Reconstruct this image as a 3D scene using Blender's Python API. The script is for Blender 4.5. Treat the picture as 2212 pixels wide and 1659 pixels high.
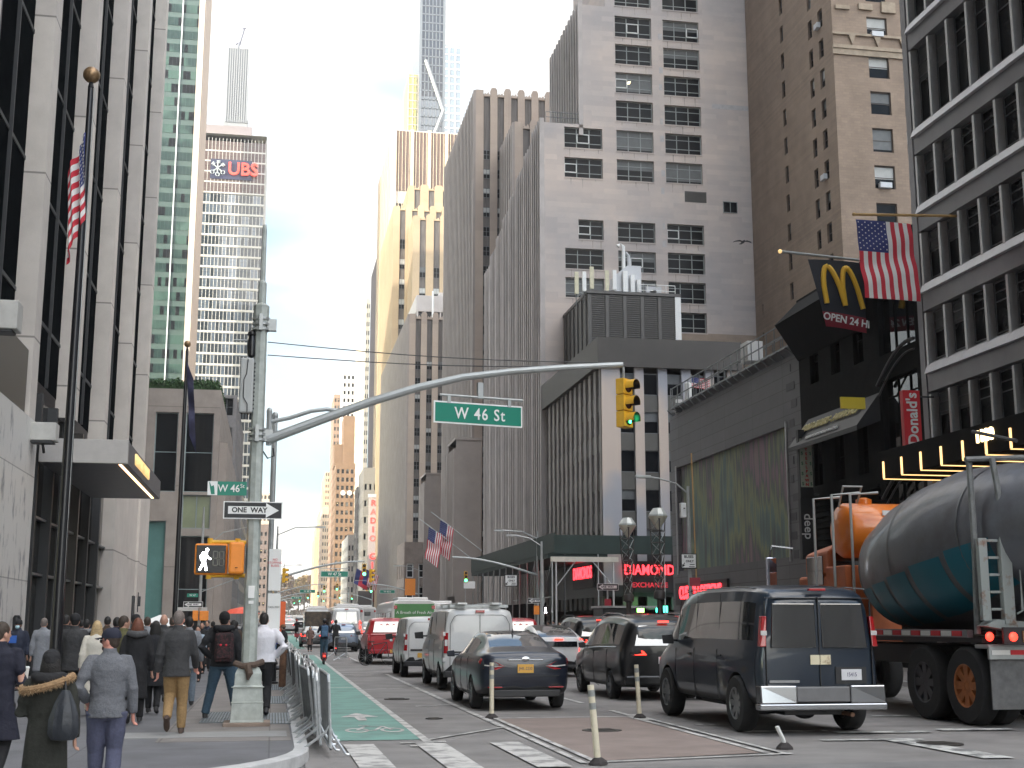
import bpy, bmesh, math, random
from mathutils import Vector, Matrix, noise as mnoise
R=math.radians; PI=math.pi
random.seed(46)
S=bpy.context.scene
for o in list(bpy.data.objects): bpy.data.objects.remove(o)
# ---------------- camera ----------------
CAMH=1.75
PITCH=math.atan(516.5/2790); YAWC=math.atan(516/math.hypot(2790,516.5))
cd=bpy.data.cameras.new('camera'); cam=bpy.data.objects.new('camera',cd); S.collection.objects.link(cam)
cam.location=(0,0,CAMH); cam.rotation_euler=(PI/2+PITCH,0,-YAWC)
cd.sensor_width=36; cd.lens=45.4; cd.clip_start=.1; cd.clip_end=6000
S.camera=cam
# ---------------- sky, sun, exposure ----------------
SUN_AZ=R(236); SUN_EL=R(15)          # azimuth clockwise from north (+y)
W=bpy.data.worlds.new('World'); S.world=W; W.use_nodes=True
nt=W.node_tree; nt.nodes.clear()
def wn(t,**k):
    n=nt.nodes.new(t)
    for a,b in k.items(): setattr(n,a,b)
    return n
sky=wn('ShaderNodeTexSky',sky_type='NISHITA',sun_disc=False,sun_elevation=SUN_EL,sun_rotation=SUN_AZ,altitude=20,air_density=1.0,dust_density=2.0,ozone_density=1.5)
tc=wn('ShaderNodeTexCoord'); mp=wn('ShaderNodeMapping'); mp.inputs['Scale'].default_value=(1,1,2.6); mp.inputs['Location'].default_value=(.7,.2,.1)
nz=wn('ShaderNodeTexNoise'); nz.inputs['Scale'].default_value=2.1; nz.inputs['Detail'].default_value=5; nz.inputs['Roughness'].default_value=.5; nz.inputs['Distortion'].default_value=.25
cr=wn('ShaderNodeValToRGB'); cr.color_ramp.elements[0].position=.41; cr.color_ramp.elements[1].position=.58
mx=wn('ShaderNodeMix',data_type='RGBA'); bg=wn('ShaderNodeBackground'); ow=wn('ShaderNodeOutputWorld')
L=nt.links.new
L(tc.outputs['Generated'],mp.inputs['Vector']); L(mp.outputs[0],nz.inputs['Vector']); L(nz.outputs['Fac'],cr.inputs[0])
L(cr.outputs[0],mx.inputs['Factor']); br_=wn('ShaderNodeVectorMath',operation='MULTIPLY'); br_.inputs[1].default_value=(1.6,2.1,2.25); L(sky.outputs[0],br_.inputs[0]); L(br_.outputs[0],mx.inputs['A']); mx.inputs['B'].default_value=(11.9,11.4,10.8,1)
L(mx.outputs['Result'],bg.inputs['Color']); L(bg.outputs[0],ow.inputs[0])
# sky strength raised overhead and towards the south-west sun, added fill for the street
dt=wn('ShaderNodeVectorMath',operation='DOT_PRODUCT'); dt.inputs[1].default_value=(-.35,-.62,.70); L(tc.outputs['Generated'],dt.inputs[0])
mr=wn('ShaderNodeMapRange',interpolation_type='SMOOTHSTEP'); mr.inputs['From Min'].default_value=-.1; mr.inputs['From Max'].default_value=.95; mr.inputs['To Min'].default_value=.042; mr.inputs['To Max'].default_value=.15
L(dt.outputs['Value'],mr.inputs['Value']); L(mr.outputs[0],bg.inputs['Strength'])
sd=bpy.data.lights.new('sun','SUN'); sd.energy=2.0; sd.angle=R(.5); sd.color=(1,.89,.76)
sun=bpy.data.objects.new('sun',sd); S.collection.objects.link(sun)
sv=Vector((math.sin(SUN_AZ)*math.cos(SUN_EL),math.cos(SUN_AZ)*math.cos(SUN_EL),math.sin(SUN_EL)))
sun.rotation_euler=sv.to_track_quat('Z','Y').to_euler()
S.view_settings.view_transform='Standard'; S.view_settings.look='None'; S.view_settings.exposure=1.85; S.view_settings.gamma=1
S.cycles.max_bounces=5; S.cycles.diffuse_bounces=3; S.cycles.glossy_bounces=3; S.cycles.transmission_bounces=2; S.cycles.caustics_reflective=False; S.cycles.caustics_refractive=False
# ---------------- picture point -> place in the street ----------------
def ray(u,v):
    r=u-1106; up=829.5-v
    fw=2790*math.cos(PITCH)-up*math.sin(PITCH); z=2790*math.sin(PITCH)+up*math.cos(PITCH)
    return r*math.cos(YAWC)+fw*math.sin(YAWC), -r*math.sin(YAWC)+fw*math.cos(YAWC), z
def P(u,v,x=None,y=None,z=None):
    a,b,c=ray(u,v); t=x/a if x is not None else y/b if y is not None else (z-CAMH)/c
    return Vector((a*t,b*t,CAMH+c*t))
def gz(y): return 0. if y<100 else (y-100)*.0085
XE=23.0; XL=-6.9
# ---------------- materials ----------------
MT={}
def mat(name,col,rough=.7,metal=0,var=.12,scale=3.,bump=0,bscale=None,bdist=.02,stretch=None,emit=0,spec=None,coat=0,col2=None,alpha=None,detail=6,ramp=(.3,.7)):
    if name in MT: return MT[name]
    m=bpy.data.materials.new(name); m.use_nodes=True; t=m.node_tree; b=t.nodes['Principled BSDF']; MT[name]=m
    b.inputs['Roughness'].default_value=rough; b.inputs['Metallic'].default_value=metal
    if spec is not None: b.inputs['Specular IOR Level'].default_value=spec
    if coat: b.inputs['Coat Weight'].default_value=coat; b.inputs['Coat Roughness'].default_value=.04
    c=tuple(col)+(1,); b.inputs['Base Color'].default_value=c
    if emit: b.inputs['Emission Color'].default_value=c; b.inputs['Emission Strength'].default_value=emit
    m.diffuse_color=c
    if var or bump or col2:
        tx=t.nodes.new('ShaderNodeTexCoord'); g=t.nodes.new('ShaderNodeNewGeometry')
        src=g.outputs['Position']
        if stretch:
            q=t.nodes.new('ShaderNodeMapping'); q.inputs['Scale'].default_value=stretch; t.links.new(src,q.inputs[0]); src=q.outputs[0]
        n=t.nodes.new('ShaderNodeTexNoise'); n.inputs['Scale'].default_value=scale; n.inputs['Detail'].default_value=detail; n.inputs['Roughness'].default_value=.62
        t.links.new(src,n.inputs['Vector'])
        r=t.nodes.new('ShaderNodeValToRGB'); r.color_ramp.elements[0].position=ramp[0]; r.color_ramp.elements[1].position=ramp[1]
        lo=tuple(max(0,x*(1-var)) for x in col) if not col2 else tuple(col2); hi=tuple(min(1,x*(1+var)) for x in col)
        r.color_ramp.elements[0].color=lo+(1,); r.color_ramp.elements[1].color=hi+(1,)
        t.links.new(n.outputs['Fac'],r.inputs[0]); t.links.new(r.outputs[0],b.inputs['Base Color'])
        if bump:
            n2=t.nodes.new('ShaderNodeTexNoise'); n2.inputs['Scale'].default_value=bscale or scale*4; n2.inputs['Detail'].default_value=4; t.links.new(src,n2.inputs['Vector'])
            bm=t.nodes.new('ShaderNodeBump'); bm.inputs['Strength'].default_value=bump; bm.inputs['Distance'].default_value=bdist
            t.links.new(n2.outputs['Fac'],bm.inputs['Height']); t.links.new(bm.outputs[0],b.inputs['Normal'])
    return m
def joints(m,sx,sy,mortar,dark=.55,axes='xz',offset=0):
    """panel or paving joints: lines of another tone laid over a material's colour"""
    t=m.node_tree; b=t.nodes['Principled BSDF']; g=t.nodes.new('ShaderNodeNewGeometry'); sp=t.nodes.new('ShaderNodeSeparateXYZ'); cb=t.nodes.new('ShaderNodeCombineXYZ')
    t.links.new(g.outputs['Position'],sp.inputs[0])
    def out(a):
        if len(a)==1: return sp.outputs[a.upper()]
        ad=t.nodes.new('ShaderNodeMath'); ad.operation='ADD'; t.links.new(sp.outputs[a[0].upper()],ad.inputs[0]); t.links.new(sp.outputs[a[1].upper()],ad.inputs[1]); return ad.outputs[0]
    ax=axes.split(',') if ',' in axes else list(axes)
    t.links.new(out(ax[0]),cb.inputs[0]); t.links.new(out(ax[1]),cb.inputs[1])
    br=t.nodes.new('ShaderNodeTexBrick'); br.offset=offset; br.inputs['Scale'].default_value=1; br.inputs['Brick Width'].default_value=sx; br.inputs['Row Height'].default_value=sy
    br.inputs['Mortar Size'].default_value=mortar; br.inputs['Mortar Smooth'].default_value=.3; br.inputs['Color1'].default_value=(1,1,1,1); br.inputs['Color2'].default_value=(.86,.86,.88,1); br.inputs['Mortar'].default_value=(dark,dark,dark,1)
    t.links.new(cb.outputs[0],br.inputs['Vector'])
    mm=t.nodes.new('ShaderNodeMix'); mm.data_type='RGBA'; mm.blend_type='MULTIPLY'; mm.inputs['Factor'].default_value=1
    lk=b.inputs['Base Color'].links
    if lk: t.links.new(lk[0].from_socket,mm.inputs['A'])
    else: mm.inputs['A'].default_value=b.inputs['Base Color'].default_value
    t.links.new(br.outputs['Color'],mm.inputs['B']); t.links.new(mm.outputs['Result'],b.inputs['Base Color'])
    return m
# ---------------- mesh collector ----------------
class MB:
    def __init__(s): s.v=[]; s.f=[]; s.mi=[]; s.mats=[]; s.M=None
    def k(s,m):
        if m not in s.mats: s.mats.append(m)
        return s.mats.index(m)
    def add(s,vs,fs,m):
        o=len(s.v); M=s.M
        s.v+= [tuple(M@Vector(p)) for p in vs] if M else [tuple(p) for p in vs]
        s.f+= [tuple(i+o for i in f) for f in fs]; s.mi+=[s.k(m)]*len(fs); return s
    def box(s,x0,x1,y0,y1,z0,z1,m):
        return s.add([(x0,y0,z0),(x1,y0,z0),(x1,y1,z0),(x0,y1,z0),(x0,y0,z1),(x1,y0,z1),(x1,y1,z1),(x0,y1,z1)],[(3,2,1,0),(4,5,6,7),(0,1,5,4),(1,2,6,5),(2,3,7,6),(3,0,4,7)],m)
    def quad(s,a,b,c,d,m): return s.add([a,b,c,d],[(0,1,2,3)],m)
    def poly(s,pts,m): return s.add(pts,[tuple(range(len(pts)))],m)
    def cyl(s,a,b,r0,m,r1=None,n=12,cap=True): return s.tube([a,b],[r0,r0 if r1 is None else r1],m,n,cap)
    def tube(s,pts,r,m,n=8,cap=True,sq=1.):
        pts=[Vector(p) for p in pts]; rs=r if isinstance(r,(list,tuple)) else [r]*len(pts); rings=[]; ref=None
        for i,p in enumerate(pts):
            t=(pts[min(i+1,len(pts)-1)]-pts[max(i-1,0)]).normalized()
            if ref is None: ref=Vector((0,0,1)) if abs(t.z)<.9 else Vector((1,0,0))
            a=t.cross(ref).normalized(); b=t.cross(a).normalized()
            if abs(t.z)>=.9: pass
            rings.append([p+(a*math.cos(2*PI*j/n)+b*math.sin(2*PI*j/n)*sq)*rs[i] for j in range(n)])
        return s.loft(rings,m,cap)
    def loft(s,rings,m,cap=True,closed=True):
        n=len(rings[0]); vs=[p for r in rings for p in r]; fs=[]
        for i in range(len(rings)-1):
            for j in range(n if closed else n-1):
                fs.append((i*n+j,i*n+(j+1)%n,(i+1)*n+(j+1)%n,(i+1)*n+j))
        if cap: fs.append(tuple(reversed(range(n)))); fs.append(tuple((len(rings)-1)*n+j for j in range(n)))
        return s.add(vs,fs,m)
    def lathe(s,prof,m,c=(0,0,0),n=20,cap=True):
        c=Vector(c); return s.loft([[c+Vector((r*math.cos(2*PI*j/n),r*math.sin(2*PI*j/n),z)) for j in range(n)] for r,z in prof],m,cap)
    def ell(s,c,rx,ry,rz,m,n=14,k=9,M=None):
        rings=[]; c=Vector(c)
        for i in range(k):
            t=-PI/2+PI*(i+.02)/(k-.96); rr=max(math.cos(t),.03)
            q=[Vector((rx*rr*math.cos(2*PI*j/n),ry*rr*math.sin(2*PI*j/n),rz*math.sin(t))) for j in range(n)]
            rings.append([c+(M@p if M else p) for p in q])
        return s.loft(rings,m)
    def prism(s,pts,d,m):
        """flat outline extruded by the vector d"""
        d=Vector(d); n=len(pts); a=[Vector(p) for p in pts]
        return s.add(a+[p+d for p in a],[tuple(reversed(range(n))),tuple(n+j for j in range(n))]+[(j,(j+1)%n,n+(j+1)%n,n+j) for j in range(n)],m)
    def mesh(s,name,smooth=False,off=None,sharp=35,norm=True):
        me=bpy.data.meshes.new(name); vs=s.v
        if off is not None: vs=[(a-off[0],b-off[1],c-off[2]) for a,b,c in vs]
        me.from_pydata(vs,[],s.f)
        for m in s.mats: me.materials.append(m)
        me.polygons.foreach_set('material_index',s.mi)
        if norm:
            b=bmesh.new(); b.from_mesh(me); bmesh.ops.recalc_face_normals(b,faces=b.faces); b.to_mesh(me); b.free()
        if smooth:
            me.polygons.foreach_set('use_smooth',[True]*len(me.polygons)); me.set_sharp_from_angle(angle=R(sharp))
        me.update(); return me
    def build(s,name,parent=None,smooth=False,world=False,label=None,bevel=0,sharp=35):
        off=parent.location if (world and parent) else None
        o=bpy.data.objects.new(name,s.mesh(name,smooth,off,sharp)); S.collection.objects.link(o); o.parent=parent
        if label: o['label']=label
        if bevel:
            md=o.modifiers.new('bevel','BEVEL'); md.width=bevel; md.segments=2; md.limit_method='ANGLE'; md.angle_limit=R(50)
        return o
def thing(name,label,cat,loc=(0,0,0),rz=0,group=None):
    o=bpy.data.objects.new(name,None); S.collection.objects.link(o); o.location=loc; o.rotation_euler=(0,0,rz); o.empty_display_size=.3
    return tag(o,label,cat,group)
def tag(o,label,cat,group=None,kind=None):
    if label: o['label']=label
    if cat: o['category']=cat
    if group: o['group']=group
    if kind: o['kind']=kind
    return o
def struct(mb,name,smooth=False):
    o=mb.build(name,smooth=smooth); o['kind']='structure'; return o
def kids(o): return [c for c in bpy.data.objects if c.parent==o]
def copytree(o,parent=None,**kw):
    c=o.copy(); S.collection.objects.link(c); c.parent=parent
    for ch in o.children: copytree(ch,c)
    for a,b in kw.items():
        if a=='loc': c.location=b
        elif a=='rz': c.rotation_euler=(0,0,b)
        elif a=='scale': c.scale=b
        else: c[a]=b
    return c
def rep(parent,name,meshes,mats4,lim=100,world=True):
    """many equal parts: the nearest ones as objects of their own, those past the limit as one"""
    off=Matrix.Translation(-parent.location) if (parent and world) else Matrix()
    cam0=Vector((0,0,CAMH)); rnd=random.Random(len(mats4)*7+len(name))
    it=sorted(mats4,key=lambda m:(m.translation-cam0).length)
    for m in it[:lim]:
        o=bpy.data.objects.new(name,rnd.choice(meshes)); S.collection.objects.link(o); o.parent=parent; o.matrix_local=off@m
    rest=it[lim:]
    if rest:
        vs=[];fs=[];mi=[];mats=[]
        dat=[]
        for me in meshes: dat.append(([v.co.copy() for v in me.vertices],[tuple(p.vertices) for p in me.polygons],[p.material_index for p in me.polygons],list(me.materials)))
        for m in rest:
            a,b,c,d=rnd.choice(dat); M=off@m; o=len(vs); vs+=[tuple(M@p) for p in a]; fs+=[tuple(i+o for i in f) for f in b]
            for q in d:
                if q not in mats: mats.append(q)
            mi+=[mats.index(d[i]) for i in c]
        me=bpy.data.meshes.new(name); me.from_pydata(vs,[],fs)
        for q in mats: me.materials.append(q)
        me.polygons.foreach_set('material_index',mi); me.update()
        o=bpy.data.objects.new(name+'_field',me); S.collection.objects.link(o); o.parent=parent; o['kind']='stuff'
FONT={}
def text(body,size,m,M,parent=None,name='lettering',ext=.004,align='CENTER',world=False,sx=1.,bold=0.,sp=1.):
    c=bpy.data.curves.new('t','FONT'); c.body=body; c.size=size; c.extrude=ext; c.align_x=align; c.align_y='CENTER'; c.space_character=sp; c.offset=bold; c.resolution_u=3
    o=bpy.data.objects.new('t',c); S.collection.objects.link(o); bpy.context.view_layer.update()
    me=bpy.data.meshes.new_from_object(o.evaluated_get(bpy.context.evaluated_depsgraph_get())); bpy.data.objects.remove(o); me.name=name
    me.materials.clear(); me.materials.append(m)
    me.transform(M@Matrix.Diagonal((sx,1,1,1)))
    if world and parent: me.transform(Matrix.Translation(-parent.location))
    ob=bpy.data.objects.new(name,me); S.collection.objects.link(ob); ob.parent=parent; return ob
def TX(x,y,z,rz=0,rx=90): return Matrix.Translation((x,y,z))@Matrix.Rotation(R(rz),4,'Z')@Matrix.Rotation(R(rx),4,'X')   # upright lettering, rz=0 read from the south
def evalmods(o,mods):
    """apply modifiers given as (type, dict) and return the finished mesh"""
    for t,kw in mods:
        md=o.modifiers.new(t,t)
        for a,b in kw.items(): setattr(md,a,b)
    dg=bpy.context.evaluated_depsgraph_get(); dg.update()
    me=bpy.data.meshes.new_from_object(o.evaluated_get(dg)); o.modifiers.clear(); old=o.data; o.data=me; me.name=old.name
    return me
# ================= materials of the place =================
asph=mat('asphalt',(.16,.158,.158),.85,var=.28,scale=.7,bump=.5,bscale=60,detail=10)
asph2=mat('avenue_concrete',(.225,.214,.208),.85,var=.3,scale=.55,bump=.4,bscale=60,detail=10)
crossing=mat('crossing_asphalt',(.185,.182,.182),.85,var=.22,scale=1.1,bump=.4,bscale=60,detail=10)
walk=joints(mat('sidewalk_slabs',(.15,.15,.158),.75,var=.22,scale=1.2,bump=.3,bscale=50,detail=10),2.4,3.0,.012,.6,'xy')
walk2=joints(mat('kerbside_slabs',(.235,.215,.20),.8,var=.16,scale=2,bump=.3,bscale=50,detail=10),1.5,1.5,.014,.6,'xy')
kerbm=mat('granite_kerb',(.50,.50,.50),.55,var=.2,scale=3,detail=10)
green=mat('green_lane_paint',(.15,.29,.25),.8,var=.2,scale=1.3,detail=12,col2=(.14,.225,.20),ramp=(.28,.6))
white=mat('road_paint',(.50,.49,.47),.7,var=.1,scale=2.6,detail=15,col2=(.25,.245,.24),ramp=(.40,.54))
worn=mat('worn_road_paint',(.52,.52,.50),.7,scale=3,detail=14,col2=(.17,.17,.17),ramp=(.42,.55))
tan=mat('tan_surface',(.25,.20,.18),.85,var=.15,scale=1.4,bump=.3,bscale=60,detail=12)
# ================= ground, road, pavements =================
YS=[-290,-40,0,20,60,100,160,260,400,600,900,1400,2290]
def sheet(mb,x0,x1,dz,m,ys=None):
    ys=ys or YS
    for a,b in zip(ys[:-1],ys[1:]): mb.quad((x0,a,gz(a)+dz),(x1,a,gz(a)+dz),(x1,b,gz(b)+dz),(x0,b,gz(b)+dz),m)
g=MB(); sheet(g,-870,870,-.02,asph); struct(g,'ground')
g=MB(); sheet(g,.45,17.7,-.005,asph2,[15.9,22.8,60,100,160,260,400,600,900,1200]); struct(g,'road')
g=MB(); g.box(-90,90,1.5,16.0,-.3,0.0,crossing); struct(g,'crossroad')
arc=[Vector((-3.0+3.5*math.cos(a),17.9+3.5*math.sin(a),0)) for a in [R(-90+q*7.5) for q in range(13)]]
def pave(name,pts,z,m,th=.4):
    mb=MB(); mb.prism([(x,y,z-th) for x,y in pts],(0,0,th),m); return struct(mb,name)
swp=[(p.x,p.y) for p in arc]+[(.5,75.2),(-30,75.2),(-30,14.4)]
pave('sidewalk',swp,.13,walk)
pave('sidewalk',[(17.7,17),(23.6,17),(23.6,73.6),(17.7,73.6)],.13,walk2)
for i,(a,b) in enumerate([(91,146),(164,225),(243,304),(322,384),(402,470)]):
    for x0,x1 in ((-30,.5),(17.7,30)):
        mb=MB(); mb.add([(x0,a,gz(a)+.13),(x1,a,gz(a)+.13),(x1,b,gz(b)+.13),(x0,b,gz(b)+.13),(x0,a,gz(a)-.2),(x1,a,gz(a)-.2),(x1,b,gz(b)-.2),(x0,b,gz(b)-.2)],[(0,1,2,3),(0,4,5,1),(1,5,6,2),(2,6,7,3),(3,7,4,0)],walk); struct(mb,'sidewalk')
# kerb: a granite edge stone with a slightly rounded nose along the corner and the avenue
mb=MB(); path=arc+[Vector((.5,y,0)) for y in (24,40,60,75)]
rings=[]
for i,p in enumerate(path):
    t=(path[min(i+1,len(path)-1)]-path[max(i-1,0)]).normalized(); n=Vector((t.y,-t.x,0))
    rings.append([p+n*a+Vector((0,0,b)) for a,b in ((-.17,-.1),(-.17,.137),(.0,.137),(.02,.12),(.03,-.1))])
mb.loft(rings,kerbm); struct(mb,'kerb')
mb=MB(); mb.box(17.5,17.7,17,73.6,-.1,.137,kerbm); struct(mb,'kerb')
# paler slabs beside the kerb, a tree-pit grating, pink slabs
mb=MB()
mb.box(-1.55,.30,19.0,75,.1,.134,walk2); struct(mb,'kerbside_paving')
mb=MB(); mb.prism([(-2.4,19.6,.1),(.25,19.6,.1),(.25,20.6,.1),(-2.2,20.6,.1)],(0,0,.040),mat('pale_slab',(.27,.27,.265),.8,var=.1)); struct(mb,'pale_paving_strip')
gr=mat('grating_steel',(.20,.23,.25),.45,metal=.6,var=.2,scale=9)
for x0,y0 in ((-1.15,22.4),(-.35,22.0),(-.30,27.5),(-.30,33.0)):
    mb=MB()
    for k in range(14): mb.box(x0+k*.05,x0+k*.05+.028,y0,y0+2.6,.128,.142,gr)
    for k in range(9): mb.box(x0,x0+.69,y0+k*.32,y0+k*.32+.03,.128,.146,gr)
    tag(mb.build('sidewalk_grating'),'steel ventilation grating let into the kerbside paving','grating','gratings in the pavement')
# green lane and the white markings
lp=MB()
def pband(mb,x0,x1,a,b,z,m):
    ys=[a]+[y for y in YS if a<y<b]+[b]
    for p,q in zip(ys[:-1],ys[1:]): mb.quad((x0,p,gz(p)+z),(x1,p,gz(p)+z),(x1,q,gz(q)+z),(x0,q,gz(q)+z),m)
gl=MB(); pband(gl,1.02,2.28,20.3,74,.004,green); pband(gl,.9,2.28,93,146,.004,green); pband(gl,.9,2.28,166,300,.004,green)
struct(gl,'green_bike_lane')
pband(lp,2.27,2.40,19.6,73,.008,white); pband(lp,2.27,2.40,93,300,.008,white)
pband(lp,3.86,3.98,22.6,46,.008,white); pband(lp,3.86,3.98,60,73,.008,white); pband(lp,3.8,3.92,93,140,.008,white)
for y in (58,49.5,47.5,45.8,44.4,35.5): lp.quad((2.42,y,.0085),(3.85,y+.6,.0085),(3.85,y+.72,.0085),(2.42,y+.12,.0085),white)
lp.quad((3.05,28.2,.008),(3.85,28.6,.008),(3.85,28.72,.008),(3.05,28.32,.008),white)
lp.quad((2.3,20.0,.012),(3.95,22.3,.012),(3.95,22.45,.012),(2.3,20.15,.012),white)
lp.quad((1.02,36.6,.009),(2.27,36.6,.009),(2.27,36.75,.009),(1.02,36.75,.009),white)
lp.quad((1.9,19.6,.012),(2.6,19.75,.012),(2.6,19.9,.012),(1.9,19.75,.012),white); lp.quad((2.0,19.1,.012),(2.55,19.2,.012),(2.55,19.4,.012),(2.0,19.3,.012),white)
for k in range(24): pband(lp,6.75,6.87,23.5+k*5.2,26.2+k*5.2,.008,white); pband(lp,10.6,10.72,25+k*5.2,27.8+k*5.2,.008,white) if k!=1 else None
for a in range(6): pband(lp,14.3,14.42,26+a*9,29+a*9,.008,white)
# double line round the tan corner patch
def strip(mb,pts,w,z,m):
    for p,q in zip(pts[:-1],pts[1:]):
        p=Vector((p[0],p[1],z)); q=Vector((q[0],q[1],z)); t=(q-p).normalized(); n=Vector((-t.y,t.x,0))*w/2
        mb.quad(p-n,q-n,q+n,p+n,m)
patch=[(4.18,16.75),(4.18,24.3),(6.62,24.3),(6.62,17.4)]
mb=MB(); mb.poly([(x,y,.006) for x,y in patch],tan); struct(mb,'tan_kerb_extension')
strip(lp,[(3.93,16.5),(3.93,24.9)],.09,.0125,white); strip(lp,[(4.12,16.6),(4.12,24.5)],.09,.0128,white)
strip(lp,[(4.15,24.42),(6.65,24.42)],.10,.0131,white); strip(lp,[(6.68,24.4),(6.68,17.3)],.10,.0134,white); strip(lp,[(6.9,24.9),(6.9,17.1)],.09,.0137,white)
strip(lp,[(4.0,16.55),(7.0,17.2)],.10,.0140,white)
struct(lp,'road_markings')
wp=MB()
for k,x in enumerate((1.1,2.15,3.25,9.2,11.6,14.2)):
    y1=19.55 if k<3 else 19.0
    wp.quad((x,16.1,.0145),(x+.44,16.1,.0145),(x+.40,y1,.0145),(x-.04,y1,.0145),white if k<3 else worn)
for (x,y,w,h) in ((7.6,20.6,1.4,.25),(9.0,20.1,1.6,.3),(10.9,20.3,1.3,.35),(7.3,22.2,.9,.12),(11.3,23.6,1.4,.2),(8.2,18.9,1.6,.22),(12.0,19.5,1.2,.2)): wp.quad((x,y,.0148),(x+w,y-.1,.0148),(x+w,y+h-.1,.0148),(x,y+h,.0148),worn)
struct(wp,'crosswalk_bars')
# bicycle symbol and arrow in the green lane
bk=MB()
def ring(c,r,w,m,mb):
    n=20; a=[(c[0]+r*math.cos(2*PI*j/n),c[1]+2.2*r*math.sin(2*PI*j/n),.0095) for j in range(n)]; b=[(c[0]+(r-w)*math.cos(2*PI*j/n),c[1]+2.2*(r-w)*math.sin(2*PI*j/n),.0095) for j in range(n)]
    for j in range(n): mb.quad(a[j],a[(j+1)%n],b[(j+1)%n],b[j],m)
ring((1.42,22.1),.2,.06,white,bk); ring((2.0,22.1),.2,.06,white,bk)
strip(bk,[(1.42,22.1),(1.6,22.9),(1.9,22.9),(1.7,22.0),(1.42,22.1)],.06,.0112,white); strip(bk,[(1.9,22.9),(2.0,22.1)],.06,.0116,white); strip(bk,[(1.5,23.1),(1.68,23.1)],.08,.012,white)
bk.poly([(1.30,25.2,.0095),(1.66,26.3,.0095),(2.02,25.2,.0095),(1.76,25.2,.0095),(1.74,24.3,.0095),(1.58,24.3,.0095),(1.56,25.2,.0095)],white)
struct(bk,'bike_lane_symbols')
pc=MB()
rr=random.Random(9)
for k in range(16):
    x=rr.uniform(1,16); y=rr.uniform(16,44); a=rr.uniform(-.4,.4); L_=rr.uniform(1.2,4)
    pts=[(x+L_*q/6+rr.uniform(-.06,.06),y+L_*q/6*math.tan(a)+rr.uniform(-.06,.06)) for q in range(7)]
    strip(pc,pts,.035,.0052,mat('tar_seam',(.03,.03,.03),.6,var=0))
struct(pc,'tar_seams')
for k,(x,y,r_) in enumerate(((5.4,21.4,.33),(2.9,31.0,.3),(9.7,18.2,.34),(3.0,24.6,.16))):
    q=MB(); q.lathe([(r_,.0),(r_,.014),(r_-.03,.016),(.02,.016)],mat('iron_cover',(.055,.05,.045),.6,metal=.5,var=.3,scale=30),(x,y,0),28)
    for j in range(7): q.box(x-r_*.6,x+r_*.6,y-r_*.6+j*r_*.2,y-r_*.6+j*r_*.2+.02,.014,.021,MT['iron_cover'])
    tag(q.build('manhole_cover'),['round iron manhole cover in the tan corner patch','round iron manhole cover in the grey lane beside the green lane','round iron manhole cover in the road before the dark van','small iron valve cover beside the crosswalk bars'][k],'manhole cover')
oil=mat('oil_stain',(.10,.095,.09),.6,scale=3,detail=12,col2=(.21,.20,.195),ramp=(.42,.6)); q=MB(); rr=random.Random(21)
for k in range(26):
    x,y=rr.choice((5.2,8.8,12.6))+rr.uniform(-.5,.5),rr.uniform(16.5,60); q.poly([(x+rr.uniform(.12,.3)*math.cos(a*PI/5),y+rr.uniform(.3,1.3)*math.sin(a*PI/5),.0022+k*.0001) for a in range(10)],oil)
struct(q,'oil_stains')
# ================= façade tools =================
def FR(kind,x,y): return Matrix.Translation((x,y,0))@Matrix.Rotation({'S':0,'W':-PI/2,'E':PI/2,'N':PI}[kind],4,'Z')
def wall_holes(mb,M,W,z0,z1,holes,t,m,rv=None):
    """a wall sheet with real openings and their reveals; local x along the wall, outward -y"""
    xs=sorted({0,W}|{round(h[0],3) for h in holes}|{round(h[1],3) for h in holes}); zs=sorted({z0,z1}|{round(h[2],3) for h in holes}|{round(h[3],3) for h in holes})
    mb.M=M; hs=[tuple(round(q,3) for q in h) for h in holes]
    for k in range(len(zs)-1):
        zc=(zs[k]+zs[k+1])/2; row=[h for h in hs if h[2]<zc<h[3]]; run=None
        for i in range(len(xs)-1):
            xc=(xs[i]+xs[i+1])/2; solid=not any(h[0]<xc<h[1] for h in row)
            if solid and run is None: run=xs[i]
            if run is not None and (not solid or i==len(xs)-2):
                e=xs[i+1] if solid else xs[i]
                mb.quad((run,0,zs[k]),(e,0,zs[k]),(e,0,zs[k+1]),(run,0,zs[k+1]),m); run=None
    for a,b,c,d in hs:
        q=rv or m
        mb.quad((a,0,c),(b,0,c),(b,t,c),(a,t,c),q); mb.quad((a,0,d),(b,0,d),(b,t,d),(a,t,d),q); mb.quad((a,0,c),(a,t,c),(a,t,d),(a,0,d),q); mb.quad((b,0,c),(b,t,c),(b,t,d),(b,0,d),q)
    mb.M=None
glass=mat('window_glass',(.008,.009,.011),.15,var=.25,scale=.6,spec=.08)
glassd=mat('dark_glass',(.012,.014,.016),.05,var=.2,scale=.5,spec=.7)
glassb=mat('blind_grey',(.12,.125,.125),.6,var=.15,scale=2)
glassw=mat('blind_white',(.42,.42,.40),.6,var=.1,scale=2)
litw=mat('lit_room',(1,.78,.42),.8,emit=1.1,var=0)
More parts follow.
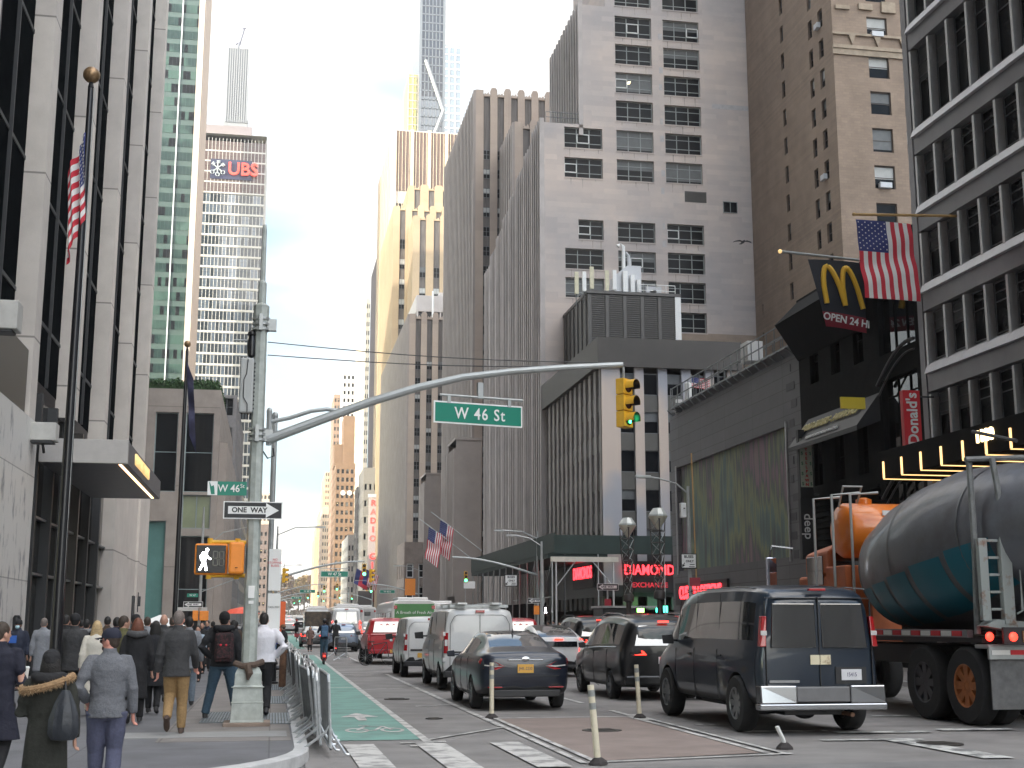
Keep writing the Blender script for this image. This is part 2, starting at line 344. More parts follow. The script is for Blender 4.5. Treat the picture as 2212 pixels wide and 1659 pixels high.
def win(w,h,nx=1,bars=(),fm=None,fr=.05,kind='dark',g=None,d=.05):
    mb=MB(); fm=fm or frm; g=g or glass
    mb.quad((0,0,0),(w,0,0),(w,0,h),(0,0,h),g)
    for x0,x1,z0,z1 in [(0,fr,0,h),(w-fr,w,0,h),(fr,w-fr,0,fr),(fr,w-fr,h-fr,h)]: mb.box(x0,x1,-d,-.004,z0,z1,fm)
    for i in range(1,nx): mb.box(w*i/nx-fr*.5,w*i/nx+fr*.5,-d*.9,-.004,fr,h-fr,fm)
    for b in bars: mb.box(fr,w-fr,-d*.8,-.006,h*b-fr*.4,h*b+fr*.4,fm)
    if kind=='half': mb.quad((fr,-.002,h*.55),(w-fr,-.002,h*.55),(w-fr,-.002,h-fr),(fr,-.002,h-fr),glassb)
    if kind=='blind': mb.quad((fr,-.002,fr+.1*h),(w-fr,-.002,fr+.1*h),(w-fr,-.002,h-fr),(fr,-.002,h-fr),glassb)
    if kind=='white': mb.quad((fr,-.002,h*.45),(w-fr,-.002,h*.45),(w-fr,-.002,h-fr),(fr,-.002,h-fr),glassw)
    if kind=='lit':
        mb.quad((w*.35,-.002,h*.62),(w*.6,-.002,h*.66),(w*.6,-.002,h*.78),(w*.35,-.002,h*.74),litw)
    return mb.mesh('window',norm=False)
frm=mat('window_frame',(.14,.145,.15),.5,var=.1)
frl=mat('window_frame_light',(.26,.28,.28),.5,var=.1)
def wset(w,h,nx,bars,fm=None,fr=.05,mix=('dark','dark','dark','dark','dark','half','dark','blind','lit'),g=None): return [win(w,h,nx,bars,fm,fr,k,g) for k in mix]
def grid_holes(W,n,ww,wh,z0,z1,fh,sill,mx=None,skip=None):
    mx=mx if mx is not None else (W/n-ww)/2; pitch=(W-2*mx-ww)/(n-1) if n>1 else 0; out=[]; z=z0+sill; r=0
    while z+wh<z1-.3:
        for i in range(n):
            if not skip or not skip(i,r): out.append((mx+i*pitch,mx+i*pitch+ww,z,z+wh))
        z+=fh; r+=1
    return out
def core(mb,x0,x1,y0,y1,z0,z1,m,side=None,faces='WENST'):
    """the remaining plain sides and the roof"""
    if 'S' in faces: mb.quad((x0,y0,z0),(x1,y0,z0),(x1,y0,z1),(x0,y0,z1),m)
    if 'N' in faces: mb.quad((x0,y1,z0),(x1,y1,z0),(x1,y1,z1),(x0,y1,z1),m)
    if 'W' in faces: mb.quad((x0,y0,z0),(x0,y1,z0),(x0,y1,z1),(x0,y0,z1),m)
    if 'E' in faces: mb.quad((x1,y0,z0),(x1,y1,z0),(x1,y1,z1),(x1,y0,z1),m)
    if 'T' in faces: mb.quad((x0,y0,z1),(x1,y0,z1),(x1,y1,z1),(x0,y1,z1),m)
def mass(p,mb,x0,x1,y0,y1,z0,z1,wm,faces,t=.3,extra='N',wins=None):
    """one block of a building; faces={'S':(n,ww,wh,fh,sill[,mx])}; returns window matrices"""
    done=''
    for k,a in faces.items():
        Wd=(x1-x0) if k in 'SN' else (y1-y0); M=FR(k,*{'S':(x0,y0),'W':(x0,y1),'E':(x1,y0),'N':(x1,y1)}[k])
        h=grid_holes(Wd,a[0],a[1],a[2],z0,z1,a[3],a[4],a[5] if len(a)>5 else None)
        wall_holes(mb,M,Wd,z0,z1,h,t,wm); done+=k
        if wins is not None: wins+=[(round(a[1],2),round(a[2],2),M@Matrix.Translation((q[0],t,q[2]))) for q in h]
    core(mb,x0,x1,y0,y1,z0,z1,wm,faces=''.join(c for c in 'WENST' if c not in done))
def put_wins(p,wins,mk):
    d={}
    for a,b,M in wins: d.setdefault((a,b),[]).append(M)
    lim=100//max(1,len(d))
    for (a,b),ms in d.items(): rep(p,'window',mk(a,b),ms,lim)
def ribs(p,mb,M,W,z0,z1,sp,fw,fd,fm,wm,fh,wh,winw,mk,skipw=.45,seed=1,tops=None,wlim=100,flim=100,base=1.2,every=False):
    """upright fins with dark window slots and spandrels between them"""
    n=int(round(W/sp)); sp=W/n; rnd=random.Random(seed)
    mb.M=M; mb.quad((0,0,z0),(W,0,z0),(W,0,z1),(0,0,z1),wm); mb.M=None
    f=MB(); f.box(-fw/2,fw/2,-fd,-.003,z0,z1+.4,fm)
    fins=[M@Matrix.Translation((min(max(i*sp,fw/2),W-fw/2),0,0)) for i in range(n+1)]
    rep(p,'pier',[f.mesh('pier')],fins,flim)
    wins=[]
    for i in range(n):
        z=z0+base
        while z+wh<z1-.5:
            if every or rnd.random()<skipw: wins.append(M@Matrix.Translation((i*sp+(sp-winw)/2,-.012,z)))
            z+=fh
    rep(p,'window',mk,wins,wlim)
# ================= west side of the avenue =================
lime=joints(mat('pier_limestone',(.60,.55,.50),.75,var=.10,scale=.8,bump=.15,bscale=30,detail=9),60,4.85,.035,.42,'xz')
marb=joints(mat('veined_marble',(.66,.64,.60),.45,scale=1.5,detail=14,col2=(.27,.27,.27),ramp=(.34,.46),stretch=(1,1.6,.7)),40,2.9,.02,.5,'xz')
strip_g=mat('bronze_glass',(.007,.008,.009),.7,var=.3,scale=.8,spec=0)
mull=mat('dark_mullion',(.035,.037,.04),.5,var=.1)
T=thing('office_tower','tall office tower with pale stone piers and narrow black glass strips, nearest on the left','building',(XL,30,0))
mb=MB(); core(mb,-46,XL-.62,20,75.0,8.6,170,mat('tower_rear_stone',(.30,.28,.27),.8),faces='NWST'); mb.build('wall',T,world=True)
py=[29.6+7.85*k for k in range(-1,6)]
for k,y in enumerate(py):
    z0=8.6 if k!=0 else 8.6; zb={2:6.4}.get(k,8.6)
    f=MB(); f.box(XL-.62,XL,y,y+.95,zb if k<6 else .13,170,lime); f.build('pier',T,world=True)
    if k<6:
        f=MB(); f.quad((XL-.60,y+.95,9.2),(XL-.60,y+7.85,9.2),(XL-.60,y+7.85,170),(XL-.60,y+.95,170),strip_g)
        z=11.
        while z<170: f.box(XL-.60,XL-.57,y+.95,y+7.85,z,z+.12,mull); z+=3.9
        f.build('glass_strip',T,world=True)
        for q in (2,4):
            f=MB(); yy=y+.95+6.9*q/6; f.box(XL-.60,XL-.50,yy-.04,yy+.04,9.2,170,mull); f.build('mullion',T,world=True)
f=MB(); f.box(XL-.55,XL+.10,26,38.35,.13,7.35,marb); f.build('marble_base',T,world=True)
# black soffit above the marble and boxes of the plaza lighting
f=MB(); f.box(XL-.5,XL-.02,24,36.9,7.4,9.2,mat('black_soffit',(.015,.015,.017),.3)); f.build('soffit',T,world=True)
# lobby glazing and stone end wall
lob=mat('lobby_glass',(.018,.017,.016),.06,var=.3,scale=1.5,spec=.35)
f=MB(); f.quad((XL-.5,38.35,.13),(XL-.5,58.2,.13),(XL-.5,58.2,8.6),(XL-.5,38.35,8.6),lob); f.build('lobby_glass',T,world=True)
for y in (40.6,43.4,46.4,49.2,52.0,55.0):
    f=MB(); f.box(XL-.5,XL-.2,y-.12,y+.12,.13,8.6,mull if y!=49.2 else mat('lobby_column',(.05,.045,.04),.3)); f.build('lobby_mullion',T,world=True)
for z in (3.2,4.9): 
    f=MB(); f.box(XL-.5,XL-.32,38.4,58.2,z,z+.07,mat('steel_rail',(.30,.32,.34),.35,metal=.8)); f.build('transom',T,world=True)
f=MB(); f.box(XL-.6,XL+.02,58.2,63.6,.13,8.6,lime); f.box(XL-.6,XL-.12,63.6,75.0,.13,8.6,lime); f.build('stone_end_wall',T,world=True)
f=MB(); f.box(XL-.12,XL-.04,68.0,69.4,1.5,3.1,mull); f.build('notice_case',T,world=True)
f=MB(); f.cyl((XL-.02,69.7,2.3),(XL-.02,69.7,3.3),.07,mull); f.lathe([(.1,0),(.1,.5)],mull,(XL+.05,69.7,2.6),10); f.build('wall_lamp',T,world=True,smooth=True)
# canopy with gilt letters and a warm light line
C_=thing('entrance_canopy','flat metal entrance canopy with gilt letters and a glowing light line','canopy',(XL,40.4,6.5))
cm=mat('canopy_metal',(.42,.40,.385),.45,metal=.35,var=.06); cg=mat('canopy_grey',(.17,.17,.18),.5,metal=.3,var=.08)
f=MB(); f.box(XL-.15,-4.48,40.2,40.42,6.48,7.2,cm); f.build('front_panel',C_,world=True,bevel=.01)
f=MB(); f.box(XL-.15,-4.5,40.42,51.9,6.50,7.18,cg); f.build('canopy_slab',C_,world=True)
f=MB(); f.box(-4.78,-4.70,40.6,51.5,6.485,6.497,mat('warm_light_line',(1,.62,.28),.5,emit=2.2,var=0)); f.build('light_line',C_,world=True)
gilt=mat('gilt_letters',(.92,.62,.26),.4,metal=.3,var=.1,emit=.25)
text('1185 AVENUE OF THE AMERICAS',.5,gilt,TX(-4.48,44.6,6.86,90),C_,'gilt_lettering',.03,world=True,sx=.62,bold=.006)
for (x,y,z,s) in ((XL+.45,30.2,8.6,.55),(XL+.35,37.6,7.0,.42)):
    b=thing('floodlight_box','pale square floodlight housing fixed to the marble base, '+('upper one by the frame edge' if s>.5 else 'lower one beside the flagpole'),'light',(x,y,z))
    q=MB(); q.box(-s,s,-.3,.3,-s*.6,s*.6,mat('housing_paint',(.5,.49,.46),.5)); q.build('housing',b,bevel=.02)
    q=MB(); q.box(-s*.8,s*.8,-.25,.25,-s*.6-.06,-s*.6,mull); q.tube([(0,.2,-s*.6),(0,.5,-s*.6-.25)],.04,mull); q.build('bracket',b)
# ---- low building with a roof hedge, across 47th street ----
lime2=joints(mat('warm_limestone',(.33,.285,.25),.8,var=.14,scale=1,bump=.12,bscale=25,detail=9),9,5.5,.03,.6,'x+yz'.replace('x+yz','xz'))
T=thing('low_stone_building','low stone building with black window bays and a clipped hedge along its roof','building',(-4.1,91,0))
X2=-4.1; mb=MB(); M=FR('S',-30,91); hol=[(30-11.2,30-8.3-.0,9.0,16.1),(30-8.9+.45,30-6.9,10.6,16.1),(30-6.45,30-4.5,10.6,16.1),(30-6.5,30-4.45,8.2,10.4),(30-6.55,30-4.4,.5,7.6),(30-9.6,30-7.25,.5,7.6)]
hol=[(21.55,23.1,10.6,16.1),(23.6,25.5,10.6,16.1),(23.6,25.5,8.1,10.4),(23.5,25.5,.4,7.6),(20.6,22.6,.4,8.6)]
wall_holes(mb,M,30+X2,0,17.75,hol,.35,lime2); core(mb,-30,X2,91,118,0,17.75,lime2,faces='NWET'); mb.build('wall',T,world=True)
dk=mat('black_bay_glass',(.010,.012,.014),.05,spec=.8,var=.3,scale=.5); ol=mat('olive_panel',(.20,.23,.13),.25,var=.2,scale=.8,spec=.6); tl=mat('teal_glass',(.13,.26,.24),.15,var=.2,scale=.4,spec=.6)
frt=mat('pale_teal_frame',(.22,.27,.27),.5)
for (h,m) in zip(hol,(dk,dk,ol,dk,tl)):
    w,hh=h[1]-h[0],h[3]-h[2]; nb={dk:(.5,),ol:(),tl:(.2,)}[m]
    me=win(w,hh,2 if m is ol else 1,nb,frt,.07,g=m); o=bpy.data.objects.new('window',me); S.collection.objects.link(o); o.parent=T; o.matrix_local=Matrix.Translation(-T.location)@M@Matrix.Translation((h[0],.3,h[2]))
f=MB(); f.box(-6.6,-4.42,90.96,91.2,2.55,2.8,mat('door_band',(.5,.48,.45),.5)); f.build('door_band',T,world=True)
for k in range(9):
    f=MB(); y=92.0+k*2.6; f.box(X2+.0,X2+.55,y,y+1.0,0,14.2,lime2); f.build('fin',T,world=True)
    f=MB(); f.quad((X2+.01,y+1.0,1),(X2+.01,y+2.6,1),(X2+.01,y+2.6,14),(X2+.01,y+1.0,14),glassd); f.build('window',T,world=True)
# hedge on the roof
def leaves(mb,c,r,n,s,m,rnd):
    for _ in range(n):
        d=Vector((rnd.gauss(0,1),rnd.gauss(0,1),rnd.gauss(0,1))).normalized()*rnd.uniform(.45,1)
        p=Vector((c[0]+d.x*r[0],c[1]+d.y*r[1],c[2]+d.z*r[2])); a=Vector((rnd.uniform(-1,1),rnd.uniform(-1,1),rnd.uniform(-1,1))).normalized()*s*rnd.uniform(.6,1.3); b=a.cross(Vector((rnd.uniform(-1,1),rnd.uniform(-1,1),rnd.uniform(-1,1)))).normalized()*s*.6
        mb.add([p-a,p+b,p+a,p-b],[(0,1,2,3)],rnd.choice(m))
hl=[mat('hedge_leaf',(.03,.07,.022),.7,var=.3),mat('hedge_leaf_light',(.055,.11,.035),.7,var=.3)]
rnd=random.Random(3); mb=MB()
for k in range(46): leaves(mb,(-14+k*.21,91.5,18.15+rnd.uniform(-.08,.1)),(.4,.5,.42),95,.09,hl,rnd)
for k in range(12): leaves(mb,(-4.45,91.6+k*.8,18.1+rnd.uniform(-.1,.1)),(.4,.6,.42),95,.09,hl,rnd)
mb.box(-14.2,-4.3,91.25,91.75,17.7,18.2,hl[0])
tag(mb.build('roof_hedge'),'clipped dark green hedge along the roof edge of the low stone building','hedge')
# ---- green glass tower ----
gg=mat('sea_green_glass',(.042,.075,.062),.15,var=.3,scale=.05,spec=.2,detail=3,col2=(.02,.04,.036),ramp=(.44,.52)); gg2=mat('green_spandrel',(.05,.08,.068),.35,var=.15,scale=.3)
fl=mat('green_tower_stone',(.52,.43,.36),.7,var=.08,scale=.5)
T=thing('glass_tower','tall sea green glass tower with a pale ribbed stone flank','building',(-23.9,330,0))
mb=MB(); core(mb,-60,-23.9,330,356,0,215,gg2,faces='WNST'); mb.quad((-23.9,330,0),(-23.9,356,0),(-23.9,356,215),(-23.9,330,215),fl); mb.build('wall',T,world=True)
wm=[]
for fz in range(12,55):
    for i in range(17): wm.append(Matrix.Translation((-24.2-(i+1)*.95,329.9,fz*3.75)))
def gw(m):
    q=MB(); q.box(0,.9,0,.06,0,2.3,m); return q.mesh('window')
rep(T,'window',[gw(gg),gw(gg),gw(glass),gw(gg)],wm)
for x in (-34.2,-29.0):
    f=MB(); f.box(x,x+.28,329.5,329.9,0,215,mat('white_mullion',(.6,.62,.62),.4)); f.build('white_mullion',T,world=True)
for k in range(7):
    f=MB(); f.box(-23.9,-23.1,330+k*3.9,330+k*3.9+1.9,0,215,fl); f.build('fin',T,world=True)
f=MB(); f.box(-24.6,-23.1,329.2,330.5,0,215,fl); f.build('corner_pier',T,world=True)
# ---- bank tower with white window bands ----
wb=mat('white_band',(.60,.58,.55),.6,var=.06,scale=.3); ub=mat('bank_glass',(.03,.042,.055),.05,spec=.6,var=.2,scale=.1); ubr=mat('brown_panel',(.13,.09,.085),.4,var=.2,scale=.2)
T=thing('bank_tower','tall bank tower with white bands, gridded windows and a red rooftop name','building',(-6.8,387,0))
mb=MB(); core(mb,-46,-6.8,387,420,0,150,wb,faces='WNET'); mb.box(-46,-11.5,389,410,150,153.5,mat('plant_room_pink',(.30,.26,.27),.7)); mb.build('wall',T,world=True)
fh=3.34; wm=[]; n=28
for fz in range(46):
    z=1.0+fz*fh
    if z>147: break
    tall=z>128
    f=MB(); f.box(-46,-6.8,386.88,387.0,z-.62 if not tall else z-.45,z,wb); f.build('band',T,world=True)
    for i in range(n if fz>12 else 16):
        wm.append((tall,Matrix.Translation((-8.0-i*1.08,386.95,z))))
def bw(m,h): 
    q=MB(); q.quad((0,0,0),(.92,0,0),(.92,0,h),(0,0,h),m); q.quad((0,.0-.002,h*.5),(.92,-.002,h*.5),(.92,-.002,h*.53),(0,-.002,h*.53),mull); return q.mesh('window',norm=False)
rep(T,'window',[bw(ubr,2.9)],[m for t,m in wm if t],40); rep(T,'window',[bw(ub,2.58),bw(ub,2.58),bw(mat('bank_glass_light',(.10,.13,.17),.05,spec=.8),2.58)],[m for t,m in wm if not t],60)
for i in range(30):
    f=MB(); f.box(-8.0-i*1.08+.92,-8.0-i*1.08+1.08,386.86,386.99,0,148.5,wb); f.build('mullion',T,world=True)
bl=mat('blue_backing',(.05,.055,.11),.4,var=.1); f=MB(); f.box(-23.4,-11.0,386.6,386.7,135.3,141.6,bl); f.build('sign_backing',T,world=True)
red=mat('bank_red',(.85,.10,.07),.4,emit=.35,var=0)
text('UBS',5.6,red,Matrix.Translation((-13.6,386.1,138.4))@Matrix.Rotation(R(90),4,'X'),T,'name_letters',.3,world=True,bold=.1,sx=.95)
km=mat('emblem_grey',(.50,.55,.56),.4,var=0); f=MB(); c=Vector((0,0,0)); f.M=Matrix.Translation((-21.2,386.2,138.6))@Matrix.Scale(.68,4)
for a in (-50,0,50):
    d=Vector((math.sin(R(a)),0,math.cos(R(a)))); e=Vector((d.z,0,-d.x))
    f.tube([c-d*2.6,c+d*3.4],.28,km,6)
    for s in (2.4,3.2): f.tube([c+d*s,c+d*s+e*1.0],.3,km,6); f.tube([c+d*s,c+d*s-e*.6],.25,km,6)
    q=c-d*3.0; f.tube([q+Vector((.85*math.cos(t*PI/6),0,.85*math.sin(t*PI/6))) for t in range(13)],.22,km,6,cap=False)
f.build('key_emblem',T,world=True)
# ---- slender white tower under a crane ----
T=thing('slender_white_tower','very slender white tower under construction with a ribbed cage top','building',(-34,830,0))
ww_=mat('white_terracotta',(.20,.205,.22),.7,var=.1); mb=MB(); mb.box(-43.0,-27.5,830,850,0,330,ww_); mb.build('shaft',T,world=True)
mb=MB(); mb.box(-41.5,-28.5,831,845,330,381,mat('cage_glass',(.06,.07,.09),.3)); mb.build('glass_core',T,world=True)
for k in range(11):
    f=MB(); x=-42.2+k*1.46; f.box(x,x+.75,829,830.6,328,382,ww_); f.build('cage_rib',T,world=True)
for k in range(5):
    f=MB(); f.box(-39.5+k*2.4,-38.6+k*2.4,829.7,830.1,312-(k%3)*5,316-(k%3)*5,mat('opening_brown',(.25,.2,.19),.7)); f.build('opening',T,world=True)
cr_=mat('crane_steel',(.07,.075,.11),.5,var=0); f=MB(); f.tube([(-35.5,832,381),(-34.8,832,386)],1.0,cr_,6); f.tube([(-34.8,832,384),(-32.0,832,396)],.6,cr_,5); f.tube([(-33.6,832,395.6),(-31.0,832,396.4)],.5,cr_,5); f.tube([(-34.8,832,386),(-37.5,832,384)],.6,cr_,5)
tag(f.build('tower_crane'),'small dark crane standing on top of the slender white tower','crane')
# ---- far dark apartment block low beside the poles, and the row behind it ----
def simple(label,x0,x1,y0,y1,z1,wm,faces,wk,name='office_building',top=None,group=None,cat='building'):
    T=thing(name,label,cat,((x0+x1)/2,y0,0),group=group); mb=MB(); wl=[]
    mass(T,mb,x0,x1,y0,y1,0,z1,wm,faces,.35,wins=wl); mb.build('wall',T,world=True); put_wins(T,wl,wk); return T
stdk=lambda a,b: wset(a,b,2,(.5,),frm,.07)
simple('far dark brick block with a few lit windows beyond the street poles',-16,-1.6,520,560,40,mat('far_dark_brick',(.16,.12,.11),.8),{'S':(9,.9,1.5,3.4,1.5),'E':(12,.9,1.5,3.4,1.5)},lambda a,b: wset(a,b,1,(.5,),frm,.08,('dark','dark','lit','half')))
simple('far pale tower block low behind the street poles on the left',-22,-1.2,620,660,62,mat('far_buff_stone',(.5,.40,.32),.8),{'S':(12,1.0,1.7,3.4,1.5),'E':(10,1.0,1.7,3.4,1.5)},stdk)
T=simple('plain grey office block on the left behind the low stone building',-30,-5.4,164,200,30,mat('grey_precast',(.22,.21,.21),.8),{'S':(10,1.6,2.2,3.7,1.5),'E':(12,1.8,2.2,3.7,1.5)},stdk)
simple('glass-fronted office block further up on the left of the avenue',-30,-6.5,243,300,26,mat('blue_grey_metal',(.16,.18,.2),.5),{'S':(10,1.6,2.2,3.7,1.5),'E':(16,2.2,2.6,3.9,1.5)},stdk)
# unseen blocks, added to shade the street; the south-east one shapes van window reflections
sh=mat('shade_block_stone',(.30,.27,.25),.8,var=.1,scale=.3)
for (lab,x0,x1,y0,y1,z) in (('unseen tall slab behind the photographer on the west side, added for shade',-120,-8,-75,0,190),('unseen broad tower further south-west of the crossing, added for shade',-200,-8,-260,-95,210),('unseen block south-east behind the photographer, added to shape van window reflections',53,150,-96,-74,58),('unseen tower west of the marble-pier tower, added for shade',-190,-60,20,75,200),('unseen tower on the west side of the next block, added for shade',-190,-34,96,146,130)):
    simple(lab,x0,x1,y0,y1,z,sh,{'N':(24,2.2,2.4,6.5,1.5)} if y0<0 else {'S':(14,2.2,2.4,6.5,1.5)},lambda a,b:[win(a,b,1,(),frm,.1,g=glass)],'unseen_light_blocker')
# ================= east side of the avenue =================
MW=lambda y: FR('W',XE,y)
# ---- grey metal office building, nearest right ----
zinc=mat('zinc_panel',(.27,.265,.28),.45,metal=.25,var=.1,scale=1.2,bump=.06,bscale=14); sillm=mat('pale_metal_sill',(.66,.66,.69),.4,metal=.1,var=.08,scale=2); finm=mat('pale_metal_fin',(.52,.52,.52),.35,metal=.4,var=.12,scale=2)
T=thing('grey_office_building','grey metal office building with banded windows and pale fins, nearest on the right','building',(XE,42.4,0))
sills=[7.81,10.89,13.88,16.89,19.87,24.03,27.2,30.4,33.6,36.8]; mb=MB(); M=MW(42.4); mb.M=M
mb.quad((0,.35,7.6),(32,.35,7.6),(32,.35,40),(0,.35,40),mull); prev=None
for a,b in zip(sills[:-1],sills[1:]): mb.box(-.06,32,-.02,.34,b-.95,b-.31,zinc)
mb.box(-.06,32,-.02,.34,7.0,7.78,zinc); mb.box(-.42,-.07,-.05,.4,0,40,zinc); mb.M=None
core(mb,XE+.36,60,10.3,42.4,0,40,zinc,faces='SNET'); mb.build('wall',T,world=True)
def wedge(h):
    q=MB(); q.prism([(-.025,.3,.10),(.025,.3,.10),(.065,-.05,.0),(-.065,-.05,.0)],(0,0,h-.1),finm); return q.mesh('fin')
fp=1.345; 
for a,b in zip(sills[:-1],sills[1:]):
    f=MB(); f.M=M; f.prism([(0,-.16,a-.30),(0,.30,a-.30),(0,.30,a+.22),(0,-.03,a+.03)],(32,0,0),sillm); f.build('sill',T,world=True)
    h=(b-.95)-(a); me=wedge(h); w=[win(fp-.16,h-.28,1,(.8,.62),frm,.045,k) for k in ('dark','dark','half','dark')]
    rep(T,'fin',[me],[M@Matrix.Translation((.12+i*fp,0,a)) for i in range(10)]); rep(T,'window',w,[M@Matrix.Translation((.2+i*fp,.28,a+.23)) for i in range(10)])
# entrance canopy with gold light lines
C_=thing('black_canopy','black entrance canopy with gold L-shaped light lines and the number 1180','canopy',(21,42.3,6.6))
blk=mat('black_metal',(.009,.009,.010),.75,spec=.08,var=.1); gold=mat('gold_light_line',(1,.60,.24),.5,emit=.65,var=0)
f=MB(); f.box(21,23.4,24,42.6,6.75,7.72,blk); f.build('fascia',C_,world=True,bevel=.02)
for k in range(7):
    y=42.2-k*1.35; f=MB(); f.box(20.955,20.995,y-.04,y+.04,6.76,7.35,gold); f.box(20.96,25,y-.03,y+.03,6.72,6.745,gold); f.build('light_line',C_,world=True)
text('1180',.52,mat('lit_numerals',(1,.75,.38),.5,emit=1.5,var=0),TX(20.97,35.5,7.32,-90),C_,'numerals',.03,world=True,bold=.012)
f=MB(); f.quad((23.3,10,0),(23.3,42.4,0),(23.3,42.4,6.9),(23.3,10,6.9),lob)
for k in range(20): f.box(23.15,23.3,12+k*1.6,12.08+k*1.6,0,6.9,mull)
f.build('shopfront_glass',T,world=True)
# ---- black restaurant front and black brick building ----
bb=mat('black_brick',(.013,.0135,.014),.85,var=.3,scale=2,spec=.12,bump=.3,bscale=25); bp=mat('black_panel',(.010,.0105,.0115),.8,var=.25,scale=1,spec=.1)
T=thing('black_restaurant','black glass-fronted restaurant building with curved arches, beside the grey office building','building',(XE,42.85,0))
mb=MB(); M=MW(46.4); hol=[(.3,3.2,3.6,7.0),(.3,3.2,8.3,11.0),(.3,3.2,12.0,15.0)]
wall_holes(mb,M,3.5,0,16.4,hol,.3,bp); core(mb,XE,44,42.86,46.4,0,16.4,bp,faces='SNET'); mb.build('wall',T,world=True)
for h in hol:
    me=win(2.9,h[3]-h[2],3,(.75,),blk,.06,g=dk); o=bpy.data.objects.new('window',me); S.collection.objects.link(o); o.parent=T; o.matrix_local=Matrix.Translation(-T.location)@M@Matrix.Translation((h[0],.25,h[2]))
for z0 in (6.2,10.6):
    f=MB(); f.tube([(XE-.12,46.2-3.1*q/10,z0+1.5*math.sin(PI*(.05+.5*q/10))) for q in range(11)],.07,mat('arch_metal',(.07,.07,.075),.35,metal=.5)); f.tube([(XE-.12,46.1-3.0*q/10,z0-.4+1.5*math.sin(PI*(.05+.5*q/10))) for q in range(11)],.04,MT['arch_metal']); f.build('arch',T,world=True,smooth=True)
T2=thing('black_brick_building','narrow black brick building with tall slit windows and a slanted cornice','building',(XE,46.4,0))
mb=MB(); M=MW(54.0); hol=[]
for i in range(3):
    for z0,z1 in ((7.6,9.6),(12.1,14.1)): hol.append((1.2+i*2.2,2.1+i*2.2,z0,z1))
wall_holes(mb,M,7.6,4.6,16.2,hol,.3,bb); core(mb,XE,44,46.4,54,0,16.2,bb,faces='SNET')
mb.M=M; mb.box(0,.4,0,.3,0,4.6,bb); mb.box(7.2,7.6,0,.3,0,4.6,bb); mb.M=None; mb.build('wall',T2,world=True)
f=MB(); f.prism([(XE+.2,53.98,13.4),(XE-.05,53.98,13.4),(XE-1.1,53.98,15.0),(XE+.2,53.98,16.3)],(0,-6.5,0),bp); f.build('cornice',T2,world=True)
for h in hol:
    me=win(.9,2.0,1,(.5,),blk,.05,g=dk); o=bpy.data.objects.new('window',me); S.collection.objects.link(o); o.parent=T2; o.matrix_local=Matrix.Translation(-T2.location)@M@Matrix.Translation((h[0],.25,h[2]))
f=MB(); f.M=M
for k in range(9): f.box(0,7.4,-.10,-.02,5.0+k*.24,5.14+k*.24,blk)
f.M=None; f.build('louvre_band',T2,world=True)
f=MB(); f.quad((XE+.25,46.8,.1),(XE+.25,53.6,.1),(XE+.25,53.6,4.6),(XE+.25,46.8,4.6),lob); f.M=M
for k in range(5): f.box(.4+k*1.7,.5+k*1.7,.1,.24,0,4.6,mull)
f.M=None; f.build('shopfront_glass',T2,world=True)
def blade(name,label,x0,x1,y,z0,z1,col,cat='sign'):
    t=thing(name,label,cat,((x0+x1)/2,y,z0)); f=MB(); f.box(x0,x1,y-.12,y+.12,z0,z1,col); f.build('board',t,world=True,bevel=.01)
    f=MB(); f.tube([(x1,y,z1-.2),(XE,y,z1-.2)],.03,mull); f.tube([(x1,y,z0+.2),(XE,y,z0+.2)],.03,mull); f.build('bracket',t,world=True); return t
wh=mat('sign_white',(.78,.78,.76),.5,var=0); rd=mat('sign_red',(.62,.02,.03),.45,var=.05); bk_=mat('sign_black',(.02,.02,.022),.5,var=0); gn=mat('street_sign_green',(.0,.20,.13),.4,var=.04); yl=mat('arch_yellow',(.85,.50,.04),.5,var=0)
t=blade('red_blade_sign','red vertical blade sign with white rotated lettering beside the grey office building',21.75,22.4,42.1,7.5,9.9,rd)
text("McDonald's",.56,wh,TX(22.075,41.95,8.55,0)@Matrix.Rotation(R(90),4,'Z'),t,'lettering',.01,world=True,bold=.012,sx=.95)
t=blade('pawn_blade_sign','narrow white blade sign with dollar marks and stacked red letters on the black brick building',22.1,22.72,52.4,7.0,10.0,bk_)
f=MB(); f.box(22.14,22.68,52.25,52.29,7.5,9.6,mat('pawn_panel',(.55,.60,.50),.5,var=.05)); f.build('panel',t,world=True)
for i,c in enumerate('BUYSELLPAWN'): text(c,.18,rd,TX(22.41,52.24,9.5-i*.19),t,'letter',.006,world=True,bold=.006)
gd=mat('dollar_green',(.03,.2,.09),.5,var=0)
for i in range(5):
    text('$',.20,gd,TX(22.22,52.24,9.4-i*.44),t,'dollar_mark',.006,world=True); text('$',.20,gd,TX(22.6,52.24,9.4-i*.44),t,'dollar_mark',.006,world=True)
t=blade('black_blade_sign','black vertical blade sign reading deep in white rotated letters',22.0,22.62,52.2,4.4,7.0,bk_)
text('deep',.56,wh,TX(22.3,52.05,5.8,0)@Matrix.Rotation(R(-90),4,'Z'),t,'lettering',.01,world=True,bold=.004)
aw=thing('pawnshop_awning','long slanting black awning sign with gold and white lettering on the black brick building','awning',(22.2,49.5,9.3))
f=MB(); f.prism([(XE,53.2,10.6),(XE,53.2,9.5),(22.0,53.2,9.1),(22.0,53.2,9.3)],(0,-6.9,0),bk_); f.build('awning_body',aw,world=True)
g2=mat('awning_gold',(.70,.60,.25),.5,var=.1); nrm=math.degrees(math.atan2(1.3,1.0))
text('GOLD BUYERS - PAWN SHOP',.60,g2,Matrix.Translation((22.50,49.9,10.08))@Matrix.Rotation(R(-90),4,'Z')@Matrix.Rotation(R(nrm),4,'X'),aw,'gold_lettering',.02,world=True,sx=.72,bold=.01)
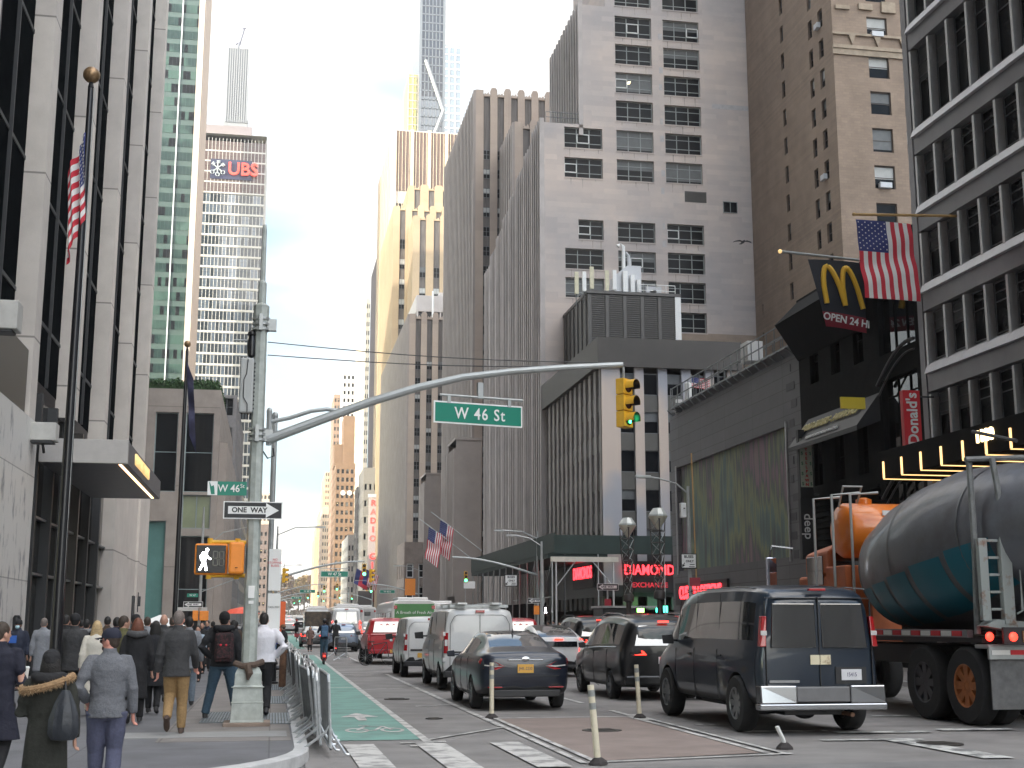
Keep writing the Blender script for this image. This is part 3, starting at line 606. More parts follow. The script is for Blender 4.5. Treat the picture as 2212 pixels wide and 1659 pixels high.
text('WE BUY DIAMONDS & WATCHES',.24,wh,Matrix.Translation((22.10,49.9,9.52))@Matrix.Rotation(R(-90),4,'Z')@Matrix.Rotation(R(nrm),4,'X'),aw,'white_lettering',.02,world=True,sx=.9)
f=MB(); f.box(21.3,22.3,46.1,46.2,9.9,10.35,mat('yellow_plate',(.80,.62,.05),.5,var=0)); tag(f.build('yellow_plate_sign'),'small yellow plate sign at the near end of the gold-lettered awning','sign')
# ---- grey panelled building with the big mural ----
gp=joints(mat('grey_facade_panel',(.15,.148,.155),.6,var=.1,scale=.8,detail=8),4.0,.62,.02,.5,'yz')
mur=mat('mural_paint',(.10,.13,.09),.6,var=0)
t_=mur.node_tree; b_=t_.nodes['Principled BSDF']; g_=t_.nodes.new('ShaderNodeNewGeometry'); m_=t_.nodes.new('ShaderNodeMapping'); m_.inputs['Scale'].default_value=(1,2.6,.22); n_=t_.nodes.new('ShaderNodeTexNoise'); n_.inputs['Scale'].default_value=.9; n_.inputs['Detail'].default_value=9; n_.inputs['Distortion'].default_value=.8
r_=t_.nodes.new('ShaderNodeValToRGB'); el=r_.color_ramp.elements
el[0].position=.28; el[0].color=(.22,.16,.26,1); el[1].position=.75; el[1].color=(.28,.29,.18,1)
for p_,c_ in ((.38,(.09,.09,.10)),(.46,(.13,.20,.18)),(.52,(.25,.28,.15)),(.58,(.10,.12,.12)),(.64,(.27,.16,.20))): e=el.new(p_); e.color=c_+(1,)
n3=t_.nodes.new('ShaderNodeTexNoise'); n3.inputs['Scale'].default_value=.25; m3=t_.nodes.new('ShaderNodeMath'); m3.operation='MULTIPLY_ADD'; m3.inputs[1].default_value=.6
t_.links.new(g_.outputs['Position'],m_.inputs[0]); t_.links.new(m_.outputs[0],n_.inputs['Vector']); t_.links.new(g_.outputs['Position'],n3.inputs['Vector']); t_.links.new(n3.outputs[0],m3.inputs[0]); ms=t_.nodes.new('ShaderNodeMath'); ms.operation='MULTIPLY'; ms.inputs[1].default_value=.45; t_.links.new(n_.outputs[0],ms.inputs[0]); t_.links.new(ms.outputs[0],m3.inputs[2]); t_.links.new(m3.outputs[0],r_.inputs[0]); t_.links.new(r_.outputs[0],b_.inputs['Base Color'])
T=thing('mural_building','long low grey panelled building with a colourful streaked mural and roof catwalk','building',(XE,54,0))
mb=MB(); wall_holes(mb,MW(73.6),19.6,0,13.85,[(1.2,17.7,4.7,10.7)],.25,gp); core(mb,XE,42,54.02,73.6,0,13.85,gp,faces='SNET'); mb.build('wall',T,world=True)
f=MB(); f.quad((XE+.22,55.9,4.7),(XE+.22,72.4,4.7),(XE+.22,72.4,10.7),(XE+.22,55.9,10.7),mur); f.build('mural',T,world=True)
f=MB(); rr=random.Random(5)
for k in range(11): f.box(XE-.02,XE,54.4+rr.random()*.7,54.9+rr.random()*.7,4.6+k*.85,4.95+k*.85,mat('patch_grey',(.07,.07,.08),.6))
f.build('wall_patches',T,world=True)
f=MB(); f.box(XE-.06,XE,72.5,72.62,4.5,10.8,finm); f.box(XE-.06,XE,55.7,55.8,4.5,10.9,finm); f.build('edge_trim',T,world=True)
cw=mat('catwalk_steel',(.20,.21,.21),.5,metal=.5,var=.2,scale=3)
c=thing('roof_catwalk','steel catwalk with handrails running along the roof of the mural building','catwalk',(XE,54,13.9))
f=MB(); f.box(XE-.3,XE+.9,54,72.4,14.15,14.25,cw)
for k in range(19): f.tube([(XE-.1,54.4+k,13.8),(XE-.5,54.4+k,14.1)],.05,cw,5)
f.build('deck',c,world=True)
for xx in (XE-.28,XE+.85):
    f=MB()
    for z in (14.8,15.35): f.tube([(xx,54,z),(xx,72.4,z)],.035,cw,5)
    for k in range(19): f.tube([(xx,54.1+k,14.2),(xx,54.1+k,15.35)],.028,cw,5)
    f.build('handrail',c,world=True)
for i,(y,z,s,lab) in enumerate([(70.6,14.9,.55,'pale cylinder antenna on the roof catwalk'),(60.3,15.1,.6,'white equipment box on the roof catwalk')]):
    f=MB(); f.lathe([(.2,-.5),(.2,.5),(.12,.55)],wh,(XE+.2,y,z),14) if i==0 else f.box(XE-.2,XE+.6,y-.5,y+.5,z-.5,z+.5,wh); f.tube([(XE+.2,y,z-.5),(XE+.2,y,14.2)],.05,cw,6); tag(f.build('rooftop_box' if i else 'antenna'),lab,'antenna' if not i else 'equipment')
f=MB()
for k in range(5): f.box(XE-.1+k*.1,XE+.3+k*.1,72.0+k*.22,72.2+k*.22,13.9,14.5+.25*(k%3),wh if k%2 else cw)
f.tube([(XE,73.3,13.8),(XE,73.3,15.6)],.03,cw,5); tag(f.build('antenna_cluster'),'cluster of small antennas at the far corner of the mural building roof','antenna')
redl=mat('red_neon',(1,.03,.04),.5,emit=1.6,var=0)
sg=thing('red_channel_sign','red lit channel letters low on the far end of the mural building','sign',(XE-.1,69,3.2))
f=MB(); f.box(XE-.14,XE-.01,64.0,72.8,2.75,4.0,bk_); f.build('backing',sg,world=True)
text('CUSTOM DESIGNS',1.0,redl,TX(XE-.16,68.4,3.4,-90),sg,'lit_letters',.04,world=True,sx=.86,bold=.014)
# ---- diamond building on the corner of 47th ----
pb=mat('pink_grey_brick',(.52,.43,.37),.8,scale=.18,detail=2,col2=(.38,.38,.41),ramp=(.42,.58)); brn=mat('brown_fascia',(.060,.052,.045),.55,var=.1,scale=.6); spn=mat('olive_spandrel',(.10,.095,.085),.7,var=.12,scale=.5)
T=thing('corner_office_block','corner office block with striped brick piers under a dark brown roof fascia','building',(XE,90,0))
xr=33.6; mb=MB(); wl=[]; sp_=[]; ub_=MB(); ub_.box(0,1,0,1,0,1,spn)
z0=4.4; zt=20.2
core(mb,XE+.3,xr,90.3,109.9,0,zt,spn,faces='NET'); M=FR('S',XE,90); pe=[(0,1.4),(2.5,3.2),(4.3,5.0),(6.1,6.8),(7.9,8.6),(9.65,10.6)]
for zc in range(6):
    for a,b in zip(pe[:-1],pe[1:]):
        z=zt-2.0-zc*2.85; hh=1.62
        sp_.append(M@Matrix.Translation((a[1],.1,z-1.25))@Matrix.Diagonal((b[0]-a[1],.2,1.25,1))); wl.append((round(b[0]-a[1],1),hh,M@Matrix.Translation((a[1],.22,z))))
    for i in range(12):
        s=.35+i*1.63; sp_.append(MW(110)@Matrix.Translation((s,.1,zt-2-zc*2.85-1.25))@Matrix.Diagonal((.9,.2,1.25,1))); wl.append((.9,hh,MW(110)@Matrix.Translation((s,.22,zt-2-zc*2.85))))
mb.build('wall',T,world=True); rep(T,'spandrel',[ub_.mesh('spandrel')],sp_); put_wins(T,wl,lambda a,b: wset(a,b,1,(),frm,.06,('dark','dark','dark','half')))
for a,b in pe:
    f=MB(); f.M=M; f.box(a,b,0,.3,z0,zt,pb); f.build('brick_pier',T,world=True)
for i in range(13):
    f=MB(); f.M=MW(110); s=-.38+i*1.63; f.box(max(s,0),s+.73,0,.3,z0,zt,mat('grey_brick_pier',(.34,.31,.29),.8,var=.2,scale=.5)); f.build('brick_pier',T,world=True)
f=MB(); f.box(XE-.35,xr+.1,89.65,110,zt,22.35,brn); f.build('roof_fascia',T,world=True)
f=MB(); x0,y0=24.7,101; f.box(x0,32.6,y0,109.9,22.3,28.6,brn)
lv=mat('louvre_metal',(.085,.08,.075),.5,metal=.3,var=.1)
for i in range(5):
    for k in range(34): f.box(x0+.35+i*1.5,x0+1.55+i*1.5,y0-.08,y0-.005,22.5+k*.18,22.58+k*.18,lv)
for i in range(6): f.box(x0+.02+i*1.5,x0+.32+i*1.5,y0-.14,y0-.004,22.36,28.5,lv)
for i in range(6): f.box(x0-.1,x0-.005,y0+.3+i*1.5,y0+.5+i*1.5,22.36,28.5,lv)
f.box(x0-.08,32.7,y0-.2,110,28.6,28.85,lv); f.box(32.2,32.7,y0-.16,y0+.3,22.4,28.59,wh); f.build('plant_room',T,world=True)
gr_=mat('antenna_grey',(.55,.56,.58),.5,var=.05)
rk=[(23.9+.3*i,101.4,28.6+.25*(i%3),1.9-.2*(i%2)) for i in range(6)]
for i,(x,y,z,h) in enumerate(rk):
    if i==3: continue
    t=thing('panel_antenna','upright pale panel antenna on the louvred plant room roof','antenna',(x+i*.35,y,z),group='panel antennas on the louvred plant room')
    q=MB(); q.box(-.16,.16,-.1,.1,0,h,wh if i%2 else mat('antenna_cream',(.6,.56,.40),.5)); q.build('panel',t,bevel=.01); q=MB(); q.tube([(0,.2,-1),(0,.2,h)],.04,cw,6); q.build('mast',t)
t=thing('exhaust_stack','white exhaust pipes with a silver duct on the plant room roof','pipe',(28.4,103,28.8))
q=MB(); q.tube([(0,0,0),(0,0,4.6),(-.25,0,4.9),(-.5,0,4.6)],.16,wh); q.build('white_pipe',t,smooth=True); q=MB(); q.tube([(.45,0,0),(.45,0,3.8),(.2,0,4.1)],.13,gr_); q.build('grey_pipe',t,smooth=True)
q=MB(); q.prism([(-1.2,-.5,.6),(1.4,-.5,0),(1.4,-.5,2.8),(.2,-.5,2.8),(-1.0,-.5,1.8)],(0,1.2,0),gr_); q.box(-.3,.1,-.9,-.6,0,2.2,wh); q.box(.35,.7,-.9,-.6,.1,1.9,wh); q.box(.9,1.2,-.9,-.6,0,1.5,wh); q.build('duct',t)
t=thing('rooftop_railing','thin metal railing with a fan unit on the plant room roof','railing',(31,102,28.85)); q=MB()
for z in (.5,1.0): q.tube([(-1.6,0,z),(1.6,0,z)],.035,wh,5)
for k in range(5): q.tube([(-1.6+k*.8,0,0),(-1.6+k*.8,0,1)],.03,wh,5)
q.build('rail',t); q=MB(); q.box(-.9,.5,.3,.9,.05,.95,gr_); q.lathe([(.02,0),(.3,0),(.3,.05)],mull,(-.2,.25,.5),14); q.build('fan_unit',t)
# shop level of the diamond building with lit signs
f=MB(); f.box(XE+.2,xr,90.05,90.25,3.6,6.6,mat('shop_band_dark',(.03,.03,.032),.4)); f.box(XE-.02,XE+.15,90.3,109,3.6,6.6,MT['shop_band_dark']); f.build('shop_band',T,world=True)
ds=thing('diamond_sign','large red lit sign reading DIAMOND above the dark corner shops','sign',(26.5,89.9,4.6))
pL=P(1375,1238,y=89.8); pR=P(1467,1238,y=89.8); f=MB(); f.box(pL.x-.2,pR.x+.4,89.86,90.04,3.9,6.1,bk_); f.build('backing',ds,world=True)
text('DIAMOND',1.0,redl,TX((pL.x+pR.x)/2-.62,89.8,5.45),ds,'lit_letters',.04,world=True,sx=.78,bold=.012)
text('EXCHANGE',.5,mat('dim_red',(.35,.02,.03),.5,emit=.5,var=0),TX((pL.x+pR.x)/2-.6,89.8,4.4),ds,'dim_letters',.02,world=True,bold=.006)
ds=thing('side_neon_sign','dim red lit letters on the avenue side of the dark corner shops','sign',(XE-.2,95,5.2))
f=MB(); f.box(XE-.2,XE-.03,92.5,99,4.3,6.3,bk_); f.build('backing',ds,world=True); text('DIAMONDS',1.25,redl,TX(XE-.22,95.7,5.4,-90),ds,'lit_letters',.04,world=True,sx=.9,bold=.01)
# ---- tall painted-brick stepped tower ----
pt=mat('painted_grey_brick',(.57,.485,.43),.8,scale=.09,detail=10,col2=(.47,.43,.415),ramp=(.4,.62),bump=.1,bscale=14); joints(pt,2.2,.5,.012,.90,'xz',.5)
rib=mat('pale_rib_stone',(.47,.43,.41),.75,var=.15,scale=.6); ribd=mat('dark_rib_wall',(.05,.042,.042),.7,var=.2,scale=.5)
T=thing('stepped_grey_tower','tall stepped tower with a blank painted brick wall, black grid windows and ribbed front','building',(XE,110,0))
Y5=110.; xe=44.4; zr=lambda v,u=1370: P(u,v,y=Y5).z
A=(24.9,28.5); B=(29.85,33.4); C5=(34.55,38.1)
rB=[(-25,15),(37,82),(97,140),(158,202),(219,263),(283,328),(346,391),(480,523),(543,588),(604,648),(668,712)]; rC=[(-16,24)]+[(46,90),(106,149),(166,208),(229,271),(290,333),(352,396),(485,527),(547,591),(610,655),(675,718)]
rA=[(276,320),(341,384),(537,581),(600,643)]
hol=[]
for c,rows,u in ((A,rA,1260),(B,rB,1370),(C5,rC,1477)):
    for a,b in rows: hol.append((c[0]-XE,c[1]-XE,zr(b,u),zr(a,u)))
hol.append((26.15-XE,28.5-XE,zr(517,1275),zr(475,1275)))
mb=MB(); M=FR('S',XE,Y5)
def sub(x0,x1,z0,z1): return [(a-(x0-XE),b-(x0-XE),c,d) for a,b,c,d in hol if a>=x0-XE-.01 and b<=x1-XE+.01 and c>=z0 and d<=z1]
Z1=47.05; Z2=59.0; Z3=80.
wall_holes(mb,M,xe-XE,0,Z1,[h for h in hol if h[3]<Z1],.3,pt)
h2=[(a-3.7,b-3.7,max(c,Z1),min(d,Z3)) for a,b,c,d in hol if d>Z1]
wall_holes(mb,FR('S',26.7,Y5),xe-26.7,Z1,Z2,[h for h in h2 if h[3]<=Z2],.3,pt)
wall_holes(mb,FR('S',28.9,Y5),xe-28.9,Z2,Z3,[(a-2.2,b-2.2,max(c,Z2),d) for a,b,c,d in h2 if d>Z2],.3,pt)
core(mb,XE,xe,Y5,142,0,Z1-7,pt,faces='NE'); core(mb,26.7,xe,Y5,123,Z1-7,Z2,pt,faces='NET'); core(mb,28.9,xe,Y5,123,Z2,Z3,pt,faces='WNET')
mb.build('wall',T,world=True)
fg=mat('grey_steel_window',(.30,.32,.31),.5,var=.08)
d={}
for a,b,c,e in hol: d.setdefault((round(b-a,1),),[]).append((a,b,c,e))
wk=random.Random(2)
for a,b,c,e in hol:
    nx=3 if b-a>3 else 2; k=wk.choice(['dark']*7+['half','blind']); q=MB(); w=b-a; h=e-c
    o=bpy.data.objects.new('window',win(w,h,nx,(.27,.72),fg,.075,k)); S.collection.objects.link(o); o.parent=T; o.matrix_local=Matrix.Translation(-T.location)@M@Matrix.Translation((a,.3,c))
    if wk.random()<.45:
        q=MB(); i=wk.randrange(nx); 
        for x0,x1,z0,z1 in ((0,.09,0,1),(w/nx-.09,w/nx,0,1),(0,w/nx,0,.09),(0,w/nx,.91,1)): q.box(x0,x1,-.1,-.03,h*.27+z0*h*.45,h*.27+z1*h*.45,wh)
        f=q.build('open_sash',o); f.location=(i*w/nx,0,0)
    if wk.random()<.18:
        q=MB(); x0=w*wk.uniform(.15,.7); z0=h*.48; q.prism([(x0,-.003,z0),(x0+.28,-.003,z0+.06),(x0+.38,-.003,z0+.36),(x0+.1,-.003,z0+.3)],(0,-.002,0),litw); q.build('ceiling_light',o)
stn=mat('rain_stain',(.27,.215,.18),.85,scale=2,detail=10,col2=(.40,.35,.32),ramp=(.4,.6)); q=MB(); q.M=M; wk2=random.Random(8)
for a,b,c,e in hol:
    for j in range(3): x=a+(b-a)*(j+.5)/3+wk2.uniform(-.2,.2); l=wk2.uniform(.3,1.1); w=wk2.uniform(.03,.07); q.quad((x-w,-.006,c),(x+w,-.006,c),(x+w*.4,-.006,c-l),(x-w*.4,-.006,c-l),stn)
    s_=MB(); s_.M=M; s_.box(a-.05,b+.05,-.05,.02,c-.12,c-.005,pt); s_.build('window_sill',T,world=True)
q.M=None; q.build('rain_stains',T,world=True)
# stepped ribbed west front
n=8
for k in range(n):
    ya=Y5+k*4.0; zt=Z1-6.2*k/(n-1); mb=MB(); core(mb,XE+.02,26.7,ya,ya+4.0,0,zt,ribd,faces='NT'); ribs(T,mb,MW(ya+4.0),4.0,3.5,zt,1.0,.34,.42,rib,ribd,3.0,1.5,.5,[win(.5,1.5,1,(.5,),frm,.05)],.5,seed=k,wlim=12,flim=12); mb.build('ribbed_front',T,world=True)
mb=MB(); ribs(T,mb,FR('W',26.7,123),13,Z1-1,Z2,1.1,.4,.4,rib,ribd,3.0,1.5,.5,[win(.5,1.5,1,(.5,),frm,.05)],.6,seed=3,wlim=20,flim=20); mb.build('ribbed_front',T,world=True)
f=MB(); f.M=M; f.box(10.55+2.75,10.55+4.85,-.04,-.003,zr(437,1500),zr(414,1500),lv)
for k in range(9): f.box(13.35,15.35,-.09,-.045,zr(435,1500)+k*.1,zr(435,1500)+.05+k*.1,lv)
f.build('louvre',T,world=True)
o=bpy.data.objects.new('window',win(1.4,1.1,2,(),frl,.06)); S.collection.objects.link(o); o.parent=T; o.matrix_local=Matrix.Translation(-T.location)@M@Matrix.Translation((17.0,-.02,zr(460,1570)))
f=MB(); f.M=M; pale=mat('pale_patch',(.46,.44,.44),.8,var=.15); f.box(16.2,21.1,-.012,-.003,zr(238,1590),zr(228,1590),pale)
for k in range(14): f.box(11.0+.05*(k%3),11.35+.1*(k%2),-.012,-.003,34+k*1.7,34.6+k*1.7,pale) if k%3 else None
f.M=None; f.build('pale_paint_patches',T,world=True)
f=MB(); f.M=M; f.box(10.55,21.42,-.02,-.003,3,zr(722,1560),mat('buff_brick',(.36,.28,.22),.8,var=.15,scale=.8)); f.build('buff_lower_wall',T,world=True)
t=thing('roof_railing','thin railing on the lower roof step of the painted brick tower','railing',(24,Y5+.2,Z1)); q=MB()
for z in (.6,1.1): q.tube([(-.8,0,z),(2.6,0,z)],.04,cw,5)
for k in range(8): q.tube([(-.8+k*.48,0,0),(-.8+k*.48,0,1.1)],.03,cw,5)
q.build('rail',t)
# scaffold and bright tower glimpsed beside it
t=thing('fire_stair','dark latticed steel stair on the far side of the painted brick tower','stair',(45.6,118,20)); q=MB()
for x in (-.9,.9): q.tube([(x,0,-20),(x,0,45)],.09,cw,5)
for k in range(16): q.tube([(-.9,0,k*2.8),(.9,0,k*2.8+2.4)],.09,cw,5); q.box(-.9,.9,-.2,.6,k*2.8+2.4,k*2.8+2.5,cw)
q.build('stair_flights',t)
mb=MB()
# ---- brown brick tower ----
bw_=mat('brown_brick',(.29,.215,.16),.85,var=.16,scale=.6,bump=.25,bscale=22,detail=10); joints(bw_,.55,.22,.02,.86,'xz',.5)
tc_=mat('terracotta_trim',(.34,.27,.20),.8,var=.2,scale=2)
T=thing('brown_brick_tower','tall brown brick tower with sash windows and a carved cornice band','building',(42.8,91,0))
mb=MB(); M=FR('S',42.8,91); hol=[]
zz=lambda v: P(1900,v,y=91).z
rows=[(38,82),(118,169),(198,247),(277,328),(357,407),(438,480),(517,560),(597,640),(-45,5)]
for i in range(7):
    x0=3.0+i*2.95
    for a,b in rows: hol.append((x0,x0+1.75,zz(b),zz(a)))
wall_holes(mb,M,26,0,80,hol,.25,bw_)
wn_=FR('W',42.8,109.9); hw=[]
for k in range(14):
    z=8+k*2.62
    hw+= [(8.2,8.9,z,z+1.5),(14.2,15.0,z+.1,z+1.7),(16.2,17.1,z+.1,z+1.7)] + ([(1.6,2.0,z,z+1.3)] if k<9 else [])
for k in range(14,27): z=8+k*2.62; hw+=[(8.2,8.9,z,z+1.5),(14.2,15.0,z+.1,z+1.7),(16.2,17.1,z+.1,z+1.7)]
wall_holes(mb,wn_,18.9,0,80,hw,.25,bw_); core(mb,42.8,70,91,109.9,0,80,bw_,faces='NET'); mb.build('wall',T,world=True)
put_wins(T,[(1.75,round(q[3]-q[2],1),M@Matrix.Translation((q[0],.22,q[2]))) for q in hol]+[(round(q[1]-q[0],1),round(q[3]-q[2],1),wn_@Matrix.Translation((q[0],.22,q[2]))) for q in hw],lambda a,b: wset(a,b,1,(.5,),mat('dark_sash',(.06,.045,.04),.5),.07,('white','half','dark','blind','dark')))
f=MB(); f.M=M; z=zz(100); f.box(-.1,26,-.25,-.01,z-.5,z-.2,tc_); f.box(-.1,26,-.15,-.01,z-1.0,z-.5,tc_); f.box(-.1,26,-.2,-.01,z+.7,z+.9,tc_)
for k in range(9):
    f.prism([(1.6+k*2.2-.3,-.2,z+.7),(1.6+k*2.2+.3,-.2,z+.7),(1.6+k*2.2,-.2,z-.1)],(0,.19,0),tc_)
for k in range(12): f.box(.3+k*2.0,1.5+k*2.0,-.2,-.01,zz(28)+.1*(k%2),zz(20)+.3*(k%3),tc_)
f.M=None; f.build('carved_band',T,world=True)
for i,(r_,c_) in enumerate(((4,0),(0,0))):
    q=MB(); x0=42.8+3.0+c_*2.95; z=hol[r_][2]; q.box(x0+.3,x0+1.3,90.7,91.1,z+.02,z+.45,gr_); q.build('window_cooler',T,world=True)
for k in (1,4,8,11,16):
    q=MB(); q.box(42.5,42.8,93.2,93.9,8+k*2.62+.15,8+k*2.62+.6,gr_); q.build('window_cooler',T,world=True)
simple('sunlit office tower glimpsed high between the painted brick and brown brick towers',50.5,60,150,170,110,mat('sunlit_stone',(.55,.45,.36),.8),{'S':(5,1.2,1.8,3.6,1.5)},stdk)
# ================= limestone towers further up on the right =================
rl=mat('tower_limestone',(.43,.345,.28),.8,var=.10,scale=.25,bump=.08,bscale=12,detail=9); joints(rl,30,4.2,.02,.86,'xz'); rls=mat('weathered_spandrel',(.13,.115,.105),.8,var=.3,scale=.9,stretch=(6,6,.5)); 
lmd=mat('limestone_ribs',(.30,.26,.235),.8,var=.12,scale=.4)
def limetower(T,x0,x1,y0,y1,z1,pitch=1.95,pw=1.0,fh=2.77,crown=True,z0=0,first=.5,wm=rl,wd=None,lim=60):
    """stone piers with recessed spandrels and windows on the south face, closer ribs on the avenue face"""
    mb=MB(); W=x1-x0; n=int(W/pitch); core(mb,x0,x1,y0+.25,y1,z0,z1,wm,faces='NET'); M=FR('S',x0,y0)
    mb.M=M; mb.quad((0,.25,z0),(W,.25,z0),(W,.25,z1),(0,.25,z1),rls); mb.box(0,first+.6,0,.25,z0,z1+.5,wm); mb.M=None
    pm=[];wl=[]
    for i in range(n):
        x=first+.6+i*pitch+(pitch-pw)
        if x+pw>W: break
        pm.append(M@Matrix.Translation((x,0,0)))
        z=z0+1.2
        while z<z1-9: wl.append(M@Matrix.Translation((x-(pitch-pw),.2,z))); z+=fh
    q=MB(); q.box(0,pw,0,.25,z0,z1+(.5 if crown else 0),wm)
    if crown: q.prism([(0,0,z1+.5),(pw*.2,0,z1+.9),(pw*.8,0,z1+.9),(pw,0,z1+.5)],(0,.8,0),wm)
    rep(T,'pier',[q.mesh('pier')],pm); rep(T,'window',wset(pitch-pw,fh*.5,2,(.5,),frm,.06,('dark','dark','half','white','white','dark')),wl,lim)
    if crown:
        c=MB(); 
        for i in range(n): 
            x=first+.6+i*pitch; c.M=M; c.prism([(x,.02,z1-.4),(x+.2,.02,z1+.2),(x+.45*(pitch-pw),.02,z1-.1),(x+.7*(pitch-pw),.02,z1+.3),(x+(pitch-pw),.02,z1-.4)],(0,.22,0),wm); c.M=None
        c.build('carved_crown',T,world=True)
    ribs(T,mb,FR('W',x0,y1),y1-y0,z0,z1,1.45,.6,.32,lmd if wm is rl else wm,rls if wm is rl else (wd or rls),fh,fh*.55,.7,[win(.7,fh*.55,1,(.5,),frm,.05)],.85,seed=int(x0*3),wlim=30,flim=60)
    mb.build('wall',T,world=True)
z7=P(1027,200,y=168).z; x7=P(1027,400,y=168).x
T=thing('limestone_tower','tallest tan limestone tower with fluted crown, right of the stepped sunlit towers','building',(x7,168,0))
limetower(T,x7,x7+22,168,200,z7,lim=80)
xs=P(1112,400,y=158).x; T=thing('limestone_wing','lower limestone wing in front of the tallest limestone tower, beside the ribbed grey front','building',(xs,150,0))
limetower(T,xs,xs+12,158,167.9,P(1112,270,y=158).z,lim=30)
# low corner pylons
for i,(u0,u1,v,y,lab) in enumerate([(985,1040,950,160,'low blank limestone pylon rising behind the big street-name sign'),(920,958,1025,205,'smaller blank limestone pylon with a roof lamp, further up the avenue')]):
    a=P(u0,v,y=y); b=P(u1,v,y=y); T=thing('corner_pylon',lab,'building',(a.x,y,0)); mb=MB(); core(mb,a.x,b.x,y,y+7,0,a.z,lmd,faces='SNET')
    ribs(T,mb,FR('W',a.x,y+7.5),7.5,5,a.z-1.5,1.1,.55,.25,lmd,rls,2.8,1.4,.4,[win(.4,1.4,1,(),frm,.04)],.3,seed=i,wlim=10,flim=12); mb.box(a.x-.1,b.x+.1,y-.1,y+7.5,a.z,a.z+.3,lmd); mb.build('wall',T,world=True)
# ornamental ribbed block with the white roof storey
y0=225; a=P(885,683,y=y0); T=thing('ribbed_limestone_block','mid-height ribbed limestone block with white roof storeys, behind the mast arm','building',(a.x,y0,0))
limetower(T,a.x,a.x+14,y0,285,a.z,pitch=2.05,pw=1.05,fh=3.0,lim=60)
wp_=mat('white_metal_roof',(.52,.48,.46),.5,var=.08,scale=.5); mb=MB(); zt=P(893,640,y=y0+5).z; mb.box(a.x+1.6,a.x+14,y0+4,284,a.z+2.0,zt,wp_); mb.box(a.x+1.9,a.x+14,y0+4.4,283,a.z,a.z+2.2,mull)
for k in range(9): mb.box(a.x+1.7+k*1.4,a.x+1.95+k*1.4,y0+3.9,y0+4.5,a.z,a.z+2.3,wp_)
mb.box(a.x+6,a.x+9,y0+6,y0+12,zt,zt+1.2,wp_); mb.tube([(a.x+4.5,y0+3,a.z),(a.x+4.5,y0+3,zt+.6)],.2,wh,6); mb.build('roof_storeys',T,world=True)
# stepped sunlit limestone group
sl=mat('sunny_limestone',(.46,.345,.225),.8,var=.08,scale=.2,detail=9); joints(sl,30,4.5,.02,.9,'xz')
y0=262; xg=P(868,450,y=y0).x; T=thing('stepped_limestone_towers','stepped sunlit limestone tower group with three crowns','building',(xg,y0,0))
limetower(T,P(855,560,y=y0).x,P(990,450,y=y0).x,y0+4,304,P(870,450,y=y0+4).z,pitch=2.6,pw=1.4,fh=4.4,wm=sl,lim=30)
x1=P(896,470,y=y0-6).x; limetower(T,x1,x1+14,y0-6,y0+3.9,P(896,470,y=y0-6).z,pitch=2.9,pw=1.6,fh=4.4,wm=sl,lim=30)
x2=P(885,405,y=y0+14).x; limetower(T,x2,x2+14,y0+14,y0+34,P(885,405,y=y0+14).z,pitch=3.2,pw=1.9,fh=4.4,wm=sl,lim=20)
# cream slab with brown louvred top
cream=mat('cream_pier_stone',(.55,.44,.32),.7,var=.06,scale=.1); y0=326; a=P(850,278,y=y0); T=thing('cream_office_slab','tall cream-piered office slab with a brown louvred top and white window bands','building',(a.x,y0,0))
mb=MB(); W=24; core(mb,a.x,a.x+W,y0+.5,y0+46,0,a.z,cream,faces='NET'); M=FR('S',a.x,y0); mb.M=M; mb.quad((0,.5,0),(W,.5,0),(W,.5,a.z),(0,.5,a.z),mat('white_spandrel',(.62,.58,.54),.6)); zt=a.z
mb.box(0,W,.3,.49,zt-17,zt-.3,mat('brown_louvre',(.13,.085,.07),.6,var=.2,scale=.2)); mb.M=None
ribs(T,mb,FR('W',a.x,y0+46),46,0,a.z,5.5,2.2,.5,cream,mat('cream_side',(.50,.40,.30),.7),4.1,1.7,2.4,[win(2.4,1.7,2,(),frm,.06)],1,wlim=20,flim=12,every=True); mb.build('wall',T,world=True)
for i in range(6):
    f=MB(); f.M=M; x=i*4.6; f.box(x,x+.95,0,.5,0,zt+.2,cream); f.build('pier',T,world=True)
for i in range(24):
    f=MB(); f.M=M; f.box(.95+i*.92+.55,.95+i*.92+.68,.1,.28,zt-28,zt-.2,cream); f.build('mullion',T,world=True)
wl=[]
for r_ in range(24):
    for i in range(5):
        for k in range(5): wl.append(M@Matrix.Translation((1.1+i*4.6+k*.7,.28,zt-22-r_*4.1)))
rep(T,'window',[win(.6,1.5,1,(),frm,.04)],wl,60)
# dark slab, pale slabs, brown apartment houses, far stepped hotel
def far(label,u0,u1,v,y,wm,kind,depth=30,name='office_building',fh=3.4,n=4,wv=None,side=None):
    a=P(u0,v,y=y); b=P(u1,v,y=y); T=thing(name,label,'building',(a.x,y,0)); mb=MB(); wl=[]
    fs={'S':(n,min(1.6,(b.x-a.x)/n*.55),1.7,fh,1.4)}
    if kind=='grid': fs['W']=(max(4,int(depth/3)),1.4,1.7,fh,1.4)
    mass(T,mb,a.x,b.x,y,y+depth,0,a.z,wm,fs if kind!='blank' else {},.3,wins=wl)
    mb.build('wall',T,world=True)
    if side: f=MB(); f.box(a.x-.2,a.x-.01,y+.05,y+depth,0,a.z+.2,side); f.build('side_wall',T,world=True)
    put_wins(T,wl,wv or stdk); return T,a,b
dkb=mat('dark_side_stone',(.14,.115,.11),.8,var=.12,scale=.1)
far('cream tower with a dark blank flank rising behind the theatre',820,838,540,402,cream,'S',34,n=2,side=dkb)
far('pale ribbed tower with banded windows left of the dark-flanked tower',792,800,645,470,mat('pale_tower_stone',(.60,.52,.42),.7),'grid',60,n=2,wv=lambda a,b:[win(a,b,1,(),frm,.1)])
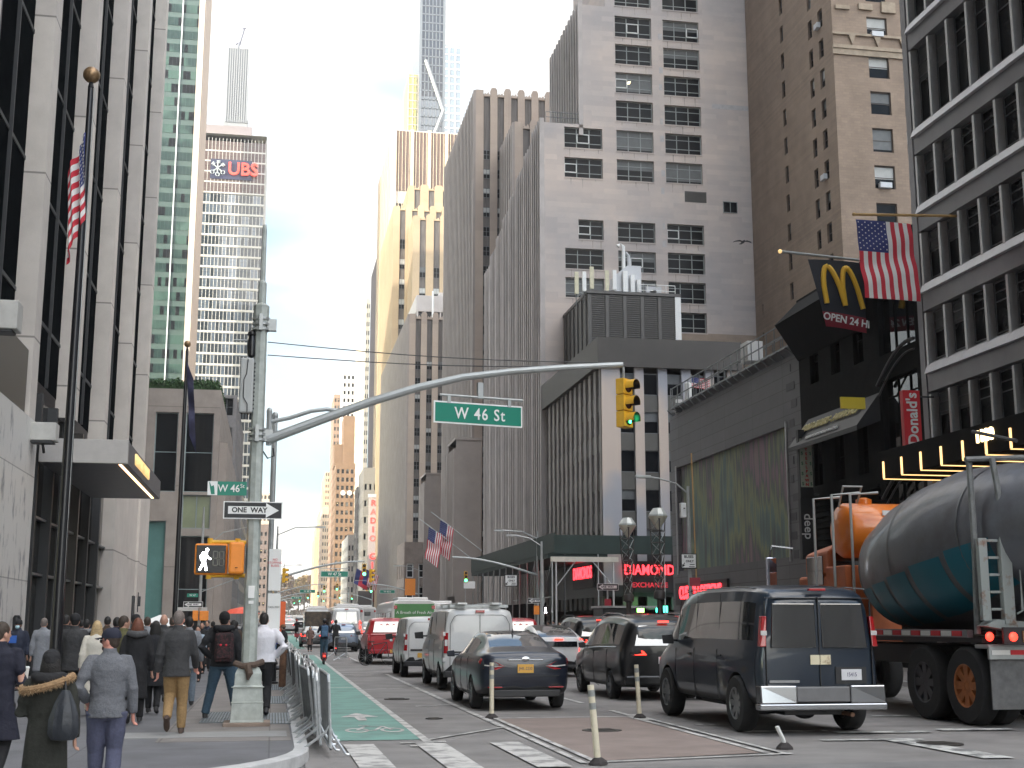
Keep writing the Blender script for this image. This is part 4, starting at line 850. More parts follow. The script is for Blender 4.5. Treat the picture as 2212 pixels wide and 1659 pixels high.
a_,_,_=far('slim black and white striped tower high above the brown apartment house',741,776,805,560,mat('striped_white',(.60,.55,.50),.7),'grid',20,n=4,wv=lambda a,b:[win(a,b,1,(),frm,.1)])
br_=mat('sunny_brown_brick',(.20,.125,.08),.8,var=.14,scale=.2)
T,a,b=far('brown brick apartment house with arched windows, left of the theatre sign',726,776,1000,520,br_,'grid',30,name='apartment_house',fh=3.3,n=5)
mb=MB(); c=P(742,920,y=530); mb.box(c.x,c.x+7,528,545,a.z,P(742,900,y=530).z,br_); mb.box(c.x-3.5,c.x,530,545,a.z,P(742,960,y=530).z,br_); mb.build('upper_storeys',T,world=True)
for k in range(4): mb=MB(); mb.lathe([(1.0,0),(1.0,.3)],lime,(0,0,0),12); f=MB(); f.M=Matrix.Translation((a.x+3+k*2.6,519.9,a.z-12))@Matrix.Rotation(PI/2,4,'X'); f.lathe([(1.0,0),(1.0,.15)],wh,(0,0,0),12); f.build('arch',T,world=True)
far('brown brick tower directly behind the arched apartment house',722,742,852,600,mat('far_brown',(.30,.20,.15),.8,var=.1),'grid',30,n=3)
far('white corner apartment building between the brown house and the theatre',752,773,1155,430,mat('white_glazed_brick',(.60,.55,.48),.7),'grid',40,n=3)
far('grey stone office block left of the theatre sign',771,784,1052,392,mat('cool_grey_stone',(.26,.24,.23),.8),'grid',10,n=1)
far('glass-topped grey building directly behind the theatre sign',786,826,1010,345,mat('grey_slab_stone',(.22,.21,.20),.8),'grid',20,n=4,fh=4.4,wv=lambda a,b:[win(a,b,1,(),frl,.1)])
far('pale limestone hotel with stepped top, far up the avenue',697,722,1095,640,mat('far_limestone',(.58,.45,.34),.8),'grid',40,name='hotel_building',n=5)
T,a,b=far('tall stepped tan hotel, the farthest building on the right of the avenue',703,722,1020,760,mat('far_tan',(.50,.34,.22),.8),'grid',60,name='hotel_building',n=4)
mb=MB()
for k,(u,v) in enumerate(((697,1060),(690,1105),(684,1135),(680,1160))): c=P(u,v,y=762+k*6); mb.box(c.x,b.x,762+k*6,800+k*12,0,c.z,MT['far_tan'])
mb.build('stepped_wings',T,world=True)
# slim glass supertall with diagonal braces, its two neighbours
dg=mat('supertall_glass',(.05,.075,.11),.06,spec=1.,var=.15,scale=.02); fr_=mat('supertall_frame',(.13,.14,.155),.4,metal=.3,var=.05)
a=P(906,100,y=560); b=P(962,100,y=560); T=thing('braced_glass_tower','very tall slim glass tower with diagonal braces, leaving the top of the picture','building',(a.x,560,0))
mb=MB(); mb.box(a.x,b.x,560,590,0,330,dg); mb.build('glass_shaft',T,world=True); w=b.x-a.x
mb=MB(); mb.box(a.x+1.2,b.x-1.2,559.8,559.99,P(930,208,y=560).z,330,mat('dark_supertall_glass',(.015,.018,.03),.1,var=.1)); mb.build('dark_upper_glass',T,world=True)
for k in range(7):
    f=MB(); x=a.x+1+k*(w-2)/6; f.box(x-.2,x+.2,559.5,559.8,100,330,fr_); f.build('mullion',T,world=True)
for k in range(44):
    f=MB(); z=P(930,500,y=560).z+k*4.2; f.box(a.x,b.x,559.5,559.75,z,z+.55,fr_); f.build('transom',T,world=True)
for xx in (a.x,b.x-1.1):
    f=MB(); f.box(xx-.1,xx+1.1,559,560,0,330,fr_); f.build('edge_column',T,world=True)
for (v0,u0,v1,u1) in ((130,920,240,958),(240,958,350,915),(360,915,470,955)):
    p=P(u0,v0,y=559); q=P(u1,v1,y=559); f=MB(); f.tube([p,q],.9,mat('brace_steel',(.30,.31,.32),.5,var=.05),4); f.build('brace',T,world=True)
pale_g=mat('pale_far_glass',(.16,.20,.25),.15,spec=.9,var=.2,scale=.03); yg=mat('yellow_netting',(.62,.52,.16),.7,var=.06,scale=.05)
for nm,lab,u0,u1,v,y,m1 in (('glass_tower','pale banded glass tower standing just right of the braced supertall',958,997,96,620,pale_g),('netted_tower','tower wrapped in yellow netting just left of the braced supertall',883,912,160,575,yg)):
    a=P(u0,v,y=y); b=P(u1,v,y=y); T=thing(nm,lab,'building',(a.x,y,0)); mb=MB(); mb.box(a.x,b.x,y,y+25,0,a.z,m1); mb.build('shaft',T,world=True)
    for k in range(16):
        f=MB(); z=a.z-1-k*4; f.box(a.x-.1,b.x+.1,y-.3,y,z-.6,z,wh if m1 is pale_g else cream); f.build('band',T,world=True)
    for k in range(4): f=MB(); x=a.x+(b.x-a.x)*k/3; f.box(x-.25,x+.25,y-.4,y-.05,0,a.z,wh if m1 is pale_g else cream); f.build('mullion',T,world=True)
f=MB()
# ================= theatre sign =================
y=300; a=P(797,1075,y=y); b=P(822,1075,y=y); c=P(810,1262,y=y)
T=thing('theatre_blade_sign','tall white theatre blade sign with stacked red neon letters','sign',(a.x,y,0)); f=MB(); f.box(a.x,a.x+2.0,y-.4,y+.4,c.z,a.z,mat('sign_cream',(.40,.35,.33),.5,var=.05,emit=.12)); f.box(a.x-.2,a.x+2.2,y-.6,y+.6,a.z,a.z+.8,gr_); f.build('board',T,world=True)
neon=mat('pink_neon',(1,.05,.04),.5,emit=.9,var=0); hh=(a.z-c.z)
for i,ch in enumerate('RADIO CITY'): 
    if ch!=' ': text(ch,1.9,neon if i not in (1,4,8) else mat('dim_neon',(.55,.12,.10),.5,emit=.4,var=0),TX(a.x+1.0,y-.5,a.z-1.3-i*hh*.103),T,'letter',.05,world=True,bold=.05)  # three letters take a duller red that still glows faintly by itself
f=MB(); p=a.x+2.1; f.prism([(p,y,a.z-4),(p+1.2,y,a.z-4.5),(p+3.4,y,c.z-4),(p-1,y,c.z-4)],(0,1.5,0),mat('maroon_fin',(.14,.03,.03),.5)); f.ell((p+.6,y,a.z-3.2),.8,.5,1.2,MT['maroon_fin']); f.build('maroon_fin',T,world=True)
f=MB(); f.box(a.x-2,XE+8,y+1,y+2,gz(y),9,mat('marquee_dark',(.10,.09,.085),.5)); f.build('marquee_wall',T,world=True)
# carved stone corner building (small, between the ribbed blocks)
simple('small ornate brown stone corner building with quoins, below the ribbed limestone block',P(853,1200,y=222).x,P(900,1200,y=222).x,205.5,218,P(860,1170,y=205).z,mat('quoin_stone',(.25,.20,.17),.8,var=.2,scale=1),{'S':(2,1.1,2.2,3.6,1.6),'W':(4,1.1,2.2,3.6,1.6)},lambda a,b:wset(a,b,1,(.5,),wh,.14,('dark','half','dark')))
# park trees closing the avenue, bare autumn crowns
lvs=[mat('autumn_brown',(.13,.085,.06),.8,var=.2),mat('autumn_olive',(.13,.13,.05),.8,var=.2),mat('autumn_gold',(.24,.15,.05),.8,var=.2),mat('autumn_rust',(.14,.07,.05),.8,var=.2)]
bark=mat('bark',(.07,.055,.045),.9,var=.2)
def tree(label,x,y,h,r,ms,n,s,group=None,seed=0):
    rnd=random.Random(seed); z=gz(y); t=thing('tree',label,'tree',(x,y,z),group=group); q=MB(); q.tube([(0,0,0),(.1,0,h*.4),(0,.1,h*.75)],[h*.022,h*.016,h*.006],bark,7)
    for k in range(9):
        a=rnd.uniform(0,2*PI); z0=h*rnd.uniform(.25,.6); q.tube([(0,0,z0),(math.cos(a)*r*.5,math.sin(a)*r*.5,z0+h*.14),(math.cos(a)*r*.9,math.sin(a)*r*.9,z0+h*.28)],[h*.009,h*.005,h*.002],bark,5)
    q.build('trunk',t,smooth=True); q=MB()
    for k in range(12):
        a=rnd.uniform(0,2*PI); rr_=r*rnd.uniform(.1,.75); leaves(q,(math.cos(a)*rr_,math.sin(a)*rr_,h*rnd.uniform(.42,.9)),(r*.38,r*.38,h*.14),n//12,s,ms,rnd)
    q.build('crown',t)
hgt=[14,17,12,18,15,13,16,14,19]
for k in range(9): tree('bare-looking autumn park tree closing the far end of the avenue',-11+k*5.6+(k%2)*1.5,980+(k*37)%50,hgt[k]+15,8.5,[lvs[(k+j)%4] for j in (0,1,3)] if k!=6 else [lvs[2]],2200,.9,'park trees at the end of the avenue',k)
q=MB(); rnd=random.Random(77)
for k in range(260): leaves(q,(rnd.uniform(-60,90),rnd.uniform(1030,1080),gz(1050)+rnd.uniform(1,17)),(5,5,3.2),46,1.1,[lvs[0],lvs[1],lvs[3]],rnd)
tag(q.build('park_woods'),None,None,kind='stuff')
tree('golden-leaved street tree on the left pavement behind the low stone building',-9.5,128,7.2,3.2,[lvs[2],lvs[1]],2600,.14,seed=31)
tree('golden-leaved street tree further up the left pavement',-7.2,140,6.8,2.8,[lvs[2],lvs[1]],2200,.14,seed=32)
# ================= street furniture =================
galv=mat('galvanised_steel',(.40,.415,.41),.45,metal=.45,var=.12,scale=3); paint=mat('pale_green_grey_paint',(.40,.43,.40),.5,var=.22,scale=6,detail=12)
sigy=mat('signal_yellow',(.72,.40,.03),.45,var=.12,scale=8); sigo=mat('signal_orange',(.85,.27,.03),.45,var=.06,scale=8); lens0=mat('dark_lens',(.05,.02,.015),.25,var=0)
grn=mat('green_light',(.05,1,.35),.4,emit=4,var=0); redm=mat('red_light',(1,.08,.04),.4,emit=4,var=0); wlm=mat('white_signal_light',(.95,.95,1),.4,emit=3,var=0); rust=mat('rusty_iron',(.16,.085,.05),.85,var=.4,scale=8); blkp=mat('black_pole_paint',(.014,.014,.016),.3,var=.15)
SY=21.9; px0=P(528,1585,z=.13)
def PY(u,v,y=SY): return P(u,v,y=y)
T=thing('signal_pole','pale green signal pole with long mast arm and tapered base, nearest on the corner','signal pole',(px0.x,SY,.13)); X=px0.x; L0=lambda p:Vector(p)-T.location
q=MB(); q.box(-.37,.37,-.36,.36,0,.06,mat('pole_slab_concrete',(.27,.21,.17),.9,var=.2)); q.build('concrete_slab',T,bevel=.01)
q=MB(); q.loft([[(-a,-a,z),(a,-a,z),(a,a,z),(-a,a,z)] for a,z in ((.27,.06),(.255,.1),(.25,.3),(.23,.62),(.215,.64),(.21,.82),(.17,.9),(.13,.92))],paint)
for z in (.36,.60): q.box(-.26,.26,-.255,-.2,z,z+.018,paint)
q.build('tapered_base',T,bevel=.012)
q=MB(); q.lathe([(.125,.9),(.115,3.0),(.105,6.6),(.13,6.62),(.13,6.95),(.07,7.0),(.07,7.35),(.045,7.4),(.04,8.3),(.03,8.4)],paint,n=8); q.build('shaft',T)
for z in (4.62,6.52):
    q=MB()
    for k in range(3): q.lathe([(.15,z+k*.09),(.15,z+k*.09+.04)],galv,n=12)
    q.box(-.03,.03,-.19,-.1,z-.02,z+.26,galv); q.box(.1,.26,-.06,.06,z,z+.2,galv); q.build('clamp',T)
arm=[PY(578,950),PY(690,908),PY(800,868),PY(900,838),PY(1000,815),PY(1100,803),PY(1220,794),PY(1345,788)]
q=MB(); q.tube([L0(p) for p in arm],[.085,.08,.075,.07,.065,.06,.055,.05],galv,10); q.build('mast_arm',T,smooth=True)
q=MB(); q.tube([L0(PY(581,912)),L0(PY(625,903)),L0(PY(672,888)),L0(PY(705,884)),L0(PY(742,888))],.035,galv,8); q.tube([L0(PY(580,962)),L0(PY(582,892))],.045,galv,8); q.ell(L0(PY(582,889)),.05,.05,.07,galv,8,6); q.build('brace_arm',T,smooth=True)
q=MB(); q.tube([L0(PY(590,968)),L0(PY(592,985)),L0(PY(578,990)),L0(PY(568,975))],.015,mull,6); q.build('cable_loop',T,smooth=True)
for a,b in (((578,739),(1350,784)),((578,767),(1345,790)),((900,770),(1350,786))):
    q=MB(); p0,p1=L0(PY(*a)),L0(PY(*b)); q.tube([p0.lerp(p1,k/8)-Vector((0,0,.09*math.sin(PI*k/8))) for k in range(9)],.009,mull,5); q.build('stay_wire',T) if a[0]!=900 else None
q=MB(); q.tube([(-.22,-.1,.98),(-.1,-.2,.94),(.1,-.2,.96),(.22,-.1,1.0)],.05,mat('brown_cloth',(.10,.07,.055),.9,var=.3,scale=9),7); q.tube([(-.02,-.22,.95),(.02,-.27,.82),(.0,-.28,.72)],[.06,.06,.02],MT['brown_cloth'],7); q.tube([(-.22,.1,.98),(-.1,.2,.94),(.1,.2,.96),(.22,.1,1.0)],.05,MT['brown_cloth'],7); q.build('knotted_cloth',T,smooth=True)
q=MB(); q.box(-.05,.05,-.129,-.122,2.02,2.22,wh); q.box(-.04,.04,-.127,-.121,1.93,1.98,wh); q.build('sticker',T)
# hanging street-name board
def plate(name,label,c,w,h,rz,back,border=None,cat='sign',th=.012,group=None):
    t=thing(name,label,cat,c,rz,group); q=MB(); q.box(-w/2,w/2,0,th,-h/2,h/2,border or back); q.build('plate',t,bevel=.003)
    if border: q=MB(); e=h*.07; q.box(-w/2+e,w/2-e,-.004,0-.0005,-h/2+e,h/2-e,back); q.build('face',t)
    return t
c=PY(1034,895)
t=plate('street_name_sign','large green hanging street sign reading W 46 St below the mast arm',c,1.66,.385,R(13),gn,mat('reflective_white',(.80,.80,.78),.4,var=.03)); RW=MT['reflective_white']
text('W 46 St',.285,RW,TX(.02,-.012,-.01),t,'lettering',.003,sx=.86,bold=.003,sp=1.15)
q=MB(); q.tube([(-.72,.01,.30),(.84,.01,.30)],.022,galv); 
for x in (-.55,.58): q.box(x-.03,x+.03,-.01,.03,.16,.31,galv)
q.box(-.02,.08,-.02,.04,.28,.56,galv); q.build('hanger',t)
def signal(label,c,rz,lit=2,s=1.,hang=.25,group=None,arrow=False,three=True):
    t=thing('traffic_light',label,'traffic light',c,rz,group); t.scale=(s,s,s)
    for k in range(3):
        z=.28-k*.28
        q=MB(); q.box(-.13,.13,-.06,.1,z-.135,z+.135,sigy); q.box(-.14,.14,-.07,-.05,z-.13,z+.13,sigy); hs=q.build('housing',t,bevel=.012)
        q=MB(); n=14
        q.M=Matrix.Translation((0,-.07,z))
        for j in range(n):
            a0=PI*(-.12)+PI*1.24*j/n; a1=PI*(-.12)+PI*1.24*(j+1)/n
            for r_ in (.112,.106): q.quad((r_*math.cos(a0),0,r_*math.sin(a0)),(r_*math.cos(a1),0,r_*math.sin(a1)),(r_*math.cos(a1),-.17,r_*math.sin(a1)),(r_*math.cos(a0),-.17,r_*math.sin(a0)),sigy if r_>.11 else blkp)
        q.build('visor',hs)
        q=MB(); q.M=Matrix.Translation((0,-.072,z))@Matrix.Rotation(PI/2,4,'X'); q.lathe([(.105,0),(.1,.008),(.05,.018)],({0:redm,1:sigy,2:grn}[k] if k==lit and not arrow else lens0),n=16); q.build('lens',hs,smooth=True)
        if arrow and k==lit: q=MB(); q.poly([(-.03,-.1,z-.07),(.03,-.1,z-.07),(.03,-.1,z),(.07,-.1,z),(0,-.1,z+.075),(-.07,-.1,z),(-.03,-.1,z)],grn); q.build('arrow',hs)
    q=MB(); q.tube([(0,.02,.41),(0,.02,.41+hang)],.022,galv); q.build('hanger',t)
    return t
signal('yellow traffic light with a green arrow hanging from the end of the near mast arm',PY(1350,871),R(42),2,1.05,.22,arrow=True)
# walk signal pair
c=PY(456,1208)
t=thing('walk_signal','orange pedestrian signal showing a lit white walking figure and unlit digits','pedestrian signal',c)
q=MB(); q.box(-.265,.265,-.04,.14,-.255,.255,sigo); q.build('housing',t,bevel=.035)
q=MB(); q.box(-.235,.235,-.052,-.041,-.225,.225,mat('signal_face',(.012,.012,.014),.25,var=0)); q.build('face',t,bevel=.01)
w_=[(-.085,.175,.03)]
q=MB(); n=12; q.poly([(-.065+.028*math.cos(2*PI*j/n),-.056,.15+.028*math.sin(2*PI*j/n)) for j in range(n)],wlm)
def limb(pts,w): strip_xz(q,pts,w)
def strip_xz(mb,pts,w,y=-.056,m=None):
    for a,b in zip(pts[:-1],pts[1:]):
        a=Vector((a[0],y,a[1])); b=Vector((b[0],y,b[1])); d=(b-a).normalized(); nn=Vector((-d.z,0,d.x))*w/2; mb.quad(a-nn-d*w*.2,b-nn+d*w*.2,b+nn+d*w*.2,a+nn-d*w*.2,m or wlm)
limb([(-.095,.10),(-.12,-.02)],.075); limb([(-.09,.105),(-.055,.03),(-.005,0.0)],.028); limb([(-.125,.105),(-.165,.04),(-.15,-.02)],.03); limb([(-.12,-.02),(-.135,-.1),(-.175,-.175)],.036); limb([(-.11,-.02),(-.085,-.1),(-.07,-.18)],.036)
q.build('walking_figure',t)
q=MB(); dm=mat('unlit_digit',(.17,.17,.14),.5,var=0)
for x0 in (.035,.135):
    for s_ in (((0,0),(.07,0)),((0,-.115),(.07,-.115)),((0,.115),(.07,.115)),((0,0),(0,.115)),((.07,0),(.07,.115)),((0,0),(0,-.115)),((.07,0),(.07,-.115))): strip_xz(q,[(x0+a+ (0 if a else 0),b+.01) for a,b in s_],.016,-.057,dm)
q.build('countdown_digits',t)
c2=PY(512,1207)
t=thing('walk_signal','orange pedestrian signal seen from its blank side, beside the lit walking figure','pedestrian signal',c2); q=MB(); q.box(-.13,.12,-.26,.14,-.26,.26,sigo); q.build('housing',t,bevel=.04); q=MB(); q.lathe([(.02,0),(.02,.01)],lens0,(0,-.26,-.16)); q.box(.12,.125,-.2,.1,-.2,.2,MT['signal_face']); q.build('face',t)
t=thing('signal_bracket','pair of yellow tube brackets carrying the two pedestrian signals','bracket',(X,SY,0)); q=MB()
for z in (PY(500,1171).z,PY(500,1243).z):
    q.tube([(PY(452,1208).x-X,.03,z),(.0,.03,z)],.035,sigy); 
    for x in (PY(452,1208).x,c2.x): q.tube([(x-X,.03,z-.06),(x-X,.03,z+.06)],.045,sigy)
q.build('tubes',t,smooth=True)
# small street sign with statue panel, one-way sign
a=PY(449,1056); b=PY(533,1056); t=thing('corner_street_sign','small green corner sign reading W 46 St with a white statue panel at its left','sign',((a.x+b.x)/2,SY-.13,a.z)); w=b.x-a.x
q=MB(); q.box(-w/2,w/2,0,.012,-.115,.115,gn); q.build('plate',t); q=MB(); q.box(-w/2,-w/2+.16,-.003,-.0005,-.115,.115,RW); q.build('white_panel',t)
q=MB(); s_=-w/2+.08
q.poly([(s_-.02,-.005,-.1),(s_+.04,-.005,-.1),(s_+.03,-.005,.0),(s_+.02,-.005,.05),(s_-.02,-.005,.03),(s_-.045,-.005,.1),(s_-.055,-.005,.1),(s_-.04,-.005,.0)],gn); q.build('statue_mark',t)
text('W 46',.17,RW,TX(.03,-.006,-.005),t,'lettering',.002,sx=.9,bold=.002); text('St',.09,RW,TX(w/2-.07,-.006,.04),t,'lettering',.002)
def oneway(label,c,w,right=True,rz=0,group=None):
    t=thing('one_way_sign',label,'sign',c,rz,group); h=w*.3; s=1 if right else -1
    q=MB(); q.box(-w/2,w/2,0,.012,-h/2,h/2,RW); q.build('plate',t); q=MB(); e=h*.06; q.box(-w/2+e,w/2-e,-.003,-.0005,-h/2+e,h/2-e,bk_); q.build('black_field',t)
    q=MB(); q.poly([(s*x*w,-.006,z*h) for x,z in ((-.42,.22),(.22,.22),(.22,.42),(.44,0),(.22,-.42),(.22,-.22),(-.42,-.22))],RW); q.build('arrow',t)
    text('ONE  WAY',h*.40,bk_,TX(-.02*w*s-.04*w,-.009,0),t,'lettering',.002,sx=1.0,bold=.004*w); return t
a=PY(483,1103); b=PY(610,1103); oneway('black and white one way sign with an arrow pointing right on the near pole',((a.x+b.x)/2,SY-.15,a.z),b.x-a.x)
t=thing('small_cell_antenna','tall pale grey antenna box strapped to the left of the near signal pole','antenna',PY(532,835)); q=MB(); q.box(-.11,.12,-.1,.12,-.46,.48,mat('antenna_shell',(.42,.43,.42),.5,var=.05)); q.build('shell',t,bevel=.03)
q=MB()
for k in range(12): q.box(.12,.16,-.08,.1,-.4+k*.07,-.37+k*.07,mull)
for k in range(4): q.tube([(-.06+k*.05,0,-.46),(-.06+k*.05,0,-.56)],.014,mull,6)
q.tube([(.02,-.12,.45),(.0,-.12,.2),(-.04,-.12,.1),(-.04,-.12,-.2),(.03,-.12,-.32),(.03,-.12,-.45)],.008,mull,5); q.tube([(.1,.05,.3),(.32,.05,.3)],.02,galv); q.tube([(.1,.05,-.3),(.32,.05,-.3)],.02,galv); q.build('fins_and_cables',t)
t=thing('pole_camera','black dome camera high on the near signal pole','camera',PY(544,748)); q=MB(); q.lathe([(.02,-.2),(.07,-.17),(.08,.05),(.06,.17),(.09,.2)],blkp,n=14); q.build('body',t,smooth=True); q=MB(); q.lathe([(.075,.2),(.075,.24),(.02,.28)],blkp,n=14); q.tube([(-.3,0,.1),(.2,0,.1)],.012,galv); q.tube([(-.28,0,-.17),(.2,0,-.17)],.012,galv); q.build('dome',t,smooth=True)
# thin pole right behind, with parking boards
t=thing('parking_sign_pole','thin grey pole with white lane signs standing right behind the near signal pole','sign post',(-.09,24.2,.13)); q=MB(); q.tube([(0,0,0),(0,0,5.4)],.05,galv,8); q.ell((0,0,5.42),.06,.06,.08,galv,8,6); q.build('post',t,smooth=True)
q=MB(); q.box(-.02,.20,-.08,-.06,2.2,2.95,RW); q.box(-.02,.20,-.08,-.06,1.45,2.15,RW); q.build('white_boards',t); q=MB(); q.box(-.02,.20,-.083,-.06,1.25,1.42,mat('sign_blue',(.05,.06,.35),.5,var=0)); q.build('blue_board',t)
text('NO\nSTOPPING\nBUSES',.055,rd,TX(.09,-.086,2.7),t,'red_lettering',.001); text('7AM-7PM',.05,bk_,TX(.09,-.086,1.9),t,'lettering',.001)
# ---- flagpoles on the left pavement ----
def poleflag(label,x,y,ztop,r0,r1,ball):
    t=thing('flagpole',label,'flagpole',(x,y,.13)); q=MB(); q.lathe([(r0*1.6,0),(r0*1.6,.25),(r0,.3),(r1,ztop-.3)],blkp,n=16); q.build('pole',t,smooth=True)
    q=MB(); q.ell((0,0,ztop-.02),ball,ball,ball,mat('copper_ball',(.30,.19,.10),.35,metal=.5,var=.3,scale=14),16,12); q.lathe([(.02,ztop-.32),(.06,ztop-.28),(.03,ztop-.15)],blkp,n=10); q.build('ball',t,smooth=True)
    q=MB(); q.tube([(r1+.03,-.05,1.2),(r1+.02,-.03,ztop-.3)],.008,galv,5); q.build('halyard',t); return t
a=P(198,160,y=25.0); poleflag('black flagpole with a copper ball, nearest the left edge',a.x,25.0,a.z-.13,.115,.055,.165); FPX=a.x
b=P(405,742,y=50); poleflag('slimmer black flagpole with a dark blue flag, further up the pavement',b.x,50,b.z-.13,.10,.06,.13); FP2=b
fr_red=mat('flag_red',(.55,.03,.05),.75,var=.05); fr_wh=mat('flag_white',(.74,.72,.70),.75,var=.03); fr_bl=mat('flag_blue',(.03,.04,.16),.75,var=.05)
def flag(label,O,U,V,w,h,wave=(.1,1.5,0.),group=None,droop=0,fold=0,plain=None,N=30,Mv=26,seed=0,tips=True):
    """hoist runs along V from O, fly along U"""
    O=Vector(O);U=Vector(U).normalized();V=Vector(V).normalized(); nn=U.cross(V).normalized(); rnd=random.Random(seed); t=thing('flag',label,'flag',O,group=group)
    am,fr,ph=wave
    def pt(i,j,off=0):
        s=i/N; v=j/Mv; a=am*s**.6*math.sin(2*PI*fr*s+ph+v*1.3)+am*.4*math.sin(2*PI*fr*2.1*s+v*4+ph)
        p=U*(w*s)+V*(h*v*(1-fold*s))+nn*(a+off)
        p.z-=droop*w*s*s; return p
    q=MB(); vs=[pt(i,j) for i in range(N+1) for j in range(Mv+1)]; fs={}
    for i in range(N):
        for j in range(Mv):
            st=int(j*13/Mv); m=plain or (fr_bl if (i<N*.4 and st<7) else (fr_red if st%2==0 else fr_wh)); fs.setdefault(m,[]).append((i*(Mv+1)+j,(i+1)*(Mv+1)+j,(i+1)*(Mv+1)+j+1,i*(Mv+1)+j+1))
    o0=0; first=True
    for m,f in fs.items():
        if first: q.add(vs,f,m); first=False
        else: q.f+=f; q.mi+=[q.k(m)]*len(f)
    q.build('cloth',t,smooth=True,sharp=180)
    if not plain:
        q=MB()
        for r_ in range(9):
            for c_ in range(6 if r_%2==0 else 5):
                s=(.4*(c_+.5+(.5 if r_%2 else 0))/6.05); v=(7/13)*(r_+.6)/9.2
                for off in (.012,-.012):
                    c=pt(s*N,v*Mv,off); r=h*.017; k=[]
                    for z in range(10): rr=r if z%2==0 else r*.45; k.append(c+U*math.cos(z*PI/5)*rr+V*math.sin(z*PI/5)*rr)
                    q.poly(k,fr_wh)
        q.build('stars',t)
    return t
flag('striped national flag drooping in folds against the black pole nearest the left edge',(FPX-.02,24.9,P(190,290,y=25).z),(-.30,.12,-.80),(.04,0,-1),.95,1.75,(.10,1.6,.4),fold=.0,seed=1)
flag('dark blue flag hanging limp on the slimmer black pole',(FP2.x,49.9,P(402,780,y=50).z),(.08,0,-1),(.35,.0,-.85),2.9,.75,(.12,1.4,0),plain=mat('dark_blue_flag',(.025,.025,.06),.8,var=.5,scale=2))
# ---- flags on the right ----
fb=thing('wall_flagpole','pale wooden flagpole projecting from the grey office building above the big flag','flagpole',P(1975,470,y=40)); q=MB(); e=P(1845,463,y=40)-fb.location; q.tube([(1.6,0,.15),e],.05,mat('pole_wood',(.48,.30,.12),.5,var=.1)); q.ell(e,.07,.07,.07,gold if 0 else MT['pole_wood'],8,6); q.build('pole',fb,smooth=True)
O=P(1848,474,y=40); e=P(1968,483,y=40); b=P(1868,640,y=40)
flag('large national flag hanging vertically beside the grey office building',O,(b-O),(e-O),(b-O).length*1.02,(e-O).length,(.07,1.3,.5),seed=4)
O=P(1745,560,y=47); e=P(1856,568,y=47); b=P(1782,706,y=47)
t=thing('wall_flagpole','silver flagpole carrying the dark restaurant banner','flagpole',P(1865,562,y=47.05)); q=MB(); e2=P(1685,543,y=47.05)-t.location; q.tube([(1.5,0,-.1),e2],.055,galv); q.ell(e2,.09,.09,.09,gilt,8,6); q.build('pole',t,smooth=True)
t=thing('restaurant_banner','dark banner with a yellow double-arch emblem and a red OPEN 24 HRS band','banner',O); U=(b-O); V=(e-O); N_=16; bd=mat('banner_navy',(.018,.020,.028),.7,var=.1); rb=mat('banner_red',(.24,.015,.03),.7,var=.05)
def bp_(s,v,off=0): 
    p=U*s+V*v+Vector((0,-.12*math.sin(3*v+2*s)-off,0)); p.z-=.18*s*v*v; return p
for (s0,s1,m,nm) in ((0,.78,bd,'cloth'),(.78,1.0,rb,'red_band')):
    q=MB(); vs=[bp_(s0+(s1-s0)*i/8,j/12) for i in range(9) for j in range(13)]; q.add(vs,[(i*13+j,(i+1)*13+j,(i+1)*13+j+1,i*13+j+1) for i in range(8) for j in range(12)],m); q.build(nm,t,smooth=True,sharp=180)
q=MB()
for c0 in (.12,.49):
    pts=[bp_(.66-.56*math.sin(PI*min(max(k/12,0),1))**.55 if 0<k<12 else .66,c0+.37*k/12,.03) for k in range(13)]; q.tube(pts,.11,yl,6)
q.build('arch_emblem',t,smooth=True)
M_=Matrix.Translation(bp_(.89,.5,.16))@Matrix.Rotation(math.atan2((V+Vector((0,0,-.3))).z,V.x)*-1,4,'Y')@Matrix.Rotation(PI/2,4,'X'); text('OPEN 24 HRS',.42,wh,M_,t,'lettering',.01,sx=.92,bold=.008)
for (u0,v0,u1,v1) in ((927,1137,955,1158),(952,1122,980,1143)):
    O=P(u0,v0,y=158); e=P(u1,v1,y=157); flag('national flag on a slanted pole in front of the limestone pylons, '+('left' if u0<940 else 'right')+' one of two',O,(-.12,0,-1),(e-O),3.9,(e-O).length,(.1,1.2,.3),group='twin flags by the limestone pylons')
    t=thing('slanted_flagpole','slanted flagpole over the '+('left' if u0<940 else 'right')+' one of the twin flags','flagpole',O); q=MB(); q.tube([(-1.2,0,.9),(e-O)+Vector((3.5,0,-2.6))],.07,galv,6); q.build('pole',t)
O=P(1493,814,y=71); flag('small national flag flying over the far corner of the mural building',O,(1,0,-.12),(0,0,-1),1.15,.62,(.06,1,.2),N=20); q=MB(); q.tube([O+Vector((-.02,0,.15)),O+Vector((0,0,-2.6))],.03,galv,6); tag(q.build('roof_flag_staff'),'thin staff of the small flag at the far corner of the mural building','flagpole')
for k in range(4):
    O=P(771+k*9,1228+ (k%2)*5,y=285-k*4); flag('small flag in the cluster under the theatre blade sign',O,(-.2,0,-1),(.9,0,-.5),3.2,2.2,(.15,1,k),group='flags under the theatre sign',plain=[fr_bl,fr_red,fr_bl,None][k],N=12,Mv=13)
